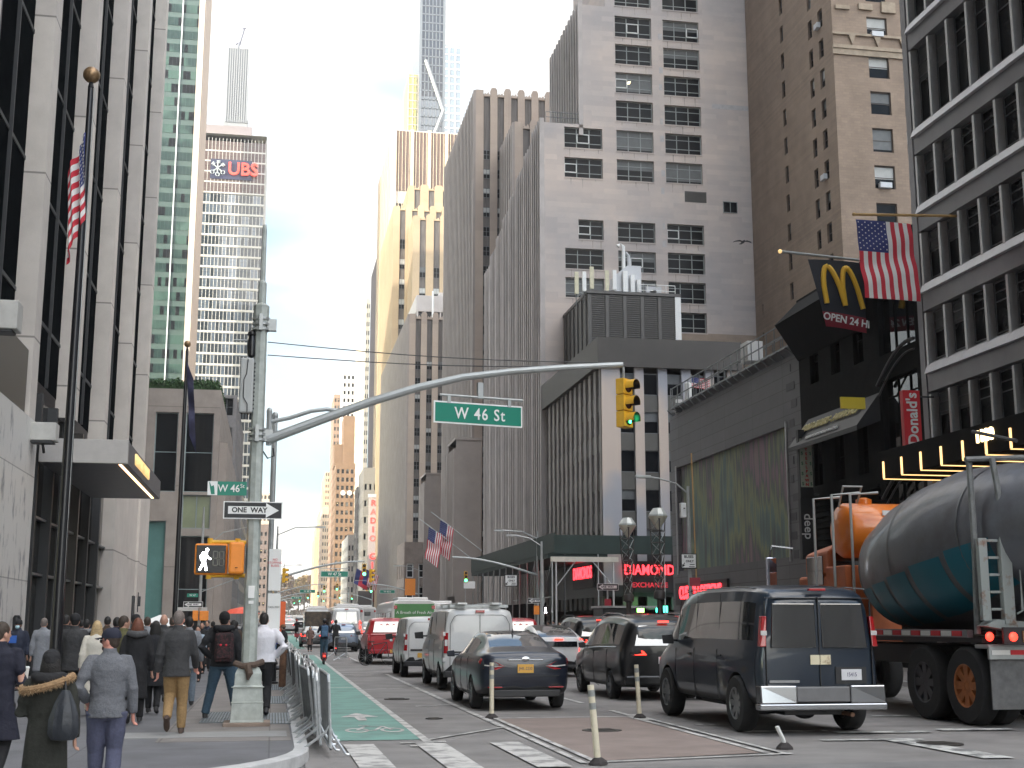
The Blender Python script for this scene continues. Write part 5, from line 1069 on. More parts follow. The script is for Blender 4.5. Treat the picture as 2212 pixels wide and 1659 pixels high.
# ---- barricades ----
bsteel=mat('barrier_steel',(.15,.16,.165),.45,metal=.6,var=.3,scale=7); bsl=mat('barrier_rail_bright',(.55,.57,.58),.35,metal=.6,var=.2,scale=9)
def barrier():
    t=thing('crowd_barrier','steel crowd barrier','barrier'); L_=2.3
    q=MB(); c=[(0,-L_/2,.12),(0,-L_/2,.98),(0,-L_/2+.08,1.07),(0,L_/2-.08,1.07),(0,L_/2,.98),(0,L_/2,.12)]; q.tube(c+[c[0]],.02,bsl,6,cap=False); q.build('frame',t)
    q=MB(); n=17
    for k in range(1,n): q.tube([(0,-L_/2+L_*k/n,.13),(0,-L_/2+L_*k/n,1.06)],.009,bsteel,5)
    q.build('bars',t)
    for y in (-L_/2+.12,L_/2-.12):
        q=MB(); q.tube([(-.62,y,.015),(-.52,y,.03),(-.06,y,.32),(0,y,.42),(.04,y,.30),(.20,y,.03),(.25,y,.015)],.02,bsl,6); q.build('foot',t)
    return t
B0=barrier(); rb_=random.Random(12); nb=0
for row,(xa,ya,n_,sp) in enumerate(((.80,18.95,17,2.02),(.76,19.5,14,2.15),(.72,20.3,12,2.3),(.69,21.2,10,2.6))):
    for k in range(n_):
        y=ya+k*sp; x=xa-.006*(y-18)+rb_.uniform(-.05,.05); z=0
        o=B0 if nb==0 else copytree(B0); nb+=1; o.location=(x,y,z); o.rotation_euler=(rb_.uniform(-.01,.01),R(rb_.uniform(-9,-3)) if row else R(-3),R(rb_.uniform(-2.5,2.5))); o['group']='crowd barriers stacked along the kerb'; o['label']='grey steel crowd barrier in the nested row along the kerb'
o=B0; o['label']='grey steel crowd barrier ending the nested kerb row, nearest the crosswalk'; del o['group']
for (u,v,rz,lab) in ((735,1425,12,'steel crowd barrier standing end-on beside the scooter riders'),(690,1385,78,'steel crowd barrier set across the bike lane beyond the kerb row')):
    p=P(u,v,z=0); o=copytree(B0,loc=p,rz=R(rz)); o['label']=lab; o.rotation_euler=(0,0,R(rz))
for k in range(3):
    p=P(405+k*38,1411,z=.13); o=copytree(B0,loc=p,rz=R(88)); o.rotation_euler=(0,0,R(88)); o['label']='silver crowd barrier standing across the left pavement beyond the walkers'; o['group']='barriers across the pavement'
# ---- flexible lane posts ----
cream_p=mat('post_cream',(.66,.60,.46),.5,var=.08,scale=8); refl=mat('post_reflector',(.28,.29,.28),.35,var=.2,scale=15); rub=mat('rubber_base',(.035,.03,.03),.8,var=.2)
def post(label,p,h,tilt=(0,0),bent=False):
    t=thing('lane_post',label,'bollard',p); t.rotation_euler=(R(tilt[0]),R(tilt[1]),0)
    q=MB(); q.lathe([(.13,0),(.12,.03),(.07,.075),(.045,.09)],rub,n=8); q.build('base',t)
    if bent: q=MB(); q.tube([(0,0,.06),(-.02,0,.14),(-.08,0,.26),(-.10,0,.31)],[.042,.045,.045,.045],wh,10,sq=.6); q.build('stump',t,smooth=True); return t
    q=MB(); q.lathe([(.043,.08),(.043,h)],cream_p,n=14); q.build('tube',t,smooth=True)
    for z in (h-.30,h-.14): q=MB(); q.lathe([(.0445,z),(.0445,z+.08)],refl,n=14,cap=False); q.build('reflective_band',t,smooth=True)
    return t
post('upright white lane post in front of the dark blue sedan',P(1062,1552,z=0),1.02)
post('white lane post at the far corner of the tan patch, before the black minivan',P(1382,1552,z=0),.98,(0,-3))
post('nearest and tallest-looking white lane post, leaning left at the tan patch',P(1292,1652,z=0),.98,(0,-5))
post('short bent white stump on a rubber base beside the dark van',P(1695,1618,z=0),.3,bent=True)
for k,(u,v) in enumerate(((791,1375),(670,1345+20))): post('slim white lane post standing far up the avenue beside the '+('red pickup' if k==0 else 'orange backpack'),P(u,v,z=0),.95)
# ---- hydrant, rusty post, litter bin, street cabinet ----
p=P(568,1460,z=.13); t=thing('fire_hydrant','black and rusty fire hydrant near the kerb behind the white-shirted man','hydrant',(.02,36.5,.13)); q=MB(); q.lathe([(.17,0),(.17,.05),(.11,.07),(.10,.5),(.14,.52),(.14,.56),(.11,.6),(.07,.7),(.03,.74)],blkp,n=16); q.build('barrel',t,smooth=True)
for s in (-1,1): q=MB(); q.tube([(0,0,.42),(.19*s,0,.42)],.055,blkp,10); q.tube([(.19*s,0,.42),(.21*s,0,.42)],.035,rust,6); q.build('nozzle',t,smooth=True)
t=thing('rusty_bollard','short rusty iron bollard beside the hydrant','bollard',(.28,34.5,.13)); q=MB(); q.lathe([(.09,0),(.09,.85),(.11,.86),(.11,.92),(.05,.97)],rust,n=14); q.build('post',t,smooth=True)
t=thing('utility_stub','squat grey iron stub standing on the kerbside paving','bollard',(-.35,30.5,.13)); q=MB(); q.lathe([(.13,0),(.11,.04),(.08,.3),(.10,.32),(.07,.42)],galv,n=14); q.build('stub',t,smooth=True)
t=thing('blue_bin','blue newspaper box on the kerbside behind the white-shirted man','box',(-.1,41,.13)); q=MB(); q.box(-.22,.22,-.2,.2,.3,1.0,mat('box_blue',(.06,.13,.25),.4,var=.05)); q.build('box',t,bevel=.03); q=MB(); q.box(-.14,.14,-.206,-.2,.6,.9,wh); q.build('window',t); q=MB(); q.tube([(0,0,0),(0,0,.3)],.05,mull); q.build('pedestal',t)
# bus stop pole with orange shelter panels
t=thing('bus_stop_sign','white and blue bus stop board in front of orange panels on the left pavement','sign post',(.1,52,.13)); q=MB(); q.tube([(0,0,0),(0,0,3.0)],.04,galv); q.build('post',t); q=MB(); q.box(-.16,.16,-.08,-.05,1.35,2.7,RW); q.build('board',t); q=MB(); q.box(-.16,.16,-.085,-.05,1.2,1.33,MT['sign_blue']); q.build('blue_foot',t)
q=MB(); q.box(-.4,.36,.05,.1,1.25,2.45,mat('orange_panel',(.85,.14,.03),.5,var=.05)); q.build('orange_panel',t); q=MB(); q.box(-.45,-.2,-.1,.1,1.2,1.75,sigo); q.build('orange_signal_box',t)
for k in range(5): q=MB(); q.box(-.12,.1,-.083,-.08,2.5-k*.2,2.53-k*.2,rd if k%2 else bk_); q.build('text_line',t)
# white tent and red umbrella among the crowd
t=thing('white_tent','small white peaked market tent behind the walkers','tent',(P(345,1350,y=62).x,62,.13)); q=MB(); z0=P(345,1352,y=62).z-.13; zt=P(345,1328,y=62).z-.13; q.add([(-1.1,-1.1,z0),(1.1,-1.1,z0),(1.1,1.1,z0),(-1.1,1.1,z0),(0,0,zt)],[(0,1,4),(1,2,4),(2,3,4),(3,0,4)],wh); q.build('roof',t)
for x,y in ((-1.1,-1.1),(1.1,-1.1),(1.1,1.1),(-1.1,1.1)): q=MB(); q.tube([(x,y,0),(x,y,z0)],.025,galv,6); q.build('leg',t)
q=MB(); q.box(-1.05,1.05,-.9,.9,.2,z0-.3,mat('stall_goods',(.5,.2,.08),.7,scale=4,col2=(.4,.42,.1))); q.build('stall_goods',t)
t=thing('red_umbrella','red and white parasol over a vendor stall on the left pavement','umbrella',(P(522,1320,y=70).x,70,.13)); q=MB(); zt=2.45; q.lathe([(.95,zt-.35),(.6,zt-.12),(.02,zt)],mat('umbrella_red',(.75,.10,.05),.6,var=.02),n=10); q.build('canopy',t); q=MB(); q.tube([(0,0,0),(0,0,zt)],.025,galv,6); q.build('stick',t)
# ---- further crossings: poles, arms, boards and lights ----
def farcross(y,side,nm,arm_l=6.,sx=1.,sig=True,h0=5.2,xp=None):
    x=(0.1 if side<0 else 17.9) if xp is None else xp; z=gz(y)+.13; s=1 if side<0 else -1; where={91:'47th',164:'48th',243:'49th',322:'50th',402:'51st'}.get(int(y),'the next'); sd='left' if side<0 else 'right'
    t=thing('signal_pole','grey signal pole with mast arm on the %s kerb at %s street'%(sd,where),'signal pole',(x,y,z)); q=MB(); q.lathe([(.22,0),(.16,.8),(.1,1.0),(.09,6.4),(.05,8.2)],galv,n=8); q.build('pole',t)
    q=MB(); q.tube([(s*arm_l*k/6,0,h0-.6+1.25*math.sin(PI/2*k/6)) for k in range(7)],[.09-.006*k for k in range(7)],galv,8); q.build('mast_arm',t,smooth=True)
    q=MB(); q.tube([(0,0,7.6),(s*1.2,-.3,8.1),(s*2.6,-.5,8.15)],.04,galv,6); q.box(s*2.9-.35,s*2.9+.35,-.62,-.4,8.08,8.2,galv); q.build('lamp_arm',t)
    if nm:
        c=Vector((x+s*arm_l*.66,y-.12,z+h0-.25)); b=plate('street_name_sign','green hanging street sign reading %s on the %s mast arm at %s street'%(nm,sd,where),c,1.9,.42,0,gn,RW); text(nm,.3,RW,TX(0,-.014,-.01),b,'lettering',.003,sx=.9,bold=.004); q=MB(); q.tube([(-1,.01,.38),(1,.01,.38)],.025,galv,6); q.tube([(0,.01,.2),(0,.01,.75)],.025,galv,6); q.build('hanger',b)
    if sig: signal('yellow traffic light showing green at the tip of the %s mast arm at %s street'%(sd,where),(x+s*arm_l,y-.1,z+h0+.05),0,2,1.,.22)
    return t
farcross(91,-1,'W 47 St',6.0); farcross(164,-1,'W 48 St',6.0); farcross(243,-1,'W 49 St',6.0); farcross(322,-1,'',6.0); farcross(402,-1,'',6.)
farcross(164,1,'W 48 St',6.0); farcross(243,1,'',6.0); farcross(322,1,'',6.0); farcross(92,1,'',6.2,sig=False,h0=5.6,xp=18.6)
p=P(1006,1246,y=101); signal('traffic light showing green on a low post in front of the limestone pylon',(p.x,101,p.z),0,2,1.,.1); q=MB(); q.tube([(p.x,101.1,.1),(p.x,101.1,p.z+.4)],.05,galv,6); q.box(p.x-.15,p.x+.75,101.0,101.03,p.z-.9,p.z-.35,RW); tag(q.build('signal_post'),'thin post with a small white board under the light before the limestone pylon','sign post')
p=P(614,1243,y=88); signal('yellow traffic light turned away above the left kerb at 47th street',(p.x,88,p.z),R(80),-1,1.15,.3)
p=P(803,1243,y=91.6); signal('second yellow traffic light side by side with the green one over 47th street',(p.x,92.2,p.z),R(75),-1,1.1,.2)
for k,(u,v,y) in enumerate(((728,1268,250),(792,1278,330),(760,1290,380),(687,1284,300))): p=P(u,v,y=y); signal('distant traffic light showing green beyond 48th street',(p.x,y,p.z),0,2,1.5,.2,'distant green traffic lights')
def busboard(label,c,w,h,sd=1):
    b=plate('bus_lane_sign',label,c,w,h,0,RW,bk_); text('BUSES',h*.24,bk_,TX(0,-.014,h*.28),b,'lettering',.002,bold=.004); text('ONLY',h*.2,bk_,TX(.05*w,-.014,-h*.02),b,'lettering',.002,bold=.004); q=MB()
    strip_xz(q,[(-w*.28,-h*.12),(-w*.36,-h*.32)],h*.05,-.014,bk_); q.poly([(-w*.42,-.014,-h*.2),(-w*.24,-.014,-h*.3),(-w*.42,-.014,-h*.4)],bk_); q.box(w*.05,w*.35,-.014,-.012,-h*.25,-h*.2,bk_); q.box(0,w*.35,-.014,-.012,-h*.38,-h*.34,bk_); q.build('arrow_and_hours',b); return b
a=P(1488,1212,y=51); busboard('white BUSES ONLY sign on the pole in front of the mural building',a,.68,.62)
a=P(1104,1254,y=92); busboard('white BUSES ONLY sign hanging from the arm in front of the sidewalk shed',a,.95,.85)
x_=P(1492,1300,y=51.3).x; t=thing('street_lamp','grey street lamp pole with a long arm in front of the mural building','street lamp',(x_,51.3,.13)); q=MB(); q.lathe([(.13,0),(.1,1),(.07,7.2)],galv,n=8); q.build('pole',t)
q=MB(); q.tube([(0,0,6.9),(-.5,0,7.3),(-1.2,0,7.5),(-1.6,0,7.55)],.035,galv,6); q.build('arm',t,smooth=True); q=MB(); q.box(-2.25,-1.6,-.1,.1,7.5,7.62,galv); q.build('lamp_head',t,bevel=.02)
q=MB(); q.tube([(.35,.1,.1),(.22,.1,8.6)],.03,MT['pole_wood'],6); q.build('thin_staff',t); q=MB(); q.box(-.35,-.12,-.12,.12,5.9,6.5,wh); q.lathe([(.02,0),(.06,.04)],blkp,(-.22,-.15,6.25),8); q.build('white_camera_box',t,bevel=.02); q=MB(); q.box(-.05,.4,-.1,-.08,3.1,3.45,mat('dull_red_sign',(.35,.03,.05),.5,var=0)); q.build('red_sign',t)
x_=P(1170,1300,y=82).x; t=thing('street_lamp','grey street lamp with a flat head over the sidewalk shed','street lamp',(x_,82,.13)); q=MB(); q.lathe([(.12,0),(.07,6.8)],galv,n=8); q.build('pole',t); q=MB(); q.tube([(0,0,6.5),(-.8,0,7.0),(-1.6,0,7.15)],.035,galv,6); q.box(-2.3,-1.6,-.1,.1,7.1,7.22,galv); q.build('arm',t)
# lattice lamp towers
def tower(label,x,y,h):
    t=thing('lattice_lamp',label,'street lamp',(x,y,.13)); q=MB(); q.lathe([(.16,0),(.13,.3),(.12,h-4.0),(.26,h-3.95),(.26,h-3.7),(.2,h-3.6)],mat('lamp_tower_brown',(.085,.075,.07),.5,metal=.4,var=.1),n=12); q.build('column',t,smooth=True); M_=MT['lamp_tower_brown']
    q=MB(); z0,z1=h-3.6,h-.5
    for k in range(3):
        a=2*PI*k/3+.4; q.tube([(.2*math.cos(a),.2*math.sin(a),z0),(.40*math.cos(a),.40*math.sin(a),z1)],.03,M_,5)
    n=6
    for i in range(n):
        za,zb=z0+(z1-z0)*i/n,z0+(z1-z0)*(i+1)/n; ra,rb2=.2+.2*i/n,.2+.2*(i+1)/n
        for k in range(3):
            a=2*PI*k/3+.4; b=2*PI*(k+1)/3+.4; q.tube([(ra*math.cos(a),ra*math.sin(a),za),(rb2*math.cos(b),rb2*math.sin(b),zb)],.018,galv,4); q.tube([(rb2*math.cos(a),rb2*math.sin(a),zb),(rb2*math.cos(b),rb2*math.sin(b),zb)],.018,M_,4)
    q.build('lattice',t); q=MB(); q.lathe([(.05,h-.95),(.38,h-.45),(.42,h-.38)],mat('lamp_glass',(.66,.64,.52),.3,var=.1,scale=4),n=16); q.build('glass_cone',t); q=MB(); q.lathe([(.44,h-.38),(.42,h-.3),(.22,h-.02),(.05,h)],mat('lamp_cap',(.55,.57,.55),.35,metal=.2,var=.1),n=10); q.build('cap',t)
a=P(1355,1118,y=60); tower('left one of the two diamond-headed lattice lamp towers before the corner block',a.x,60,a.z-.13)
a=P(1421,1097,y=55); tower('right and taller-looking one of the two diamond-headed lattice lamp towers',a.x,55,a.z-.13)
# sidewalk shed round the corner block
sg_=mat('shed_green',(.018,.035,.03),.6,var=.2,scale=1); t=thing('sidewalk_shed','dark green sidewalk shed with slim posts around the corner block','scaffold',(18.6,86,.1))
q=MB(); q.box(0,4.3,2.5,38,6.1,6.4,sg_); q.build('deck',t); q=MB(); q.box(-.05,.02,0,38,6.4,7.7,sg_); q.box(.02,15,2.4,2.5,6.4,7.7,sg_); q.build('parapet',t)
for k in range(13):
    q=MB(); q.tube([(0,1+k*3,0),(0,1+k*3,6.1)],.05,galv,6); q.build('post',t)
for k in range(6):
    q=MB(); q.tube([(1.2+k*2.4,2.45,0),(1.2+k*2.4,2.45,6.4)],.045,galv if k%2 else mull,6); q.build('post',t)
for k in range(6): q=MB(); q.tube([(0,1+k*6,6.0),(0,2.8+k*6,4.5)],.03,galv,5); q.tube([(0,1+k*6,3.4),(0,4+k*6,3.4)],.03,galv,5); q.build('cross_brace',t)
a=P(1193,1205,y=84.5); b=P(1332,1205,y=84.5); t=thing('shed_gantry','pale beam on two slim posts with diagonal braces in front of the sidewalk shed','scaffold',(a.x,84.5,.1)); w=b.x-a.x; zt=a.z-.1; q=MB(); q.box(-.1,w+.1,-.12,.12,zt-.25,zt+.08,mat('cream_beam',(.62,.58,.50),.5,var=.08)); q.build('beam',t)
for x in (.25,w-.25): q=MB(); q.tube([(x,0,0),(x,0,zt-.2)],.06,finm,6); q.build('post',t)
q=MB(); q.tube([(.25,0,zt-1.9),(w*.36,0,zt-.2)],.04,finm,6); q.tube([(w-.25,0,zt-1.9),(w*.62,0,zt-.2)],.04,finm,6); q.build('diagonal_braces',t)
t=thing('newspaper_kiosk','dark grey newspaper kiosk with a flat overhanging roof below the lamp towers','kiosk',(P(1345,1320,y=63).x,63,.13)); q=MB(); q.box(-1.0,.75,0,2,0,2.35,mat('kiosk_grey',(.075,.08,.085),.5,var=.2)); q.build('cabin',t,bevel=.03); q=MB(); q.box(-1.1,1.7,-.3,2.1,2.36,2.46,finm); q.build('roof',t); q=MB(); q.box(-.35,.35,-.02,-.005,1.0,1.9,mat('kiosk_screen',(.04,.05,.1),.3)); q.box(-.22,.22,-.035,-.022,1.35,1.55,mat('kiosk_yellow',(.5,.5,.08),.5,emit=.3,var=0)); q.build('window',t)
lg=mat('lime_led',(.25,1,.12),.5,emit=3,var=0); tq=mat('turquoise_led',(.05,.9,.55),.5,emit=2.5,var=0)
for (u0,u1,v,m,l) in ((1373,1391,1316,lg,'lime green lit shop sign under the red DIAMOND letters'),(1418,1425,1316,tq,'small turquoise lit shop sign below the lamp towers, left one'),(1434,1442,1316,tq,'small turquoise lit shop sign below the lamp towers, right one')):
    a=P(u0,v,y=89.2); b=P(u1,v,y=89.2); q=MB(); q.box(a.x,b.x,89.15,89.3,a.z-.22,a.z+.22,m); tag(q.build('led_sign'),l,'sign')
p=P(1313,1268,y=75); oneway('black and white one way sign with an arrow pointing left beside the kiosk',(p.x,75,p.z),1.3,False); q=MB(); q.tube([(p.x,75.1,.1),(p.x,75.1,p.z+.6)],.05,galv,6); q.box(p.x-.2,p.x+.2,75.0,75.05,p.z-1.2,p.z-.7,mat('dull_red_sign',(.35,.03,.05))); tag(q.build('sign_post'),'thin pole under the left-pointing one way sign beside the kiosk','sign post')
p=P(417,1306,y=74); oneway('black and white one way sign with an arrow pointing left on the far left pavement',(p.x,74,p.z),1.05,False); t=thing('lamp_pole','grey lamp pole with twin arms on the left pavement at the far corner','street lamp',(p.x+.35,74.2,.13)); q=MB(); q.lathe([(.14,0),(.09,1),(.07,7.0),(.04,8.0)],galv,n=8); q.build('pole',t)
q=MB(); q.tube([(0,0,5.6),(1.1,0,6.6),(2.8,0,7.0)],.035,galv,6); q.tube([(0,0,5.2),(1.4,0,6.1),(2.7,0,6.2)],.035,galv,6); q.tube([(0,0,3.3),(1.8,0,4.0)],.03,galv,6); q.build('arms',t,smooth=True)
t=thing('walk_signal','pair of small orange pedestrian signals on the far left lamp pole','pedestrian signal',(p.x+.35,74,P(435,1330,y=74).z)); q=MB(); q.box(-.35,-.05,-.15,.1,-.28,.28,sigo); q.box(.02,.5,-.12,.1,-.26,.26,sigo); q.build('housings',t,bevel=.03)
b=plate('street_name_sign','small green street sign above the far left one way sign',(p.x-.05,74,P(403,1286,y=74).z),.6,.2,0,gn); text('W 47',.15,RW,TX(0,-.005,0),b,'lettering',.002)
p=P(1158,1298,y=90); oneway('black and white one way sign with an arrow pointing left at the sidewalk shed',(p.x,90,p.z),1.2,False)
t=thing('walk_signal','pedestrian signal with a lit white figure under the sidewalk shed','pedestrian signal',P(1172,1318,y=88)); q=MB(); q.box(-.6,-.25,-.1,.1,-.3,.3,sigo); q.box(-.02,.4,-.08,.1,-.28,.28,blkp); q.build('housings',t); q=MB(); strip_xz(q,[(.19,.16),(.19,-.0)],.09,-.09); strip_xz(q,[(.19,0),(.12,-.2)],.05,-.09); strip_xz(q,[(.19,0),(.27,-.2)],.05,-.09); q.build('figure',t)
b=plate('orange_work_sign','orange and white work notice board beside the limestone block',P(886,1268,y=150),1.2,1.9,0,sigo); b.name='work_notice'
# bird
t=thing('flying_bird','dark bird gliding with spread wings before the painted brick wall','bird',P(1605,523,y=60)); bdk=mat('bird_feather',(.05,.05,.055),.7,var=.2,scale=20); q=MB(); q.loft([[Vector((r*math.cos(2*PI*j/8),y,r*.8*math.sin(2*PI*j/8)+z)) for j in range(8)] for y,r,z in ((-.28,.01,.02),(-.2,.05,.02),(0,.085,0),(.15,.06,0),(.22,.045,.02),(.28,.012,.0))],bdk)
for s in (-1,1): q.prism([(0,-.06,.02),(.2*s,-.08,.07),(.42*s,-.02,.03),(.5*s,.1,-.01),(.35*s,.09,.04),(.16*s,.12,.07),(0,.09,.03)],(0,0,.015),bdk)
q.prism([(-.05,.2,0),(.05,.2,0),(.08,.4,0),(-.08,.4,0)],(0,0,.01),bdk); q.build('body',t,smooth=True)
# ================= vehicles =================
def carpaint(n,c,metal=.25,rough=.28): return mat(n,c,rough,metal=metal,var=.05,scale=2,coat=.6,spec=.4)
tyre=mat('tyre_rubber',(.018,.018,.019),.8,var=.2,scale=9); alloy=mat('alloy_wheel',(.28,.29,.30),.35,metal=.8,var=.1); plast=mat('black_plastic',(.018,.018,.02),.5,var=.1); chrome=mat('chrome',(.42,.43,.45),.18,metal=1,var=0)
cgl=mat('car_glass',(.012,.015,.018),.03,var=0,spec=1.,coat=1.); cgl.node_tree.nodes['Principled BSDF'].inputs['IOR'].default_value=1.9; tail=mat('tail_red',(.35,.008,.012),.2,var=0,coat=.8); tailon=mat('tail_lit',(1,.035,.02),.3,emit=1.4,var=0); clr=mat('clear_lamp',(.55,.53,.52),.15,var=0,coat=.8); nyp=mat('amber_plate',(.72,.40,.07),.5,var=.05); whp=mat('white_plate',(.66,.66,.68),.5,var=.03)
def sect(s):
    y,zb,zs,zt,ws,wt=s; d=zt-zs; cr=.03 if d>.3 else .015
    return [(0,zb),(ws*.86,zb),(ws*.975,zb+.09),(ws,zb+(zs-zb)*.52),(ws*.985,zs-.05),(ws*.95,zs),(wt,zs+d*.88),(wt*.90,zt-.005),(wt*.5,zt+cr*.7),(0,zt+cr)]
def carbody(t,st,gs,gt,pm,wheels,wr,arch=1.13,sub=1,dark=(0,1),name='body',track=None):
    q=MB(); rings=[]; n=10
    for s in st:
        h=sect(s); rings.append([Vector((x,s[0],z)) for x,z in h]+[Vector((-x,s[0],z)) for x,z in h[-2:0:-1]])
    vs=[p for r in rings for p in r]; N=18; q.mats=[pm,cgl,plast]; q.v=[tuple(p) for p in vs]
    for i in range(len(st)-1):
        for j in range(N):
            jj=j if j<9 else 17-j; m=0
            if jj==5 and any(a<=i<b for a,b in gs): m=1
            if jj in (7,8) and any(a<=i<b for a,b in gt): m=1
            if jj in dark: m=2
            q.f.append((i*N+j,i*N+(j+1)%N,(i+1)*N+(j+1)%N,(i+1)*N+j)); q.mi.append(m)
    q.f.append(tuple(range(N))); q.mi.append(0); q.f.append(tuple((len(st)-1)*N+j for j in reversed(range(N)))); q.mi.append(0)
    o=bpy.data.objects.new(name,q.mesh(name)); S.collection.objects.link(o); cut=MB(); wmax=max(s[4] for s in st)
    for y in wheels:
        for s in (-1,1): cut.cyl((s*(wmax+.2),y,wr),(s*(wmax-.30),y,wr),wr*arch,plast,n=28)
    co=bpy.data.objects.new('cut',cut.mesh('cut')); S.collection.objects.link(co)
    me=evalmods(o,[('SUBSURF',dict(levels=sub,render_levels=sub))]+([('BOOLEAN',dict(operation='DIFFERENCE',object=co,solver='EXACT'))] if wheels else []))
    bpy.data.objects.remove(co)
    # split the panes off, each as a part of its own
    b=bmesh.new(); b.from_mesh(me); gi=[i for i,m in enumerate(me.materials) if m==cgl]; b.faces.ensure_lookup_table(); seen=set(); groups=[]
    for f in b.faces:
        if f.material_index in gi and f.index not in seen:
            stack=[f]; seen.add(f.index); g=[]
            while stack:
                c=stack.pop(); g.append(c.index)
                for e in c.edges:
                    for k in e.link_faces:
                        if k.material_index in gi and k.index not in seen: seen.add(k.index); stack.append(k)
            groups.append(g)
    for g in groups:
        w=MB(); mp={}
        for fi in g:
            idx=[]
            for v in b.faces[fi].verts:
                if v.index not in mp: mp[v.index]=len(w.v); w.v.append(tuple(v.co))
                idx.append(mp[v.index])
            w.f.append(tuple(idx)); w.mi.append(0)
        w.mats=[cgl]; w.build('window',t,smooth=True,sharp=60)
    bmesh.ops.delete(b,geom=[b.faces[i] for g in groups for i in g],context='FACES'); b.to_mesh(me); b.free()
    me.polygons.foreach_set('use_smooth',[True]*len(me.polygons)); me.set_sharp_from_angle(angle=R(38)); o.parent=t
    return o
WH={}
def wheel(t,x,y,r,w=.22,rim=alloy,hub=.62,spokes=6,name='wheel'):
    key=(r,w,rim.name,spokes)
    if key not in WH:
        a=MB(); a.M=Matrix.Rotation(PI/2,4,'Y'); a.lathe([(r*hub,-w*.5),(r*.93,-w*.5),(r,-w*.36),(r,w*.36),(r*.93,w*.5),(r*hub,w*.5),(r*hub*.97,w*.1),(r*hub*.97,-w*.1),(r*hub,-w*.5)],tyre,n=28,cap=False)
        c=MB(); c.M=Matrix.Rotation(PI/2,4,'Y')
        c.lathe([(r*hub,-w*.49),(r*hub*.94,-w*.45),(r*hub*.9,-w*.1),(r*hub*.9,w*.3),(r*hub,w*.45)],rim,n=28,cap=False); c.lathe([(r*hub*.9,-w*.02),(.01,-w*.03)],plast,n=20,cap=False); c.lathe([(r*.16,-w*.1),(r*.15,-w*.36),(.02,-w*.40)],rim,n=14)
        c.M=None
        for k in range(spokes):
            an=2*PI*k/spokes; d=Vector((0,math.cos(an),math.sin(an))); e=Vector((0,-d.z,d.y)); s0,s1=r*.12,r*hub*.93; ww=r*.09
            c.add([Vector((-w*.38,0,0))+d*s0-e*ww,Vector((-w*.38,0,0))+d*s0+e*ww,Vector((-w*.42,0,0))+d*s1+e*ww*1.3,Vector((-w*.42,0,0))+d*s1-e*ww*1.3,Vector((-w*.2,0,0))+d*s0-e*ww,Vector((-w*.2,0,0))+d*s0+e*ww,Vector((-w*.2,0,0))+d*s1+e*ww*1.3,Vector((-w*.2,0,0))+d*s1-e*ww*1.3],[(0,1,2,3),(0,1,5,4),(1,2,6,5),(2,3,7,6),(3,0,4,7)],rim)
        WH[key]=(a.mesh(name,True,sharp=45),c.mesh('rim',True,sharp=30))
    ta,ri=WH[key]; o=bpy.data.objects.new(name,ta); S.collection.objects.link(o); o.parent=t; o.location=(x,y,r); o.rotation_euler=(0,0,0 if x<0 else PI)
    p=bpy.data.objects.new('rim',ri); S.collection.objects.link(p); p.parent=o; return o
def seam(q,st,y,i0=1,i1=6,r=.006,m=None):
    for a,b in zip(st[:-1],st[1:]):
        if a[0]<=y<=b[0]:
            f=(y-a[0])/(b[0]-a[0]+1e-9); s=[p+(r_-p)*f for p,r_ in zip(a,b)]; s[0]=y; h=sect(s); break
    for sg in (-1,1): q.tube([(x*sg*.997,y,z) for x,z in h[i0:i1+1]],r,m or plast,4)
def bx(t,name,a,m,bevel=0,parent=None):
    q=MB(); q.box(*a,m); return q.build(name,parent or t,bevel=bevel)
def bits(t,name,boxes,m,bevel=0): 
    for a in boxes: bx(t,name,a,m,bevel)
def plateno(t,txt,x,y,z,m,w=.30,h=.155,col=None):
    o=bx(t,'number_plate',(x-w/2,x+w/2,y-.012,y,z-h/2,z+h/2),m); 
    if txt: text(txt,h*.52,col or mat('plate_ink',(.05,.04,.12),.5,var=0),TX(x,y-.016,z),o,'plate_number',.001,sx=.8)
def mirrors(t,w,y,z,m,s=1.):
    for sg in (-1,1):
        q=MB(); q.loft([[Vector((sg*(w+.05*s+a),y+b,z+c)) for a,b,c in ((0,-.04,-.07*s),(.18*s,-.05,-.07*s),(.2*s,-.05,.06*s),(0.02,-.04,.08*s))],[Vector((sg*(w+.05*s+a),y+.1,z+c)) for a,c in ((0,-.05*s),(.14*s,-.04*s),(.15*s,.04*s),(0.02,.05*s))]],m); q.tube([(sg*(w-.06),y+.04,z-.02),(sg*(w+.1),y+.03,z-.02)],.03,m,5); q.build('mirror',t,bevel=.015)
# --- dark passenger van, nearest ---
T=thing('passenger_van','old dark navy passenger van with chrome rear bumper, nearest vehicle','van',(8.6,19.85,0))
nv=carpaint('navy_van_paint',(.010,.019,.034),.05,.32); H=2.36
st=[(0,.50,1.30,2.05,.96,.78),(.05,.46,1.32,2.20,1.0,.86),(.30,.44,1.34,2.33,1.03,.90),(1.0,.42,1.34,H,1.04,.92),(1.9,.40,1.34,H+.01,1.04,.92),(2.9,.40,1.34,H+.01,1.04,.92),(3.7,.40,1.33,H,1.04,.91),(4.35,.40,1.31,2.28,1.04,.88),(4.75,.40,1.28,1.95,1.04,.86),(5.2,.42,1.22,1.42,1.03,.84),(5.6,.42,1.12,1.24,1.0,.80),(5.95,.45,.95,1.02,.92,.7)]
carbody(T,st,[(2,5),(5,6),(6,7)],[(7,9)],nv,[1.05,4.9],.45)
for y in (1.05,4.9):
    for x in (-.93,.93): wheel(T,x,y,.45,.27,hub=.58,spokes=8)
q=MB(); seam(q,st,2.0); seam(q,st,3.25); seam(q,st,4.35); seam(q,st,.22,1,5); q.build('panel_seams',T)
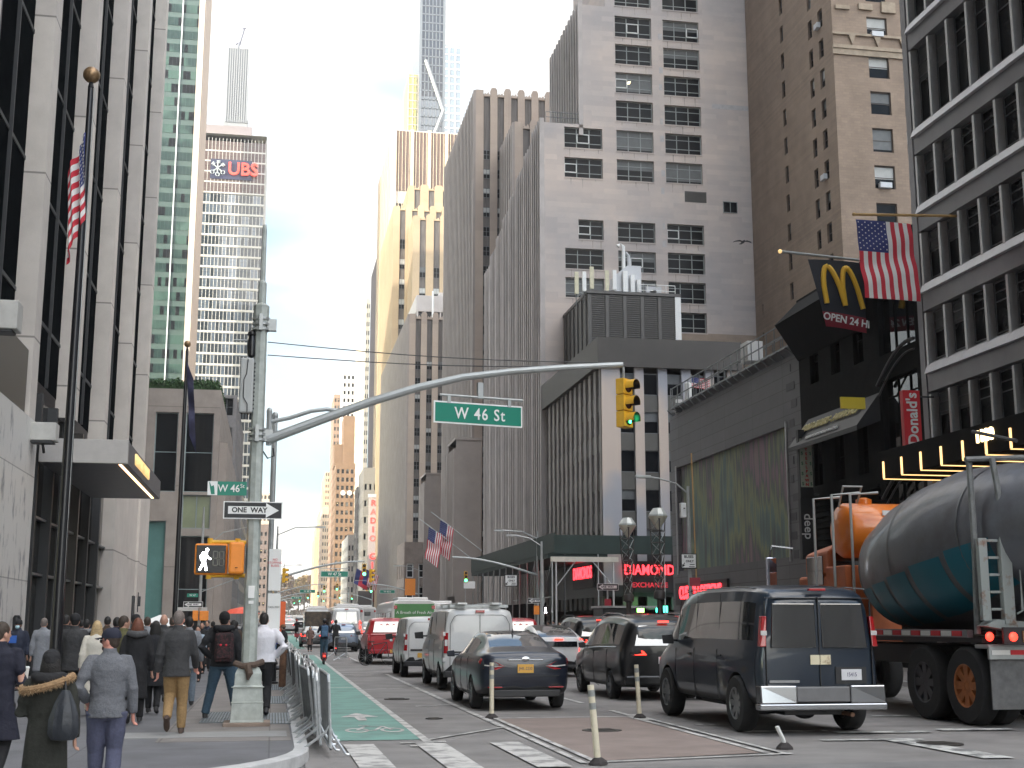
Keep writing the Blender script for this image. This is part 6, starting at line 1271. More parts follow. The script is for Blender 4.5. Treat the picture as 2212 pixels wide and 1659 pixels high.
for x0,x1 in ((-.83,-.05),(.05,.83)):
    w=MB(); s=.07; w.prism([(x0*.98,-.028,1.36),(x1*.98,-.028,1.36),(x1*.92,.012,2.06),(x0*.92,.012,2.06)],(0,.05,0),cgl); w.build('rear_window',T,bevel=.012)
q=MB(); q.box(-.006,.006,-.02,.05,.66,2.16,plast); q.box(-.9,.9,-.012,.03,.62,.632,plast); q.box(-.9,-.89,-.012,.03,.66,2.1,plast); q.box(.89,.9,-.012,.03,.66,2.1,plast); q.box(-.9,.9,-.005,.05,2.14,2.152,plast); q.build('door_gaps',T)
for s in (-1,1):
    q=MB(); q.prism([(s*.90,-.03,1.38),(s*1.0,-.01,1.38),(s*.95,.0,1.86),(s*.875,-.02,1.86)],(0,.12,0),tail); tl=q.build('taillight',T,bevel=.012); q=MB(); q.box(min(s*.885,s*.985),max(s*.885,s*.985),-.034,-.02,1.56,1.63,clr); q.build('clear_band',tl)
q=MB(); q.prism([(-1.05,-.13,.50),(-.45,-.13,.50),(-.45,-.13,.78),(-1.05,-.10,.78)],(0,.22,0),chrome); q.prism([(.45,-.13,.50),(1.05,-.13,.50),(1.05,-.10,.78),(.45,-.13,.78)],(0,.22,0),chrome); q.prism([(-.45,-.11,.52),(.45,-.11,.52),(.45,-.11,.76),(-.45,-.11,.76)],(0,.2,0),mat('bumper_step',(.16,.16,.165),.5,metal=.4)); q.box(-1.07,1.07,-.12,.1,.40,.50,chrome); q.build('rear_bumper',T,bevel=.02)
bx(T,'tape_patch',(-.16,.18,-.02,-.005,1.10,1.25,),mat('cream_tape',(.62,.56,.40),.7,scale=9,col2=(.35,.25,.15),ramp=(.3,.45)))
bx(T,'plate_recess',(.26,.78,-.012,.0,.80,1.06),plast); plateno(T,'15415',.52,-.02,.94,whp,.34,.17)
bits(T,'badge',[(-.86,-.36,-.016,-.006,.82,.86)],chrome); bits(T,'brake_light',[(-.14,.14,-.03,.06,2.26,2.30)],tail,.008)
mirrors(T,1.0,4.35,1.45,plast,1.25); bits(T,'door_handle',[(-1.055,-1.03,3.4,3.55,1.18,1.22),(-1.055,-1.03,1.75,1.9,1.18,1.22)],plast)
q=MB(); q.tube([(-.85,.7,.36),(.6,.7,.36)],.06,plast); q.ell((.0,.7,.34),.2,.16,.13,plast); q.box(-.5,.5,.3,4.8,.3,.42,plast); q.tube([(.5,-.05,.32),(.5,.9,.34)],.035,rust); q.build('underbody',T)
for s in (-1,1): q=MB(); q.tube([(s*.93,.25,2.30),(s*.945,1.0,2.345),(s*.945,3.4,2.35),(s*.92,4.2,2.27)],.012,chrome if 0 else mat('roof_gutter',(.30,.31,.33),.25,metal=.7),5); q.build('roof_gutter',T,smooth=True)
# --- sedans and the like, from one recipe ---
def sedan(name,label,x,y,z,pm,sc=1.,kind='sedan',lit=False,plate_=None,group=None,txt=None,cat='car',wr=.33,simple=False):
    t=thing(name,label,cat,(x,y,z),group=group); 
    if kind=='sedan':
        st=[(0,.38,.98,1.02,.78,.66),(.06,.30,1.02,1.09,.86,.72),(.30,.26,1.04,1.13,.91,.74),(.75,.22,1.03,1.17,.93,.70),(1.30,.20,1.01,1.40,.935,.63),(1.75,.20,1.0,1.475,.935,.62),(2.3,.20,.99,1.50,.935,.63),(2.8,.20,.98,1.46,.935,.63),(3.3,.20,.97,1.22,.935,.66),(3.7,.22,.95,1.03,.93,.72),(4.3,.24,.86,.93,.91,.70),(4.7,.26,.70,.78,.84,.62),(4.85,.32,.6,.64,.72,.5)]; gs=[(4,8)]; gt=[(3,5),(7,9)]; wy=(1.05,3.88); hb=1.0; wlen=4.85
    elif kind=='hatch':
        st=[(0,.38,.95,1.0,.76,.62),(.05,.30,1.0,1.15,.84,.68),(.35,.26,1.02,1.24,.88,.66),(1.1,.22,1.0,1.42,.885,.62),(1.8,.20,.98,1.50,.885,.62),(2.4,.20,.96,1.46,.885,.62),(3.1,.20,.93,1.2,.885,.64),(3.6,.22,.9,.98,.88,.66),(4.2,.26,.74,.8,.82,.6),(4.45,.32,.6,.62,.7,.5)]; gs=[(3,6)]; gt=[(1,4),(5,7)]; wy=(.95,3.62); hb=.95
    elif kind=='suv':
        st=[(0,.42,1.05,1.50,.84,.64),(.05,.36,1.08,1.62,.93,.70),(.28,.30,1.10,1.72,.96,.72),(1.0,.26,1.10,1.77,.97,.73),(1.9,.25,1.09,1.78,.97,.73),(2.7,.25,1.07,1.76,.97,.72),(3.2,.25,1.06,1.56,.97,.72),(3.7,.26,1.04,1.16,.96,.78),(4.4,.3,.98,1.06,.94,.74),(4.85,.34,.84,.9,.86,.62)]; gs=[(2,6)]; gt=[(5,7)]; wy=(1.0,3.9); hb=1.1
    elif kind=='mini':
        st=[(0,.36,1.08,1.52,.90,.66),(.06,.30,1.10,1.66,.98,.74),(.32,.27,1.12,1.78,1.01,.77),(1.1,.24,1.12,1.86,1.02,.78),(2.0,.23,1.10,1.88,1.02,.79),(3.0,.23,1.07,1.84,1.02,.78),(3.6,.23,1.05,1.62,1.02,.77),(4.2,.24,1.02,1.22,1.01,.80),(4.8,.27,.94,1.02,.97,.74),(5.2,.32,.78,.84,.86,.6)]; gs=[(2,4),(4,6)]; gt=[(5,7)]; wy=(1.05,4.15); hb=1.14
    st=[tuple(v*sc if i else v for i,v in enumerate(s)) for s in st]
    carbody(t,st,gs,gt,pm,wy,wr)
    W=st[3][4]
    for yy in wy:
        for xx in (-W+.12,W-.12): wheel(t,xx,yy,wr,.22)
    zt=hb*sc
    q=MB(); 
    for yy in ((1.55,2.55,3.45) if kind!='mini' else (1.3,2.6,3.7)): seam(q,st,yy,1,5)
    q.build('door_seams',t)
    mirrors(t,W-.05,st[-4][0]-.25,zt+.02,plast if kind!='sedan' else pm)
    L_=tailon if lit else tail
    if kind=='sedan':
        for s in (-1,1):
            q=MB(); q.prism([(s*.42,-.02,.84*sc),(s*.60,-.02,.78*sc),(s*.86,.05,.80*sc),(s*.94,.22,.92*sc),(s*.90,.12,1.0*sc),(s*.62,-.0,.93*sc)],(0,.09,0),L_); o=q.build('taillight',t,bevel=.01); q=MB(); q.prism([(s*.40,-.032,.852*sc),(s*.62,-.032,.83*sc),(s*.84,.03,.855*sc),(s*.84,.03,.875*sc),(s*.62,-.032,.86*sc)],(0,.02,0),clr); q.build('clear_strip',o)
        bits(t,'chrome_bar',[(-.36,.36,-.035,-.0,.955*sc,.975*sc)],chrome,.004); q=MB(); q.M=Matrix.Translation((0,-.02,.985*sc))@Matrix.Rotation(PI/2,4,'X')@Matrix.Scale(.55,4,(0,1,0)); q.lathe([(.085,0),(.08,.02),(.02,.025)],chrome,n=16); q.build('oval_badge',t,smooth=True)
        bx(t,'diffuser',(-.72,.72,-.03,.1,.28,.42),plast,.02); bits(t,'reflector',[(-.78,-.48,-.035,.02,.46,.485),(.48,.78,-.035,.02,.46,.485)],tail,.004)
        plateno(t,txt,0,-.012,.80*sc,nyp if plate_=='ny' else whp,.33,.17); q=MB(); q.loft([[Vector((-.02,1.45,1.47*sc)),Vector((.02,1.45,1.47*sc)),Vector((0,1.62,1.47*sc))],[Vector((-.006,1.45,1.56*sc)),Vector((.006,1.45,1.56*sc)),Vector((0,1.5,1.56*sc))]],plast); q.build('roof_antenna',t)
        bits(t,'boot_seam',[(-.70,.70,-.006,.03,.655*sc,.662*sc)],plast)
    elif kind=='hatch':
        for s in (-1,1): q=MB(); q.prism([(s*.66,-.02,.62*sc),(s*.82,.06,.62*sc),(s*.86,.14,1.08*sc),(s*.72,.04,1.12*sc)],(0,.08,0),L_); q.build('taillight',t,bevel=.01)
        bx(t,'glass_strip',(-.62,.62,-.02,.05,.86*sc,1.03*sc),cgl,.01); bits(t,'brake_light',[(-.14,.14,-.035,0,1.05*sc,1.10*sc)],L_); plateno(t,'',0,-.02,.72*sc,whp); bx(t,'diffuser',(-.7,.7,-.02,.1,.3,.4),plast,.02)
    else:
        z1=st[2][3]-.10
        w=MB(); w.prism([(-.72,-.015,zt+.04),(.72,-.015,zt+.04),(.60,.06,z1-.05),(-.60,.06,z1-.05)],(0,.06,0),cgl); w.build('rear_window',t,bevel=.012)
        for s in (-1,1): q=MB(); q.prism([(s*.42,-.025,zt-.16),(s*.90,.03,zt-.16),(s*.97,.3,zt-.06),(s*.94,.2,zt+.0),(s*.5,-.02,zt-.07)],(0,.08,0),L_ if kind=='mini' else L_); q.build('taillight',t,bevel=.01)
        bits(t,'brake_light',[(-.12,.12,-.0,.09,z1+.02,z1+.05)],L_); plateno(t,'',0,-.02,zt-.28,whp); bx(t,'rear_bumper',(-W+.12,W-.12,-.05,.1,.36,.56),plast if kind=='suv' else pm,.03)
        for s in (-1,1): q=MB(); q.tube([(s*(st[3][5]-.03),.5,st[3][3]-.03),(s*(st[3][5]-.02),.9,st[3][3]+.04),(s*(st[3][5]-.02),2.2,st[4][3]+.04),(s*(st[3][5]-.03),2.9,st[5][3]-.03)],.016,chrome if kind=='mini' else plast,5); q.build('roof_rail',t,smooth=True)
        q=MB()
        for s in (-1,1): q.tube([(s*(W-.02),.4,zt+.02),(s*(W-.015),2,zt+.0),(s*(W-.02),3.4,zt-.05)],.010,chrome,4)
        q.build('belt_trim',t,smooth=True)
    return t
blu=carpaint('midnight_blue_paint',(.012,.016,.028)); blk_p=carpaint('black_car_paint',(.010,.010,.011)); wht=carpaint('white_car_paint',(.62,.62,.61),0,.3); sil=carpaint('silver_blue_paint',(.20,.24,.31),.5); redp=carpaint('red_paint',(.42,.012,.02),.1); gry=carpaint('grey_car_paint',(.16,.165,.17),.5)
sedan('sedan','dark blue sedan with an amber number plate behind the left lane post','car' and 5.08,26.4,0,blu,1.05,'sedan',plate_='ny',txt='JHK-2230')
sedan('minivan','glossy black minivan with lit brake lights between the sedan and the dark van',8.9,29.3,0,blk_p,1.04,'mini',lit=True)
sedan('hatchback','white hatchback with lit red brake lights peeking out behind the dark sedan',9.3,42.5,0,wht,1.13,'hatch',lit=True)
sedan('suv','black suv with one lit brake light ahead of the black minivan',11.6,46,0,blk_p,1.12,'suv',lit=True)
sedan('suv','silver blue suv in the queue beyond the scooter riders',4.3,82,0,sil,1.0,'suv')
sedan('suv','pale silver suv directly ahead of the red pickup',6.2,66,0,sil,1.0,'suv',lit=True)
sedan('sedan','grey sedan further along the queue beside the kerb lane',2.9,97,0,gry,1.0,'sedan',lit=True)
sedan('suv','white suv with red tail lights far up the bike lane side',1.9,160,gz(160),wht,1.0,'suv',lit=True)
sedan('sedan','black sedan far up the avenue beside the white suv',5.2,150,gz(150),blk_p,1.0,'sedan',lit=True)
sedan('hatchback','white taxi-like hatchback just visible above the dark van roof by the kiosk',17.0,62,0,wht,1.0,'hatch')
for k,(x,y,p,kd) in enumerate(((8.2,112,wht,'suv'),(4.0,196,blk_p,'suv'),(7.6,230,wht,'sedan'),(11,250,sil,'suv'),(3.0,262,wht,'suv'),(6.5,300,blk_p,'sedan'))):
    sedan('car','small distant car in the far traffic queue','x' and x,y,gz(y),p,1.0,kd,lit=k%2==0,group='far traffic queue')
# --- cargo vans ---
def cargovan(label,x,y,z,pm,W,H,L_,windows=False,rack=True,group=None,rear_glass=False,lit=False):
    t=thing('cargo_van',label,'van',(x,y,z),group=group); w=W/2; zs=H*.62
    st=[(0,.42,zs,H-.12,w*.95,w*.84),(.05,.36,zs+.01,H-.04,w*.98,w*.88),(.22,.34,zs+.02,H-.0,w*.99,w*.90),(L_*.3,.32,zs+.02,H,w,w*.91),(L_*.55,.32,zs+.0,H,w,w*.91),(L_*.70,.32,zs-.03,H-.02,w,w*.90),(L_*.80,.32,zs-.08,H-.30,w,w*.83),(L_*.88,.34,zs-.16,zs+.02,w*.99,w*.84),(L_*.95,.36,zs-.28,zs-.16,w*.96,w*.8),(L_,.42,zs-.5,zs-.42,w*.88,w*.7)]
    wy=(L_*.18,L_*.80); carbody(t,st,[(4,6)]+([(1,4)] if windows else []),[(6,7)],pm,wy,.35)
    for yy in wy:
        for xx in (-w+.12,w-.12): wheel(t,xx,yy,.35,.22,rim=galv if 0 else alloy,spokes=5)
    q=MB(); seam(q,st,L_*.56); seam(q,st,L_*.36,1,6); seam(q,st,.2,1,6); q.build('panel_seams',t)
    for s in (-1,1): q=MB(); q.prism([(s*w*.86,-.03,zs-.35),(s*w*.97,.0,zs-.35),(s*w*.95,.02,zs+.18),(s*w*.85,-.02,zs+.18)],(0,.1,0),tailon if lit else tail); o=q.build('taillight',t,bevel=.01); q=MB(); q.box(min(s*w*.87,s*w*.95),max(s*w*.87,s*w*.95),-.035,-.02,zs-.16,zs+.0,clr); q.build('clear_band',o)
    q=MB(); q.box(-.005,.005,-.012,.03,.5,H-.16,plast); q.tube([(-w*.80,-.008,.55),(-w*.80,-.008,zs+.4),(-w*.70,.0,H-.22),(-w*.6,.0,H-.17),(w*.6,.0,H-.17),(w*.70,.0,H-.22),(w*.80,-.008,zs+.4),(w*.80,-.008,.55),(-w*.80,-.008,.55)],.006,plast,4); q.build('door_gaps',t)
    if rear_glass:
        q=MB(); q.prism([(-w*.72,-.02,zs),(w*.72,-.02,zs),(w*.64,.01,H-.25),(-w*.64,.01,H-.25)],(0,.04,0),cgl); q.build('rear_window',t,bevel=.01)
    bits(t,'brake_light',[(-.12,.12,-.02,.08,H-.11,H-.04)],tail,.006); bits(t,'trim_strip',[(-w*.74,w*.2,-.02,-.005,zs-.36,zs-.30)],plast); plateno(t,'',-.3,-.012,zs-.5,nyp); bx(t,'rear_bumper',(-w*.96,w*.96,-.08,.12,.36,.52),plast,.02)
    for s in (-1,1):
        for zz in (.75,zs+.1): bx(t,'hinge',(min(s*w*.93,s*w),max(s*w*.93,s*w),-.03,.05,zz,zz+.1),pm,.008)
    mirrors(t,w-.02,L_*.72,zs+.08,plast,1.4)
    if rack:
        q=MB(); 
        for s in (-.62,.3): q.box(s,s+.26,-.1,L_*.62,H+.10,H+.15,wh)
        for yy in (.2,L_*.3,L_*.55): q.box(-w*.8,w*.8,yy,yy+.06,H+.02,H+.10,galv)
        q.build('ladder_rack',t,bevel=.008)
    return t
cargovan('large white cargo van with a roof rack behind the dark sedan',5.38,34.3,0,wht,1.98,2.13,5.6)
cargovan('small white cargo van just ahead of the large one with the roof rack',5.15,43.2,0,wht,1.85,1.95,4.6,rack=False)
cargovan('white high-roof passenger van with a dark rear window beyond the red pickup',4.9,90,0,wht,2.1,2.75,5.8,rack=False,rear_glass=True,lit=True,windows=True)
# --- pickups ---
def pickup(label,x,y,z,pm,lit=False):
    t=thing('pickup_truck',label,'pickup',(x,y,z)); w=1.0
    st=[(1.75,.5,1.22,1.72,.98,.70),(1.85,.5,1.24,1.90,.99,.76),(2.4,.5,1.24,1.98,1.0,.78),(3.3,.5,1.22,1.97,1.0,.78),(3.8,.5,1.2,1.7,1.0,.77),(4.25,.5,1.18,1.3,1.0,.84),(4.9,.5,1.14,1.22,.99,.84),(5.5,.52,1.05,1.12,.95,.8),(5.75,.56,.8,.9,.9,.7)]
    carbody(t,st,[(1,4)],[(3,5)],pm,[4.75],.4,name='cab')
    q=MB(); q.box(-1,-.9,.05,1.78,.62,1.27,pm); q.box(.9,1,.05,1.78,.62,1.27,pm); q.box(-.9,.9,.1,1.78,.6,.7,plast); q.box(-.98,-.86,.3,1.6,.55,.62,plast); o=q.build('bed',t,bevel=.03)
    q=MB(); q.box(-.88,.88,-.02,.06,.64,1.27,pm); q.prism([(-.88,-.02,1.22),(-.88,-.06,1.27),(-.88,.06,1.30),(-.88,.06,1.22)],(1.76,0,0),pm); q.build('tailgate',t,bevel=.015)
    q=MB(); q.prism([(-.66,1.72,1.34),(.66,1.72,1.34),(.58,1.80,1.82),(-.58,1.80,1.82)],(0,.03,0),cgl); q.build('rear_window',t,bevel=.01)
    for s in (-1,1): q=MB(); q.box(min(s*.88,s*1.01),max(s*.88,s*1.01),-.03,.12,.82,1.18,tailon if lit else tail); q.build('taillight',t,bevel=.01)
    bx(t,'rear_bumper',(-.98,.98,-.16,.0,.46,.64),pm,.03); plateno(t,'',.1,-.17,.58,nyp); bits(t,'brake_light',[(-.2,.2,1.74,1.82,1.92,1.96)],tail)
    for yy in (1.0,4.75):
        for xx in (-.88,.88): wheel(t,xx,yy,.4,.27)
    bits(t,'badge',[(-.06,.06,-.075,-.06,.98,1.08),(.3,.62,-.07,-.06,1.02,1.14)],chrome,.005); mirrors(t,.98,3.9,1.3,plast,1.2); return t
pickup('bright red pickup truck with an amber plate beyond the small white van',5.0,56.5,0,redp); pickup('red pickup truck glimpsed between the cargo van and the white hatchback',11.1,57,0,redp)
# --- city buses ---
def bus(label,x,y,L_=12.,adv=None,txt=None,group=None,z=None):
    z=gz(y) if z is None else z; t=thing('city_bus',label,'bus',(x,y,z),group=group); bw=mat('bus_white',(.62,.60,.58),.35,var=.05,coat=.5)
    q=MB(); pr=[(-1.27,.35),(-1.3,.6),(-1.3,2.6),(-1.2,2.95),(-.9,3.08),(.9,3.08),(1.2,2.95),(1.3,2.6),(1.3,.6),(1.27,.35)]; q.prism([(a,0,b) for a,b in pr],(0,L_,0),bw); q.build('body',t,bevel=.06)
    for k in range(6): bx(t,'side_window',(-1.325,-1.295,.8+k*1.8,2.4+k*1.8,1.35,2.35),cgl)
    for k in range(6): bx(t,'side_window',(1.295,1.325,.8+k*1.8,2.4+k*1.8,1.35,2.35),cgl)
    bx(t,'roof_unit',(-.9,.9,1.0,4,3.08,3.25),bw,.05); bx(t,'rear_panel',(-1.15,1.15,-.03,-.005,.7,2.85),adv or mat('bus_rear_grey',(.45,.44,.43),.4))
    if not adv: bx(t,'rear_grille',(-.8,.8,-.05,-.03,.8,1.5),plast); bx(t,'rear_window',(.1,.7,-.05,-.03,2.2,2.6),cgl)
    for s in (-1,1): bx(t,'taillight',(min(s*1.0,s*1.2),max(s*1.0,s*1.2),-.06,-.02,2.55,2.75),tail,.01); bx(t,'tail_lamp',(min(s*1.05,s*1.22),max(s*1.05,s*1.22),-.06,-.02,.8,1.1),tailon,.01)
    if txt:
        for (b,s,zz) in txt: text(b,s,wh if adv else plast,TX(0,-.06,zz),t,'lettering',.003)
    bx(t,'rear_bumper',(-1.2,1.2,-.12,0,.35,.6),plast,.03)
    for yy in (2.8,9.0):
        for xx in (-1.12,1.12): wheel(t,xx,yy,.48,.3,rim=galv)
    return t
adg=mat('green_advert',(.07,.22,.07),.5,var=.08,scale=1)
T=bus('white city bus with a green advert covering its rear',8.05,76,12,adg,[('A Breath of Fresh Air',.24,2.35),('Compressed Natural Gas',.2,1.75)]); q=MB()
for k in range(16): q.box(-.7+k*.11,-.6+k*.11,-.05,-.031,.72,1.0+.3*abs(math.sin(k*1.7)),mat('advert_blue',(.06,.12,.3),.5,var=0))
q.build('skyline_print',T)
bus('white city bus numbered 3007 to the right of the green-backed bus',11.1,88,12,None,[('3007',.3,2.0)])
bus('white city bus ahead of the green-backed bus, showing its roof',6.0,108,12); bus('white city bus far up the avenue between the passenger van and the green-backed bus',8.6,128,12); bus('distant white city bus near the left of the traffic',4.9,150,12)
# dark flat truck loaded with timber
t=thing('flatbed_truck','dark box truck with stacked load beyond the silver suv in the left lanes','truck',(3.9,112,gz(112))); bx(t,'load',(-1.2,1.2,0,5,1.0,2.6),mat('timber_load',(.14,.10,.07),.8,scale=3,col2=(.03,.03,.03)),.05); bx(t,'chassis',(-1.1,1.1,-.1,7,.6,1.0),plast); bx(t,'cab',(-1.1,1.1,5.3,7.2,.7,2.8),wht,.1); bits(t,'taillight',[(-1.1,-.8,-.13,-.1,.7,.9),(.8,1.1,-.13,-.1,.7,.9)],tailon)
for yy in (1.2,6.0):
    for xx in (-1,1): wheel(t,xx,yy,.45,.3)
# --- cement mixer ---
T=thing('cement_mixer','cement mixer with grey and blue drum and orange cab at the right edge','truck',(13.35,20.6,0)); T.scale=(1.12,1.12,1.12)
org=mat('orange_paint',(.78,.20,.015),.35,var=.08,scale=2,coat=.5); org2=mat('faded_orange_cab',(.50,.13,.04),.5,var=.15,scale=2.5); drg=mat('drum_grey',(.115,.12,.14),.45,var=.1,scale=1.4,coat=.2,detail=12,col2=(.08,.078,.085),ramp=(.35,.6)); drb=mat('drum_blue',(.008,.11,.16),.45,scale=3,detail=10,col2=(.10,.05,.03),ramp=(.25,.36)); rw=mat('chute_worn_white',(.26,.28,.27),.6,scale=5,detail=10,col2=(.20,.10,.06),ramp=(.3,.45))
axis0=Vector((0,-1.2,3.22)); axis1=Vector((0,5.5,2.42)); prof=[(0,.55),(.06,.75),(.16,1.0),(.30,1.18),(.45,1.33),(.60,1.33),(.75,1.24),(.88,1.04),(.96,.80),(1.0,.6)]
d=(axis1-axis0).normalized(); sx_=Vector((1,0,0)); up_=sx_.cross(d).normalized()*1
def drumpt(f,r,a): return axis0.lerp(axis1,f)+sx_*math.cos(a)*r+up_*math.sin(a)*r
if up_.z<0: up_=-up_
q=MB(); n=40; rings=[[drumpt(f,r,2*PI*j/n) for j in range(n)] for f,r in prof]; q.loft(rings,drg); q.build('drum',T,smooth=True,sharp=60)
q=MB(); fr2=[0.24+.05*k for k in range(15)]
def rad(f):
    for (a,ra),(b,rb3) in zip(prof[:-1],prof[1:]):
        if a<=f<=b: return ra+(rb3-ra)*(f-a)/(b-a)
for (f0,f1) in ((.20,.36),(.38,.52),(.545,.66),(.68,.78),(.80,.90)):
    a0,a1=PI*1.08,PI*1.34
    G=[[drumpt(f0+(f1-f0)*i/4,rad(f0+(f1-f0)*i/4)+.012,a0+(a1-a0)*j/10+.25*(f0-.5)) for j in range(11)] for i in range(5)]; q.loft(G,drb,cap=False,closed=False)
q.build('blue_lettering',T,smooth=True)
for f in (.30,.62,.88): q=MB(); q.loft([[drumpt(f+e,rad(f)+.01,2*PI*j/n) for j in range(n)] for e in (-.004,.004)],mat('drum_seam',(.09,.095,.105),.4),cap=False); q.build('drum_band',T,smooth=True)
q=MB(); q.loft([[drumpt(f,r,2*PI*j/24) for j in range(24)] for f,r in ((-.07,.66),(-.06,.72),(.0,.72),(.01,.55))],galv); q.build('drum_mouth',T,smooth=True)
bx(T,'chassis',(-.5,.5,.2,8.8,.85,1.2),plast,.02); bx(T,'deck_edge',(-1.25,-1.15,.55,5.9,1.34,1.46),mat('deck_metal',(.30,.31,.33),.4,metal=.5)); bx(T,'fender_deck',(-1.2,1.2,.2,6.0,1.26,1.34),plast)
for k in range(9): bx(T,'reflective_tape',(-1.262,-1.252,.7+k*.34,.7+k*.34+.3,1.36,1.44),rd if k%2==0 else wh)
bx(T,'blue_decal',(-1.264,-1.252,3.9,4.8,1.36,1.44),mat('decal_blue',(.05,.12,.45),.4,var=0)); q=MB(); q.ell((-1.27,5.6,1.40),.04,.05,.05,mat('amber_lamp',(1,.35,.05),.4,emit=3,var=0),8,6); q.build('marker_lamp',T)
for yy in (.72,2.05):
    for s in (-1,1):
        wheel(T,s*1.10,yy,.60,.30,rim=(mat('rusty_orange_rim',(.42,.14,.04),.6,var=.25,scale=8) if yy<1 else mat('dark_rim',(.06,.06,.065),.5,var=.2)),hub=.56,spokes=8); wheel(T,s*.72,yy,.60,.28,rim=MT['drum_seam'],hub=.56,spokes=0)
for s in (-1,1): wheel(T,s*1.05,8.1,.55,.30,rim=alloy,hub=.56,spokes=8)
q=MB(); q.box(-1.25,-.62,-.05,.35,1.18,1.24,galv); q.box(.62,1.25,-.05,.35,1.18,1.24,galv); q.box(-1.26,1.26,-.08,-.02,1.02,1.22,galv); q.build('rear_step',T,bevel=.01)
for k in range(8): bx(T,'reflective_tape',(-1.22+k*.31,-1.22+k*.31+.3,-.092,-.083,1.09,1.16),rd if k%2 else wh)
for s in (-1,1): bx(T,'mud_flap',(min(s*.62,s*1.22),max(s*.62,s*1.22),-.02,.0,.28,1.02),mat('flap_grey',(.13,.13,.13),.7,var=.25,scale=7))
for x in (-1.22,-1.0): q=MB(); q.M=Matrix.Translation((x,-.05 if x<-1.1 else -.34,1.36))@Matrix.Rotation(PI/2,4,'X'); q.lathe([(.07,0),(.06,.02),(.02,.03)],tailon,n=14); q.build('taillight',T,smooth=True)
bx(T,'rear_plate',(-.85,-.45,-.36,-.34,1.28,1.45),mat('plate_brown',(.22,.17,.08),.6,var=.3,scale=9)); bx(T,'light_bar',(-1.15,-.4,-.33,-.28,1.25,1.5),plast)
# chute, frame tubes and ladder at the rear
rg_=mat('weathered_tube',(.17,.175,.175),.6,metal=.3,var=.25,scale=8)
q=MB(); q.tube([(-1.27,.2,1.4),(-1.25,.15,2.9),(-1.23,.2,4.1)],.05,rg_); q.tube([(-.85,-.1,2.8),(-.95,.0,4.1)],.05,rg_); q.tube([(-1.35,.1,4.08),(.9,.1,4.2)],.045,rg_); q.tube([(-.68,-.28,4.34),(-.55,1.2,4.7)],.03,plast); q.tube([(.9,-.28,1.5),(.9,-.28,4.42)],.06,galv); q.build('rear_frame',T,smooth=True)
q=MB(); q.box(-1.30,-1.16,-.05,.05,1.6,2.85,rw); q.box(-.98,-.80,-.12,.0,1.55,2.9,rw); 
for k in range(5): q.box(-1.16,-.98,-.06,.0,1.75+k*.26,1.79+k*.26,rw)
q.tube([(-.8,-.15,1.7),(-.70,-.15,1.75),(-.70,-.15,2.8),(-.8,-.15,2.85)],.02,rw,6); q.build('ladder',T,bevel=.006)
q=MB(); q.prism([(-1.3,-.1,1.52),(-.7,-.1,1.42),(-.6,-.1,1.58),(-1.1,-.1,1.62)],(0,.3,0),rw); q.tube([(-.5,-.3,1.5),(-.3,-.4,1.75)],.05,rw); q.box(.05,.35,-.7,-.4,1.6,1.95,wh); q.tube([(.2,-.5,3.0),(.3,-.9,2.0)],[.3,.18],plast,10); q.build('chute_bracket',T)
q=MB(); q.tube([(.15,-.4,4.35),(.0,-.6,4.0),(.1,-.65,3.5),(.25,-.5,3.3)],.03,plast,6); q.tube([(.3,-.4,4.4),(.2,-.7,4.1),(.3,-.6,3.7)],.03,plast,6); q.build('hoses',T,smooth=True)
# water tank, cab and mirrors
q=MB(); q.M=Matrix.Translation((.35,6.45,3.42))@Matrix.Rotation(PI/2,4,'Y'); q.lathe([(.05,-1.03),(.35,-1.0),(.50,-.93),(.56,-.85),(.56,1.0),(.5,1.08),(.05,1.18)],org,n=30); q.build('water_tank',T,smooth=True,sharp=50)
q=MB(); q.lathe([(.16,3.96),(.16,4.06),(.06,4.1)],org,(-.05,6.45,0),14); q.box(.1,.35,5.93,5.95,3.7,3.8,wh); q.tube([(-.6,6.45,3.9),(-.6,6.2,4.3),(-.2,6.2,4.3),(-.2,6.45,3.95)],.025,galv,6); q.build('tank_cap',T,smooth=True)
for x,y in ((-.95,6.0),(-.95,6.9),(-.6,5.9)): q=MB(); q.tube([(x,y,1.5),(x,y,4.1),(x+.6,y,4.15)],.04 if x<-1 else .03,galv); q.build('grab_rail',T,smooth=True)
q=MB(); q.box(-.6,1.0,7.1,8.7,1.1,2.55,org2); q.loft([[(-.6,7.05,2.55),(1,7.05,2.55),(1,7.05,3.05),(.8,7.05,3.2),(-.4,7.05,3.2),(-.6,7.05,3.05)],[(-.6,8.3,2.55),(1,8.3,2.55),(1,8.3,3.0),(.8,8.3,3.1),(-.35,8.3,3.1),(-.6,8.3,3.0)]],org2); q.box(-.6,.6,8.7,10.2,1.1,2.1,org2); q.build('cab',T,bevel=.06)
bx(T,'cab_window',(-.625,-.59,7.35,8.15,2.35,2.95),cgl,.01); bx(T,'rear_window',(-.5,.5,7.03,7.06,2.6,3.0),cgl,.01); bx(T,'orange_side_box',(-.75,-.2,5.95,6.9,1.34,2.7),org2,.03)
q=MB(); q.tube([(-.9,8.2,3.15),(-1.35,8.3,3.2),(-1.4,8.3,3.0),(-1.4,8.3,2.3)],.025,chrome,7); q.build('mirror_arm',T,smooth=True); bx(T,'mirror',(-1.5,-1.28,8.22,8.30,2.3,2.95),mat('mirror_glass',(.75,.80,.95),.02,metal=1,var=0),.01)
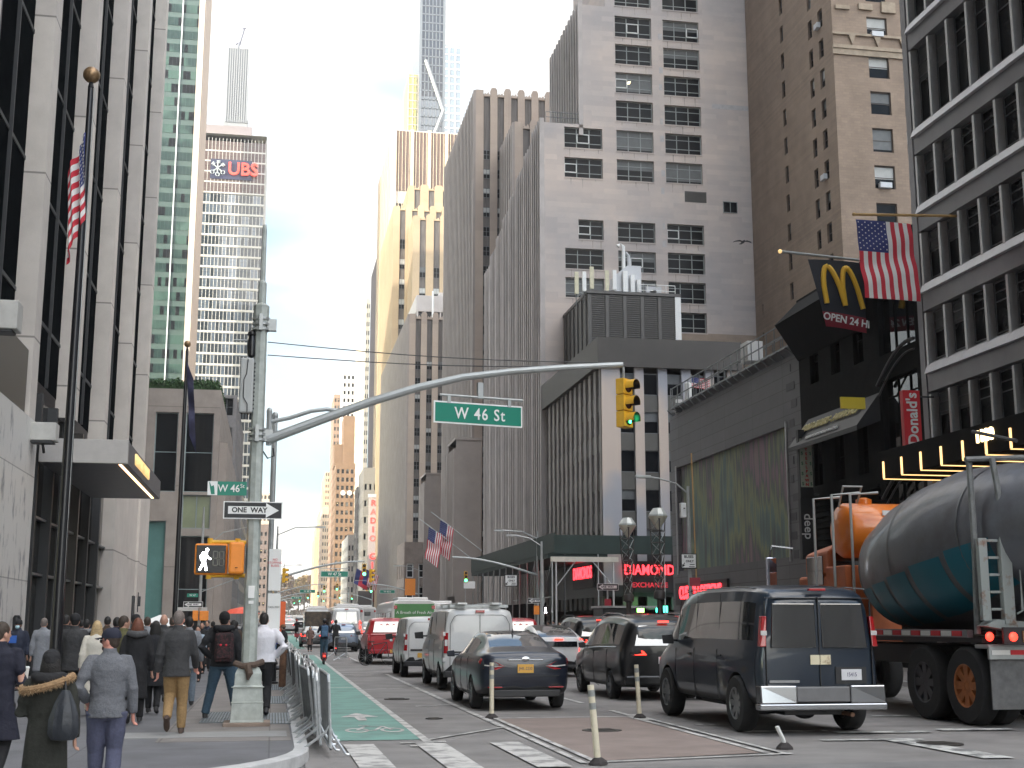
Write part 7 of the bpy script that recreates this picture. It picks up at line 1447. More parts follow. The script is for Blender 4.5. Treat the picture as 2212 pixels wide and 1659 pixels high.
# --- scooters, bicycles ---
def scooter(label,x,y,z,body,lamp=True):
    t=thing('scooter',label,'scooter',(x,y,z)); wheel(t,0,0,.16,.07,spokes=0,hub=.5); wheel(t,0,1.0,.16,.07,spokes=0,hub=.5)
    for c in t.children: c.location.x=0
    q=MB(); q.box(-.09,.09,.05,.9,.16,.22,body); q.tube([(0,.95,.2),(0,.82,1.05)],.03,plast); q.tube([(-.28,.82,1.06),(.28,.82,1.06)],.02,plast); q.loft([[(-.07,-.1,.25),(.07,-.1,.25),(.07,-.1,.42),(-.07,-.1,.42)],[(-.09,.12,.2),(.09,.12,.2),(.09,.12,.5),(-.09,.12,.5)]],body); q.build('frame',t,bevel=.01)
    if lamp: q=MB(); q.ell((0,-.13,.36),.05,.02,.03,tailon,8,6); q.build('tail_lamp',t)
    return t
def bike(label,x,y,z,rz,body):
    t=thing('bicycle',label,'bicycle',(x,y,z),rz)
    for yy in (0,1.05):
        q=MB(); q.M=Matrix.Translation((0,yy,.34))@Matrix.Rotation(PI/2,4,'Y'); q.lathe([(.33,-.018),(.345,0),(.33,.018),(.315,0),(.33,-.018)],tyre,n=26,cap=False)
        for k in range(12): a=PI*k/6; q.tube([(.0,.0,0),(.32*math.cos(a),.32*math.sin(a),0)],.003,galv,4)
        q.build('wheel',t)
    q=MB(); A,Bp,Cp,Dp,E_=(0,0,.34),(0,.45,.32),(0,.3,.85),(0,.95,.95),(0,1.05,.34)
    for a,b in ((A,Bp),(Bp,Cp),(Cp,Dp),(Bp,Dp),(A,Cp),(Dp,E_)): q.tube([a,b],.018,body,6)
    q.tube([(0,.28,.85),(0,.26,.95)],.015,galv); q.tube([(-.28,.92,1.05),(0,.95,1.08),(.28,.92,1.05)],.014,plast); q.build('frame',t); bx(t,'saddle',(-.06,.06,.12,.36,.95,1.0),plast,.015); return t
# ================= people =================
def cloth(n,c,rough=.85,bump=.5,bs=7,var=.14,sc=30): return mat('cloth_'+n,c,rough,var=var,scale=sc,bump=min(1,bump*1.5),bscale=bs,bdist=.045)
skin=mat('skin',(.52,.29,.21),.55,var=.06,scale=10); skin2=mat('skin_deep',(.20,.105,.07),.55,var=.06,scale=10); skinr=mat('skin_ruddy',(.60,.27,.21),.55,var=.06,scale=10)
hk=mat('hair_black',(.014,.012,.011),.6,var=.3,scale=60,bump=.5,bscale=90); hb=mat('hair_brown',(.045,.03,.02),.6,var=.3,scale=60,bump=.5,bscale=90); hg=mat('hair_grey',(.17,.14,.125),.6,var=.35,scale=70,bump=.5,bscale=90); hbl=mat('hair_blonde',(.50,.36,.19),.55,var=.25,scale=40,bump=.5,bscale=70); hr=mat('hair_auburn',(.16,.055,.03),.55,var=.3,scale=50,bump=.5,bscale=70)
shoe=mat('shoe_black',(.014,.013,.013),.5,var=.1); shoeb=mat('shoe_brown',(.06,.035,.025),.6,var=.2,scale=20)
def ringh(c,rx,ry,n=14,tilt=0): return [Vector((c[0]+rx*math.cos(2*PI*j/n),c[1]+ry*math.sin(2*PI*j/n),c[2]+tilt*math.sin(2*PI*j/n))) for j in range(n)]
def hand(q,w,d,m,k,curl=.6,side=1,fingers=True):
    """palm, four unequal bent fingers and a thumb from the side of the palm"""
    d=Vector(d).normalized(); s=Vector((0,1,0)); s=(s-d*s.dot(d)).normalized(); nrm=d.cross(s)*side
    p=Vector(w); c=p+d*.045*k
    q.tube([p-d*.02*k,p+d*.01*k,c,p+d*.085*k],[.026*k,.030*k,.036*k,.034*k],m,8,sq=.6)
    if not fingers: q.tube([p+d*.08*k,p+d*.13*k+nrm*.02*k],[.032*k,.022*k],m,6); return
    for i,(o,l) in enumerate(((-.028,.062),(-.010,.074),(.010,.070),(.027,.055))):
        a=p+d*.08*k+s*o*k; b=a+(d*(1-curl*.4)+nrm*curl*.5).normalized()*l*.5*k; e=b+(d*(1-curl)+nrm*curl).normalized()*l*.5*k; q.tube([a,b,e],[.0105*k,.0095*k,.0075*k],m,6)
    a=p+d*.03*k-s*.03*k*(-1); b=a+(d*.6+s*.7).normalized()*.035*k; e=b+(d*.9+s*.2+nrm*.3).normalized()*.03*k; q.tube([p+d*.03*k+s*.02*k,b,e],[.013*k,.012*k,.009*k],m,6)
ARM={'down':((.055,-.03,-.30),(.07,.03,-.56)),'swing_f':((.05,.05,-.29),(.06,.24,-.49)),'swing_b':((.06,-.13,-.27),(.08,-.20,-.52)),'pocket':((.10,-.09,-.27),(.02,.10,-.43)),'hold':((.06,-.04,-.29),(-.02,.22,-.26)),'akimbo':((.16,-.10,-.24),(.0,.05,-.42)),'face':((.08,.10,-.22),(-.06,.26,-.05)),'bars':((.08,.20,-.24),(.06,.48,-.22))}
def mesh_obj(q,name,parent,vox,sm,smooth_it=3,mats=None,extra=()):
    o=bpy.data.objects.new(name,q.mesh(name)); S.collection.objects.link(o)
    m=q.mats[0]; me=evalmods(o,[('REMESH',dict(mode='VOXEL',voxel_size=vox,use_smooth_shade=True)),('SMOOTH',dict(factor=.5,iterations=smooth_it))]+list(extra)); me.materials.clear(); me.materials.append(m)
    me.polygons.foreach_set('material_index',[0]*len(me.polygons)); me.polygons.foreach_set('use_smooth',[True]*len(me.polygons)); o.parent=parent; return o
def person(label,x,y,z,h,rz=0,coat=None,hem=.5,wide=1.,flare=1.,legs=None,sk=skin,hair=hk,hs='short',hat=None,hatm=None,la='down',ra='down',lf=(.0,.0),rf=(.0,.0),vox=.02,head=(0,0),shoes=None,fing=False,group=None,lean=0,collar=True,stance=.0,bulk=1.,glasses=False,mask=False,name='person',sit=None,crotch=None,hood=None):
    k=h/1.75; t=thing(name,label,'person',(x,y,z),R(rz),group=group); Z=lambda f: f*h; shoes=shoes or shoe; legs=legs or cloth('black',(.014,.014,.016)); coat=coat or cloth('charcoal',(.03,.03,.033))
    ly=lean; sh=.185*k*wide**.5; shz=Z(.815)
    def L(zf,yy=0): return Vector((0,ly*max(0,zf-.5)*2*k+yy,Z(zf)))
    HM=Matrix.Translation(L(.93)+Vector((0,.015*k,0)))@Matrix.Rotation(R(head[0]),4,'Z')@Matrix.Rotation(R(head[1]),4,'X')
    hips=[Vector((-.09*k*bulk,0,Z(.50))),Vector((.09*k*bulk,0,Z(.50)))]; feet=[]; knees=[]
    for i,(f,s) in enumerate(((lf,-1),(rf,1))):
        an=Vector((s*(.09+stance)*k,f[0]*k,Z(.05)+f[1]*k)); hp=hips[i]; mid=(hp+an)/2; d=(an-hp).length; full=Z(.445); b=math.sqrt(max(0,(full/2)**2-(min(d,full*.998)/2)**2)); knees.append(mid+Vector((0,b+.01*k,0))); feet.append(an)
        if sit: knees[-1]=Vector((s*.13*k,.42*k,Z(.50)+.02)); feet[-1]=Vector((s*.12*k,sit*k,Z(.14)))
    fd=[]
    for i,f in enumerate((lf,rf)): a=-min(f[1]*5,1.1) if f[0]<0 else f[1]*1.0; fd.append(Vector((0,math.cos(a),math.sin(a))))
    arms=[]
    for s,pose in ((-1,la),(1,ra)):
        e,w=ARM[pose]; S0=L(.5)*0+Vector((s*sh,L(.815).y,shz)); arms.append((S0,S0+Vector((s*e[0],e[1],e[2]))*k,S0+Vector((s*w[0],w[1],w[2]))*k,s))
    # body
    q=MB(); q.mats=[sk]; q.M=HM
    q.ell((0,0,.005*k),.074*k,.092*k,.115*k,sk,16,12); q.ell((0,.030*k,-.055*k),.052*k,.058*k,.058*k,sk,12,8); q.ell((0,.093*k,-.022*k),.013*k,.022*k,.022*k,sk,8,6); q.ell((0,.08*k,-.066*k),.026*k,.014*k,.010*k,sk,8,6)
    for s in (-1,1): q.ell((s*.077*k,-.005*k,-.015*k),.012*k,.022*k,.034*k,sk,8,6)
    q.M=None; q.tube([L(.83,-.02*k),L(.88,-.01*k),L(.91,.0)],[.062*k,.052*k,.05*k],sk,12)
    q.loft([ringh(L(f,yy*k),rx*k,ry*k) for f,rx,ry,yy in ((.47,.12,.10,-.01),(.52,.155,.11,-.01),(.60,.135,.10,0),(.70,.15,.11,0),(.78,.165,.105,-.01),(.82,.14,.08,-.01),(.845,.06,.055,-.015))],sk)
    for S0,E,Wt,s in arms: q.tube([S0,S0.lerp(E,.5),E,E.lerp(Wt,.5),Wt],[.036*k,.042*k,.037*k,.034*k,.027*k],sk,9); hand(q,Wt,(Wt-E),sk,k,.7,s,fing)
    for i in (0,1): q.tube([hips[i],hips[i].lerp(knees[i],.5),knees[i],knees[i].lerp(feet[i],.4),feet[i]],[.085*k,.075*k,.055*k,.052*k,.036*k],sk,10); q.tube([feet[i]-fd[i]*.03*k,feet[i]+fd[i]*.14*k-Vector((0,0,.03*k))],[.035*k,.028*k],sk,8)
    mesh_obj(q,'body',t,vox*(.55 if fing else .8),0,2)
    # trousers
    q=MB(); q.mats=[legs]; rn=random.Random(int(x*100)); lw=1.12*bulk
    for i in (0,1):
        pts=[hips[i]+Vector((0,0,.02*k))]; rs=[.098*k*lw]
        for a,b,n_,r0,r1 in ((hips[i],knees[i],4,.094,.070),(knees[i],feet[i],5,.070,.056)):
            for j in range(1,n_+1): f=j/n_; pts.append(a.lerp(b,f)); rs.append((r0+(r1-r0)*f)*k*lw*rn.uniform(.95,1.06))
        q.tube(pts,rs,legs,12)
    q.loft([ringh(L(f,-.01*k),rx*k*bulk,ry*k) for f,rx,ry in ((.46,.13,.10),(.50,.168,.122),(.56,.16,.115),(.60,.145,.105))],legs); mesh_obj(q,'trousers',t,vox*.9,0,2)
    # shoes
    for i in (0,1):
        q=MB(); f=fd[i]; u=Vector((0,-f.z,f.y)); a=feet[i]-u*.035*k
        def cs(c,w_,hh): return [c+Vector((w_*math.cos(2*PI*j/10),0,0))+u*(hh*math.sin(2*PI*j/10)+hh-.0) for j in range(10)]
        q.loft([cs(a-f*.075*k-u*.05*k,.025*k,.02*k),cs(a-f*.06*k-u*.05*k,.036*k,.045*k),cs(a-u*.05*k,.042*k,.05*k),cs(a+f*.07*k-u*.05*k,.046*k,.032*k),cs(a+f*.15*k-u*.05*k,.042*k,.024*k),cs(a+f*.19*k-u*.05*k,.02*k,.014*k)],shoes); q.tube([feet[i]+u*.03*k,feet[i]-u*.03*k],[.045*k,.048*k],shoes,10); q.build('shoe',t,smooth=True)
    # coat
    q=MB(); q.mats=[coat]; bw=wide; hz=hem
    rr=[(hz,.185*flare,.135*flare**.6,-.01)]+([( (hz+.52)/2,.178*(1+flare)/2,.130,-.01)] if hz<.46 else [])+[(.53,.168,.130,-.01),(.60,.158,.125,0),(.68,.168,.13,0),(.76,.188,.128,-.01),(.815,.165,.105,-.015),(.845,.09,.078,-.015),(.862,.068,.065,-.01)]
    q.loft([ringh(L(f,yy*k),rx*k*bw,ry*k*bw,18) for f,rx,ry,yy in rr],coat)
    for S0,E,Wt,s in arms:
        A=S0+Vector((-s*.02*k,0,.005)); q.tube([A-Vector((s*.05*k,0,0)),A,A.lerp(E,.25),A.lerp(E,.7),E,E.lerp(Wt,.35),E.lerp(Wt,.8),E.lerp(Wt,.97)],[.056*k,.067*k,.066*k*bw,.058*k*bw,.056*k*bw,.053*k*bw,.047*k*bw,.043*k*bw],coat,12)
    if collar: q.tube([L(.855,-.02*k),L(.885,-.02*k)],[.075*k,.07*k],coat,14)
    mesh_obj(q,'coat',t,vox,0,2)
    if hood:
        q=MB(); q.M=None; c=L(.855,-.10*k); q.tube([c+Vector((a*k,b*k,zz*k)) for a,b,zz in ((-.15,.10,-.01),(-.13,.0,.0),(-.07,-.05,-.01),(0,-.07,-.02),(.07,-.05,-.01),(.13,.0,.0),(.15,.10,-.01))],[.04*k,.055*k,.06*k,.065*k,.06*k,.055*k,.04*k],hood,10); mesh_obj(q,'hood',t,vox,0,2)
    # hair and hats
    q=MB(); q.M=HM; q.mats=[hair]
    if hs!='bald':
        q.ell((0,-.014*k,.026*k),.083*k,.094*k,.108*k,hair,16,10)
        if hs in('short','long','bob'): q.ell((0,-.045*k,-.02*k),.070*k,.055*k,.07*k,hair,12,8)
        if hs=='long': q.loft([ringh((0,-.04*k,zz*k),rx*k,ry*k,12) for zz,rx,ry in ((.06,.085,.07),(-.02,.10,.075),(-.10,.115,.07),(-.18,.12,.06),(-.27,.085,.04))],hair)
        if hs=='bob': q.loft([ringh((0,-.03*k,zz*k),rx*k,ry*k,12) for zz,rx,ry in ((.05,.09,.08),(-.03,.105,.085),(-.10,.11,.075),(-.14,.08,.05))],hair)
        mesh_obj(q,'hair',t,vox*.75,0,2)
        if hs=='puff': pass
    if hat=='cap':
        q=MB(); q.M=HM; q.loft([ringh((0,-.008*k,zz*k),rx*k,ry*k,18) for zz,rx,ry in ((.028,.090,.108),(.06,.090,.107),(.10,.078,.092),(.128,.05,.06),(.138,.01,.012))],hatm); q.loft([[Vector((.075*k*math.cos(a),.085*k+.0*k+.02*math.sin(a)*k,.034*k)) for a in [PI*j/8 for j in range(9)]],[Vector((.072*k*math.cos(a),.10*k+.085*k*math.sin(a),.012*k+.012*k*abs(math.sin(a)))) for a in [PI*j/8 for j in range(9)]]],hatm,cap=False,closed=False); q.loft([[Vector((.075*k*math.cos(a),.085*k+.02*math.sin(a)*k,.030*k)) for a in [PI*j/8 for j in range(9)]],[Vector((.072*k*math.cos(a),.10*k+.085*k*math.sin(a),.007*k+.012*k*abs(math.sin(a)))) for a in [PI*j/8 for j in range(9)]]],hatm,cap=False,closed=False); q.build('cap',t,smooth=True,sharp=60)
    if hat=='beanie':
        q=MB(); q.M=HM; q.mats=[hatm]; q.loft([ringh((0,-.008*k,zz*k),rx*k,ry*k,16) for zz,rx,ry in ((.0,.090,.108),(.03,.094,.11),(.08,.09,.105),(.12,.07,.08),(.145,.03,.035),(.15,.01,.01))],hatm); mesh_obj(q,'beanie',t,vox*.6,0,2)
    if hat=='helmet': q=MB(); q.M=HM; q.ell((0,-.01*k,.035*k),.10*k,.125*k,.105*k,hatm,14,10); q.build('helmet',t,smooth=True)
    if glasses:
        q=MB(); q.M=HM
        for s in (-1,1): q.tube([(s*.078*k,-.01*k,.0),(s*.062*k,.088*k,-.002*k)],.0035,blkp,5); q.box(min(s*.01,s*.06)*k,max(s*.01,s*.06)*k,.088*k,.094*k,-.022*k,.012*k,cgl)
        q.build('glasses',t)
        q=MB(); q.M=HM; q.mats=[hb]; q.ell((0,.052*k,-.078*k),.046*k,.042*k,.038*k,hb,12,8); q.build('beard',t,smooth=True)
    if mask: q=MB(); q.M=HM; q.ell((0,.062*k,-.055*k),.056*k,.052*k,.052*k,mat('mask_blue',(.42,.60,.66),.7,var=.04),12,8); q.build('face_mask',t,smooth=True)
    if fing or mask:
        for s in (-1,1): q=MB(); q.M=HM; q.ell((s*.030*k,.080*k,.005*k),.011*k,.008*k,.007*k,blkp,8,6); q.build('eye',t,smooth=True)
    return t,HM,arms,k
grw=cloth('grey_wool',(.135,.14,.155),bs=9,sc=90,var=.25); nvt=cloth('navy_trousers',(.075,.08,.13),bs=6); olv=cloth('dark_olive',(.022,.023,.018),bs=6); bl2=cloth('black',(.014,.014,.016)); nvc=cloth('navy_wool',(.012,.013,.026)); dkj=cloth('charcoal',(.042,.042,.044),bs=8); chn=cloth('tan_chino',(.30,.19,.085),bs=5,bump=.7); jn=cloth('jeans',(.045,.085,.125),bs=5,sc=60,var=.25,bump=.7); wsh=cloth('white_shirt',(.72,.71,.76),bs=5,var=.04); ivr=cloth('ivory_coat',(.66,.62,.54),bs=5,var=.05); oli=cloth('olive_parka',(.11,.105,.045),bs=6); gyc=cloth('light_grey',(.22,.23,.25)); pd=cloth('puffer_black',(.017,.018,.022),bs=5,bump=.8); ndb=cloth('navy_puffer',(.02,.025,.045),bs=5,bump=.8)
Wk=dict(lf=(.18,.02),rf=(-.20,.09)); Wk2=dict(lf=(-.20,.09),rf=(.18,.02)); St=dict(lf=(.03,0),rf=(-.03,0))
capn=mat('cap_navy',(.012,.014,.03),.8,var=.1,scale=30)
def at(u,vtop,h,zg=.13):
    """stand a person of height h so that the crown of the head shows at (u, vtop)"""
    lo,hi=8.,400.
    for _ in range(40):
        m=(lo+hi)/2; p=P(u,vtop,y=m); g_=zg+(gz(m) if zg==.13 or zg==0 else 0)
        # crown height error changes sign with distance
        if (p.z-(g_+h))*(1 if vtop<1346 else -1)*(1 if vtop<1346 else 1)>0: hi=m
        else: lo=m
    return P(u,vtop,y=m)
# the nearest walkers stand on the crossing itself (z=0)
q1=P(240,1367,y=14.1)
person('man in navy cap and grey wool jacket turning his head left, walking away',q1.x,14.1,.0,1.69,4,grw,.475,1.12,.98,nvt,skinr,hb,'short','cap',capn,'pocket','down',lf=(.10,.0),rf=(-.14,.04),vox=.013,head=(62,0),fing=True,glasses=True,bulk=1.1)
q1=P(112,1405,y=12.35)
T,HM,ar,k=person('woman in black beanie and long dark parka with fur-trimmed hood, nearest the camera',q1.x,12.35,.0,1.50,2,olv,.30,1.22,1.02,bl2,skin,hk,'bob','beanie',bl2,'hold','down',vox=.013,fing=True,**St,hood=bl2)
fur=[mat('fur_tan',(.30,.19,.10),.9,var=.3,scale=40),mat('fur_pale',(.46,.33,.20),.9,var=.3,scale=40)]; q=MB(); rnd=random.Random(4); pth=[(-.235,.03,1.185),(-.21,-.10,1.165),(-.13,-.165,1.175),(-.03,-.19,1.195),(.07,-.185,1.225),(.16,-.15,1.26),(.20,-.06,1.29)]
for a,b in zip(pth[:-1],pth[1:]):
    for j in range(260):
        f=rnd.random(); c=Vector(a).lerp(Vector(b),f); d=Vector((rnd.gauss(0,1),rnd.gauss(0,1),rnd.gauss(0,1))).normalized(); e=d.cross(Vector((rnd.gauss(0,1),rnd.gauss(0,1),rnd.gauss(0,1)))).normalized()*.005; L2=rnd.uniform(.035,.062); q.add([c+d*.012-e,c+d*.012+e,c+d*L2+Vector((0,0,-.008))],[(0,1,2)],rnd.choice(fur))
q.tube(pth,.034,fur[0],8); q.build('fur_trim',T)
t=thing('drawstring_bag','black gathered drawstring bag on the parka woman\'s right shoulder','bag',T.location+Vector((.17,-.21,1.0))); q=MB(); q.mats=[mat('bag_black',(.022,.026,.033),.45,var=.2,scale=12,bump=.6,bscale=10)]; q.loft([[Vector((r*math.cos(2*PI*j/20)*(1+.12*(j%2)),r*.6*math.sin(2*PI*j/20)*(1+.12*(j%2)),z)) for j in range(20)] for z,r in ((.17,.03),(.13,.05),(.05,.085),(-.08,.12),(-.2,.12),(-.25,.09),(-.26,.02))],q.mats[0]); q.build('bag',t,smooth=True); q=MB(); q.tube([(0,0,.16),(-.02,.06,.3),(-.04,.18,.28)],.008,blkp,6); q.build('strap',t)
q1=P(8,1370,y=15.0)
T,HM,ar,k=person('man in long navy coat holding a paper cup, cut by the left edge',q1.x-.02,15.0,.0,1.76,-6,nvc,.30,1.08,1.35,bl2,skin,hb,'short',None,None,'pocket','hold',vox=.014,head=(-40,0),fing=True,**Wk)
W_=T.matrix_basis@ar[1][2]; t=thing('paper_cup','white lidded paper cup in the navy-coated man\'s hand','cup',W_+Vector((.03,.06,-.02))); q=MB(); q.lathe([(.028,0),(.038,.11)],mat('cup_paper',(.70,.66,.60),.5,var=.03),n=14); q.build('cup',t,smooth=True); q=MB(); q.lathe([(.041,.11),(.041,.12),(.034,.13)],wh,n=14); q.build('lid',t)
q1=P(375,1587,z=.13)
T,HM,ar,k=person('grey-haired man in dark tweed coat and tan trousers striding away',q1.x,q1.y,.13,1.80,0,dkj,.465,1.10,1.02,chn,skinr,hg,'short',None,None,'down','swing_f',lf=(-.22,.16),rf=(.12,.0),vox=.015,shoes=shoeb,fing=True,head=(-12,0))
q1=P(470,1553,z=.13)
T,HM,ar,k=person('person in black hooded jacket and blue jeans standing left of the near pole',q1.x+.05,q1.y,.13,1.80,0,pd,.49,1.2,1.0,jn,skin,hk,'short','beanie',bl2,'akimbo','down',lf=(.05,0),rf=(-.02,0),stance=.17,vox=.016,hood=pd,bulk=1.08)
t=thing('backpack','worn dark red patterned backpack on the person in black and jeans','backpack',T.location+Vector((.02,-.21,1.22)),0); q=MB(); q.box(-.16,.16,-.08,.06,-.26,.24,mat('pack_pattern',(.085,.03,.035),.8,scale=26,col2=(.018,.016,.018),ramp=(.45,.6),bump=.5)); q.build('pack',t,bevel=.05); q=MB(); q.box(-.12,.12,-.11,-.07,-.2,.05,MT['pack_pattern']); q.build('pocket',t,bevel=.03)
for s in (-1,1): q=MB(); q.ell((s*.045-.01,-.115,.03),.02,.01,.02,mat('red_badge',(.75,.03,.05),.5,var=0),8,6); q.build('red_badge',t); q=MB(); q.tube([(s*.12,.02,.24),(s*.13,.12,.33),(s*.13,.25,.2)],.015,blkp,6); q.build('strap',t)
q1=P(563,1548,z=.13)
T,HM,ar,k=person('man in billowing white shirt and black trousers half hidden behind the near pole',q1.x,q1.y+.1,.13,1.80,0,wsh,.52,1.28,1.05,bl2,skin,hk,'short',None,None,'pocket','akimbo',lf=(.20,.02),rf=(-.12,.05),vox=.016,lean=-.06)
# --- the crowd on the left pavement ---
def crowd(label,u,vt,y,h,rz,coat,hem,legs,hair,hs='short',**kw):
    zz=.13+(gz(y)); p=P(u,vt,y=y); kw.setdefault('vox',.02 if y<30 else .028); return person(label,p.x,y,zz,h,rz,coat,hem,kw.pop('wide',1.06),kw.pop('flare',1.05),legs,kw.pop('sk',skin),hair,hs,**kw)
crowd('woman with long blonde hair in a long ivory coat among the walkers',210,1350,24.5,1.66,5,ivr,.18,ivr,hbl,'long',flare=1.2,**Wk)
crowd('man in dark grey suit walking away in front of the lobby glass',162,1345,25.5,1.78,3,dkj,.42,dkj,hk,wide=1.12,hat='beanie',hatm=bl2,**Wk2)
crowd('man in olive parka with head turned right, behind the capped man',268,1348,23.0,1.74,-8,oli,.46,bl2,hb,'short',head=(-55,0),wide=1.12,**Wk)
crowd('woman with auburn hair, grey scarf and black coat, right of the olive parka',298,1352,22.4,1.70,3,bl2,.24,bl2,hr,'bob',flare=1.1,hood=cloth('grey_scarf',(.07,.07,.075)),**Wk2)
crowd('man in black flat cap directly behind the auburn-haired woman',293,1342,26.5,1.78,0,bl2,.45,bl2,hk,hat='cap',hatm=bl2,**Wk)
crowd('woman in long black quilted coat carrying a bag, left of the tweed coat man',337,1350,24.8,1.66,-2,pd,.30,bl2,hk,'long',lf=(.16,.02),rf=(-.12,.05))
crowd('balding man in dark jacket just ahead of the quilted coat',354,1341,28,1.80,0,dkj,.45,bl2,hg,'bald',**Wk)
crowd('man in light grey coat on the far side of the tweed coat man',409,1348,26.8,1.74,0,gyc,.42,cloth('pale_jeans',(.2,.25,.3)),hk,'short',**Wk2)
crowd('person in black hooded top between the suit and the blonde woman',187,1350,31,1.70,-5,bl2,.48,bl2,hk,'short',hood=cloth('grey_hood',(.2,.2,.2)),**Wk)
p=P(40,1352,y=34)
T,HM,ar,k=person('man in dark puffer jacket and blue face mask by the marble base, facing us',p.x,34,.13,1.70,172,ndb,.50,1.2,1.0,bl2,skin2,hk,'short','beanie',bl2,'down','down',vox=.02,mask=True,**St)
bx(T,'blue_patch',(-.02,.16,.13,.15,1.14,1.32),mat('jacket_blue',(.03,.12,.45),.6,var=.1))
crowd('man with a camouflage scarf just entering at the left edge',2,1344,36,1.74,150,dkj,.5,bl2,hk,**St)
t=thing('instrument_case','tall rounded black instrument case leaning by the marble base','case',(P(36,1340,y=36).x,36,.13)); q=MB(); q.loft([ringh((0,0,z),rx,.12,14) for z,rx in ((.25,.14),(.3,.2),(.7,.2),(1.0,.13),(1.5,.10),(1.75,.11),(1.82,.06))],blkp); q.build('case',t,smooth=True)
lab=['dark-coated pedestrian in the far crowd behind the backpack wearer']
for i,(u,vt,y,c,hh,hr_) in enumerate(((437,1352,44,bl2,1.66,170),(448,1350,50,ndb,1.72,160),(460,1352,46,bl2,1.68,0),(482,1349,42,ndb,1.74,10),(494,1352,52,dkj,1.7,175),(510,1351,47,bl2,1.68,0),(428,1360,38,cloth('pale_top',(.35,.42,.5)),1.55,175))):
    crowd('dark-coated pedestrian in the cluster behind the backpack wearer' if i<6 else 'small pale-topped pedestrian facing us beside the pavement barriers',u,vt,y,hh,hr_,c,.4,bl2,hk,group='far cluster of pedestrians' if i<6 else None,**(Wk if i%2 else St))
for i,(u,vt,y) in enumerate(((592,1334,72),(600,1338,66),(578,1340,60),(586,1338,84),(571,1342,70))): crowd('dark-coated pedestrian on the kerb beyond the bus stop board',u,vt,y,1.74,0,ndb if i%2 else bl2,.42,bl2,hk,group='pedestrians beyond the bus stop',**Wk)
rc=random.Random(15)
for i,(u,vt,y) in enumerate(((142,1349,30),(232,1346,33),(252,1350,29),(318,1346,31),(372,1347,35),(388,1350,40),(176,1350,38),(330,1349,36),(150,1352,42),(505,1347,36),(535,1350,52),(95,1350,32))):
    crowd(['pedestrian in black coat','walker in brown jacket','pedestrian in dark blue coat','pedestrian in grey coat'][i%4]+' deeper in the crowd, '+['by the lobby glass','left of the olive parka','left of the olive parka man','right of the auburn-haired woman','beyond the tweed coat man','far beyond the tweed coat','behind the dark suit','behind the quilted coat','far back by the lobby glass','right of the backpack wearer','just left of the near pole','beside the marble base'][i],u,vt,y,rc.uniform(1.6,1.8),rc.uniform(-12,12),[bl2,cloth('brown_jacket2',(.07,.045,.03)),nvc,gyc][i%4],rc.choice((.3,.42,.48)),rc.choice((bl2,jn,nvt)),rc.choice((hk,hb,hg)),rc.choice(('short','short','bob')),wide=rc.uniform(1,1.15),**(Wk if i%2 else Wk2))
# --- in the roadway ---
def rider(label,u,v,z,h,coat,legs,rz=0,**kw): p=P(u,v,z=z); return person(label,p.x,p.y,z+.0,h,rz,coat,kw.pop('hem',.5),1.05,1.0,legs,skin,hk,'short',**kw),p
(T,HM,ar,k),p=rider('scooter rider with helmet and blue backpack, nearest in the bike lane',699,1435,0,1.72,ndb,jn,hat='helmet',hatm=blkp,la='bars',ra='bars',lf=(.12,0),rf=(-.08,0),vox=.024); T.location.z=.2
scooter('red electric scooter ridden by the blue backpack wearer',p.x,p.y-.4,0,mat('scooter_red',(.3,.02,.02),.4))
t=thing('backpack','blue backpack on the nearest scooter rider','backpack',T.location+Vector((0,-.2,1.2))); q=MB(); q.box(-.15,.15,-.08,.06,-.24,.24,cloth('blue_pack',(.07,.14,.24))); q.build('pack',t,bevel=.05); q=MB(); q.box(-.11,.11,-.11,-.07,-.2,.02,cloth('blue_pack_pocket',(.09,.17,.28))); q.build('pocket',t,bevel=.02)
(T,HM,ar,k),p=rider('scooter rider all in black on the right of the blue backpack wearer',724,1414,0,1.72,bl2,bl2,hem=.38,hat='beanie',hatm=bl2,la='bars',ra='bars',**St,vox=.026); T.location.z=.2; scooter('black electric scooter ridden by the person all in black',p.x,p.y-.4,0,blkp)
p=P(640,1390,z=0)
T,HM,ar,k=person('cyclist in dark jacket and red hood riding a red bicycle in the green lane',p.x,p.y+.2,.42,1.62,0,bl2,.5,1.05,1,bl2,skin,hk,'short','beanie',cloth('red_hood',(.4,.03,.03)),'bars','bars',lf=(.1,.1),rf=(.05,.0),vox=.03); bike('red hire bicycle under the cyclist in the green lane',p.x,p.y-.3,0,0,mat('bike_red',(.5,.03,.05),.4)); q=MB(); q.box(p.x-.2,p.x+.2,p.y-.45,p.y-.4,.55,.85,MT['bike_red']); tag(q.build('bicycle_guard'),'red rear guard panel of the hire bicycle','bicycle part')
p=P(669,1408,z=0); person('woman in brown striped coat standing by the barrier in the roadway',p.x,p.y,0,1.55,180,cloth('brown_stripe',(.15,.09,.075),var=.5,sc=20),.27,1.05,1.15,bl2,skin,hb,'bob',la='pocket',ra='pocket',vox=.026,**St)
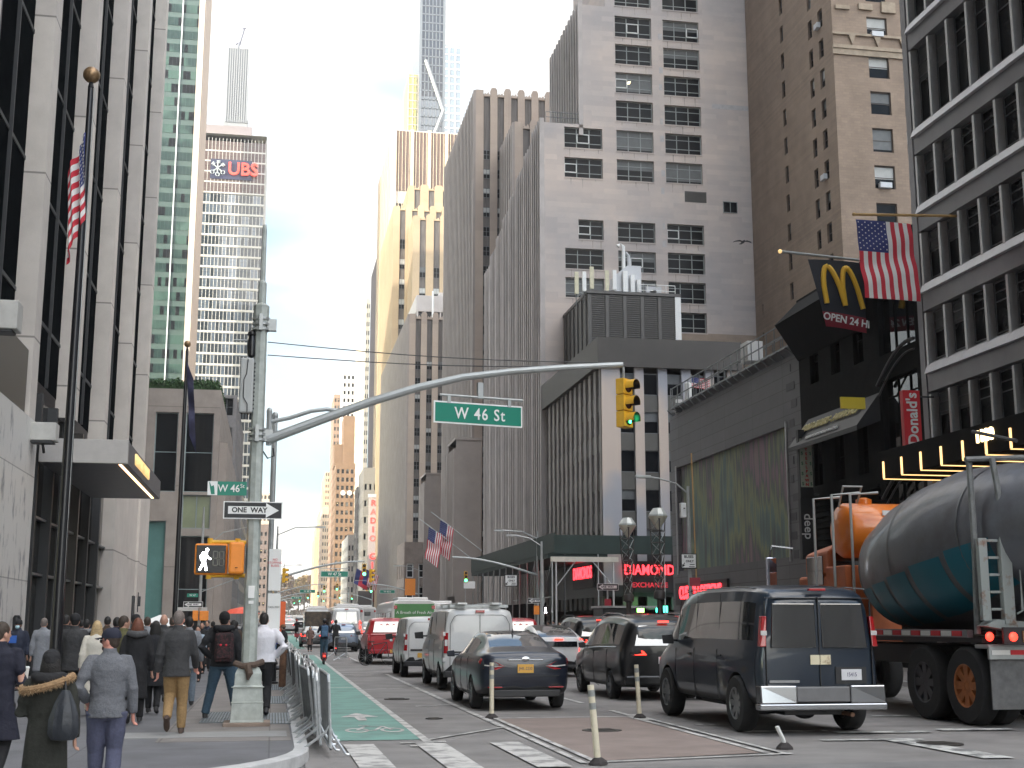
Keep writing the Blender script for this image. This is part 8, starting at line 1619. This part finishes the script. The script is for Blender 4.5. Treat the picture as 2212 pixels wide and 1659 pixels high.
p=P(678,1385,z=0); T,HM,ar,k=person('walker in dark jacket with an orange backpack',p.x,p.y,0,1.72,0,cloth('brown_jacket',(.06,.045,.03)),.48,1.1,1,bl2,skin,hb,'short',vox=.03,**Wk); t=thing('backpack','orange backpack on the walker beyond the striped coat','backpack',T.location+Vector((0,-.2,1.2))); q=MB(); q.box(-.14,.14,-.08,.06,-.22,.2,mat('pack_orange',(.65,.22,.05),.7,var=.1)); q.build('pack',t,bevel=.05)
for i,(u,v,c,l) in enumerate(((695,1385,bl2,'walker in black left of the blue backpack rider\'s head'),(760,1400,dkj,'walker in dark jacket and jeans beside the red pickup'),(655,1362,bl2,'tall dark figure standing in the bike lane far ahead'),(633,1368,dkj,'distant cyclist in dark clothes far up the green lane'),(748,1396,bl2,'dark-jacketed pedestrian stepping between the queue and the pickup'))):
    p=P(u,v,z=0); person(l,p.x,p.y,0,1.74,0,c,.48,1.08,1,jn if i in(1,) else bl2,skin,hk,'short',vox=.03,**(Wk if i%2 else Wk2))
p=P(612,1425,z=.13); person('person in dark coat and brown hat sitting on the kerb end of the barriers',.35,p.y-14,.1,1.6,60,bl2,.5,1.1,1,bl2,skin,hk,'short','cap',mat('hat_brown',(.2,.1,.05),.8),'hold','hold',sit=.45,vox=.026)
bike('black bicycle leaning at the left side of the red pickup',P(762,1425,z=0).x,55.5,0,R(-70),blkp)
for i,(u,y) in enumerate(((1172,84),(1186,82),(1196,85),(1209,83),(1148,88),(1225,80),(1130,92),(1300,76))): p=P(u,1345,y=y); person('pedestrian in dark clothes in the shadow under the sidewalk shed',p.x,y,.13,1.7+.05*(i%3),i*50,[bl2,dkj,gyc,ndb][i%4],.45,1.05,1,bl2,skin,hk,'short',vox=.035,group='pedestrians under the sidewalk shed',**Wk)
# ================= the air of the avenue =================
hm=bpy.data.materials.new('haze_air'); hm.use_nodes=True; t=hm.node_tree; t.nodes.remove(t.nodes['Principled BSDF'])
pv=t.nodes.new('ShaderNodeVolumePrincipled'); pv.inputs['Color'].default_value=(.95,.93,.92,1); pv.inputs['Density'].default_value=.00026; pv.inputs['Anisotropy'].default_value=.3
t.links.new(pv.outputs[0],t.nodes['Material Output'].inputs['Volume'])
q=MB(); q.box(-880,880,-300,2300,-1.6,470,hm); o=q.build('haze'); o['kind']='stuff'
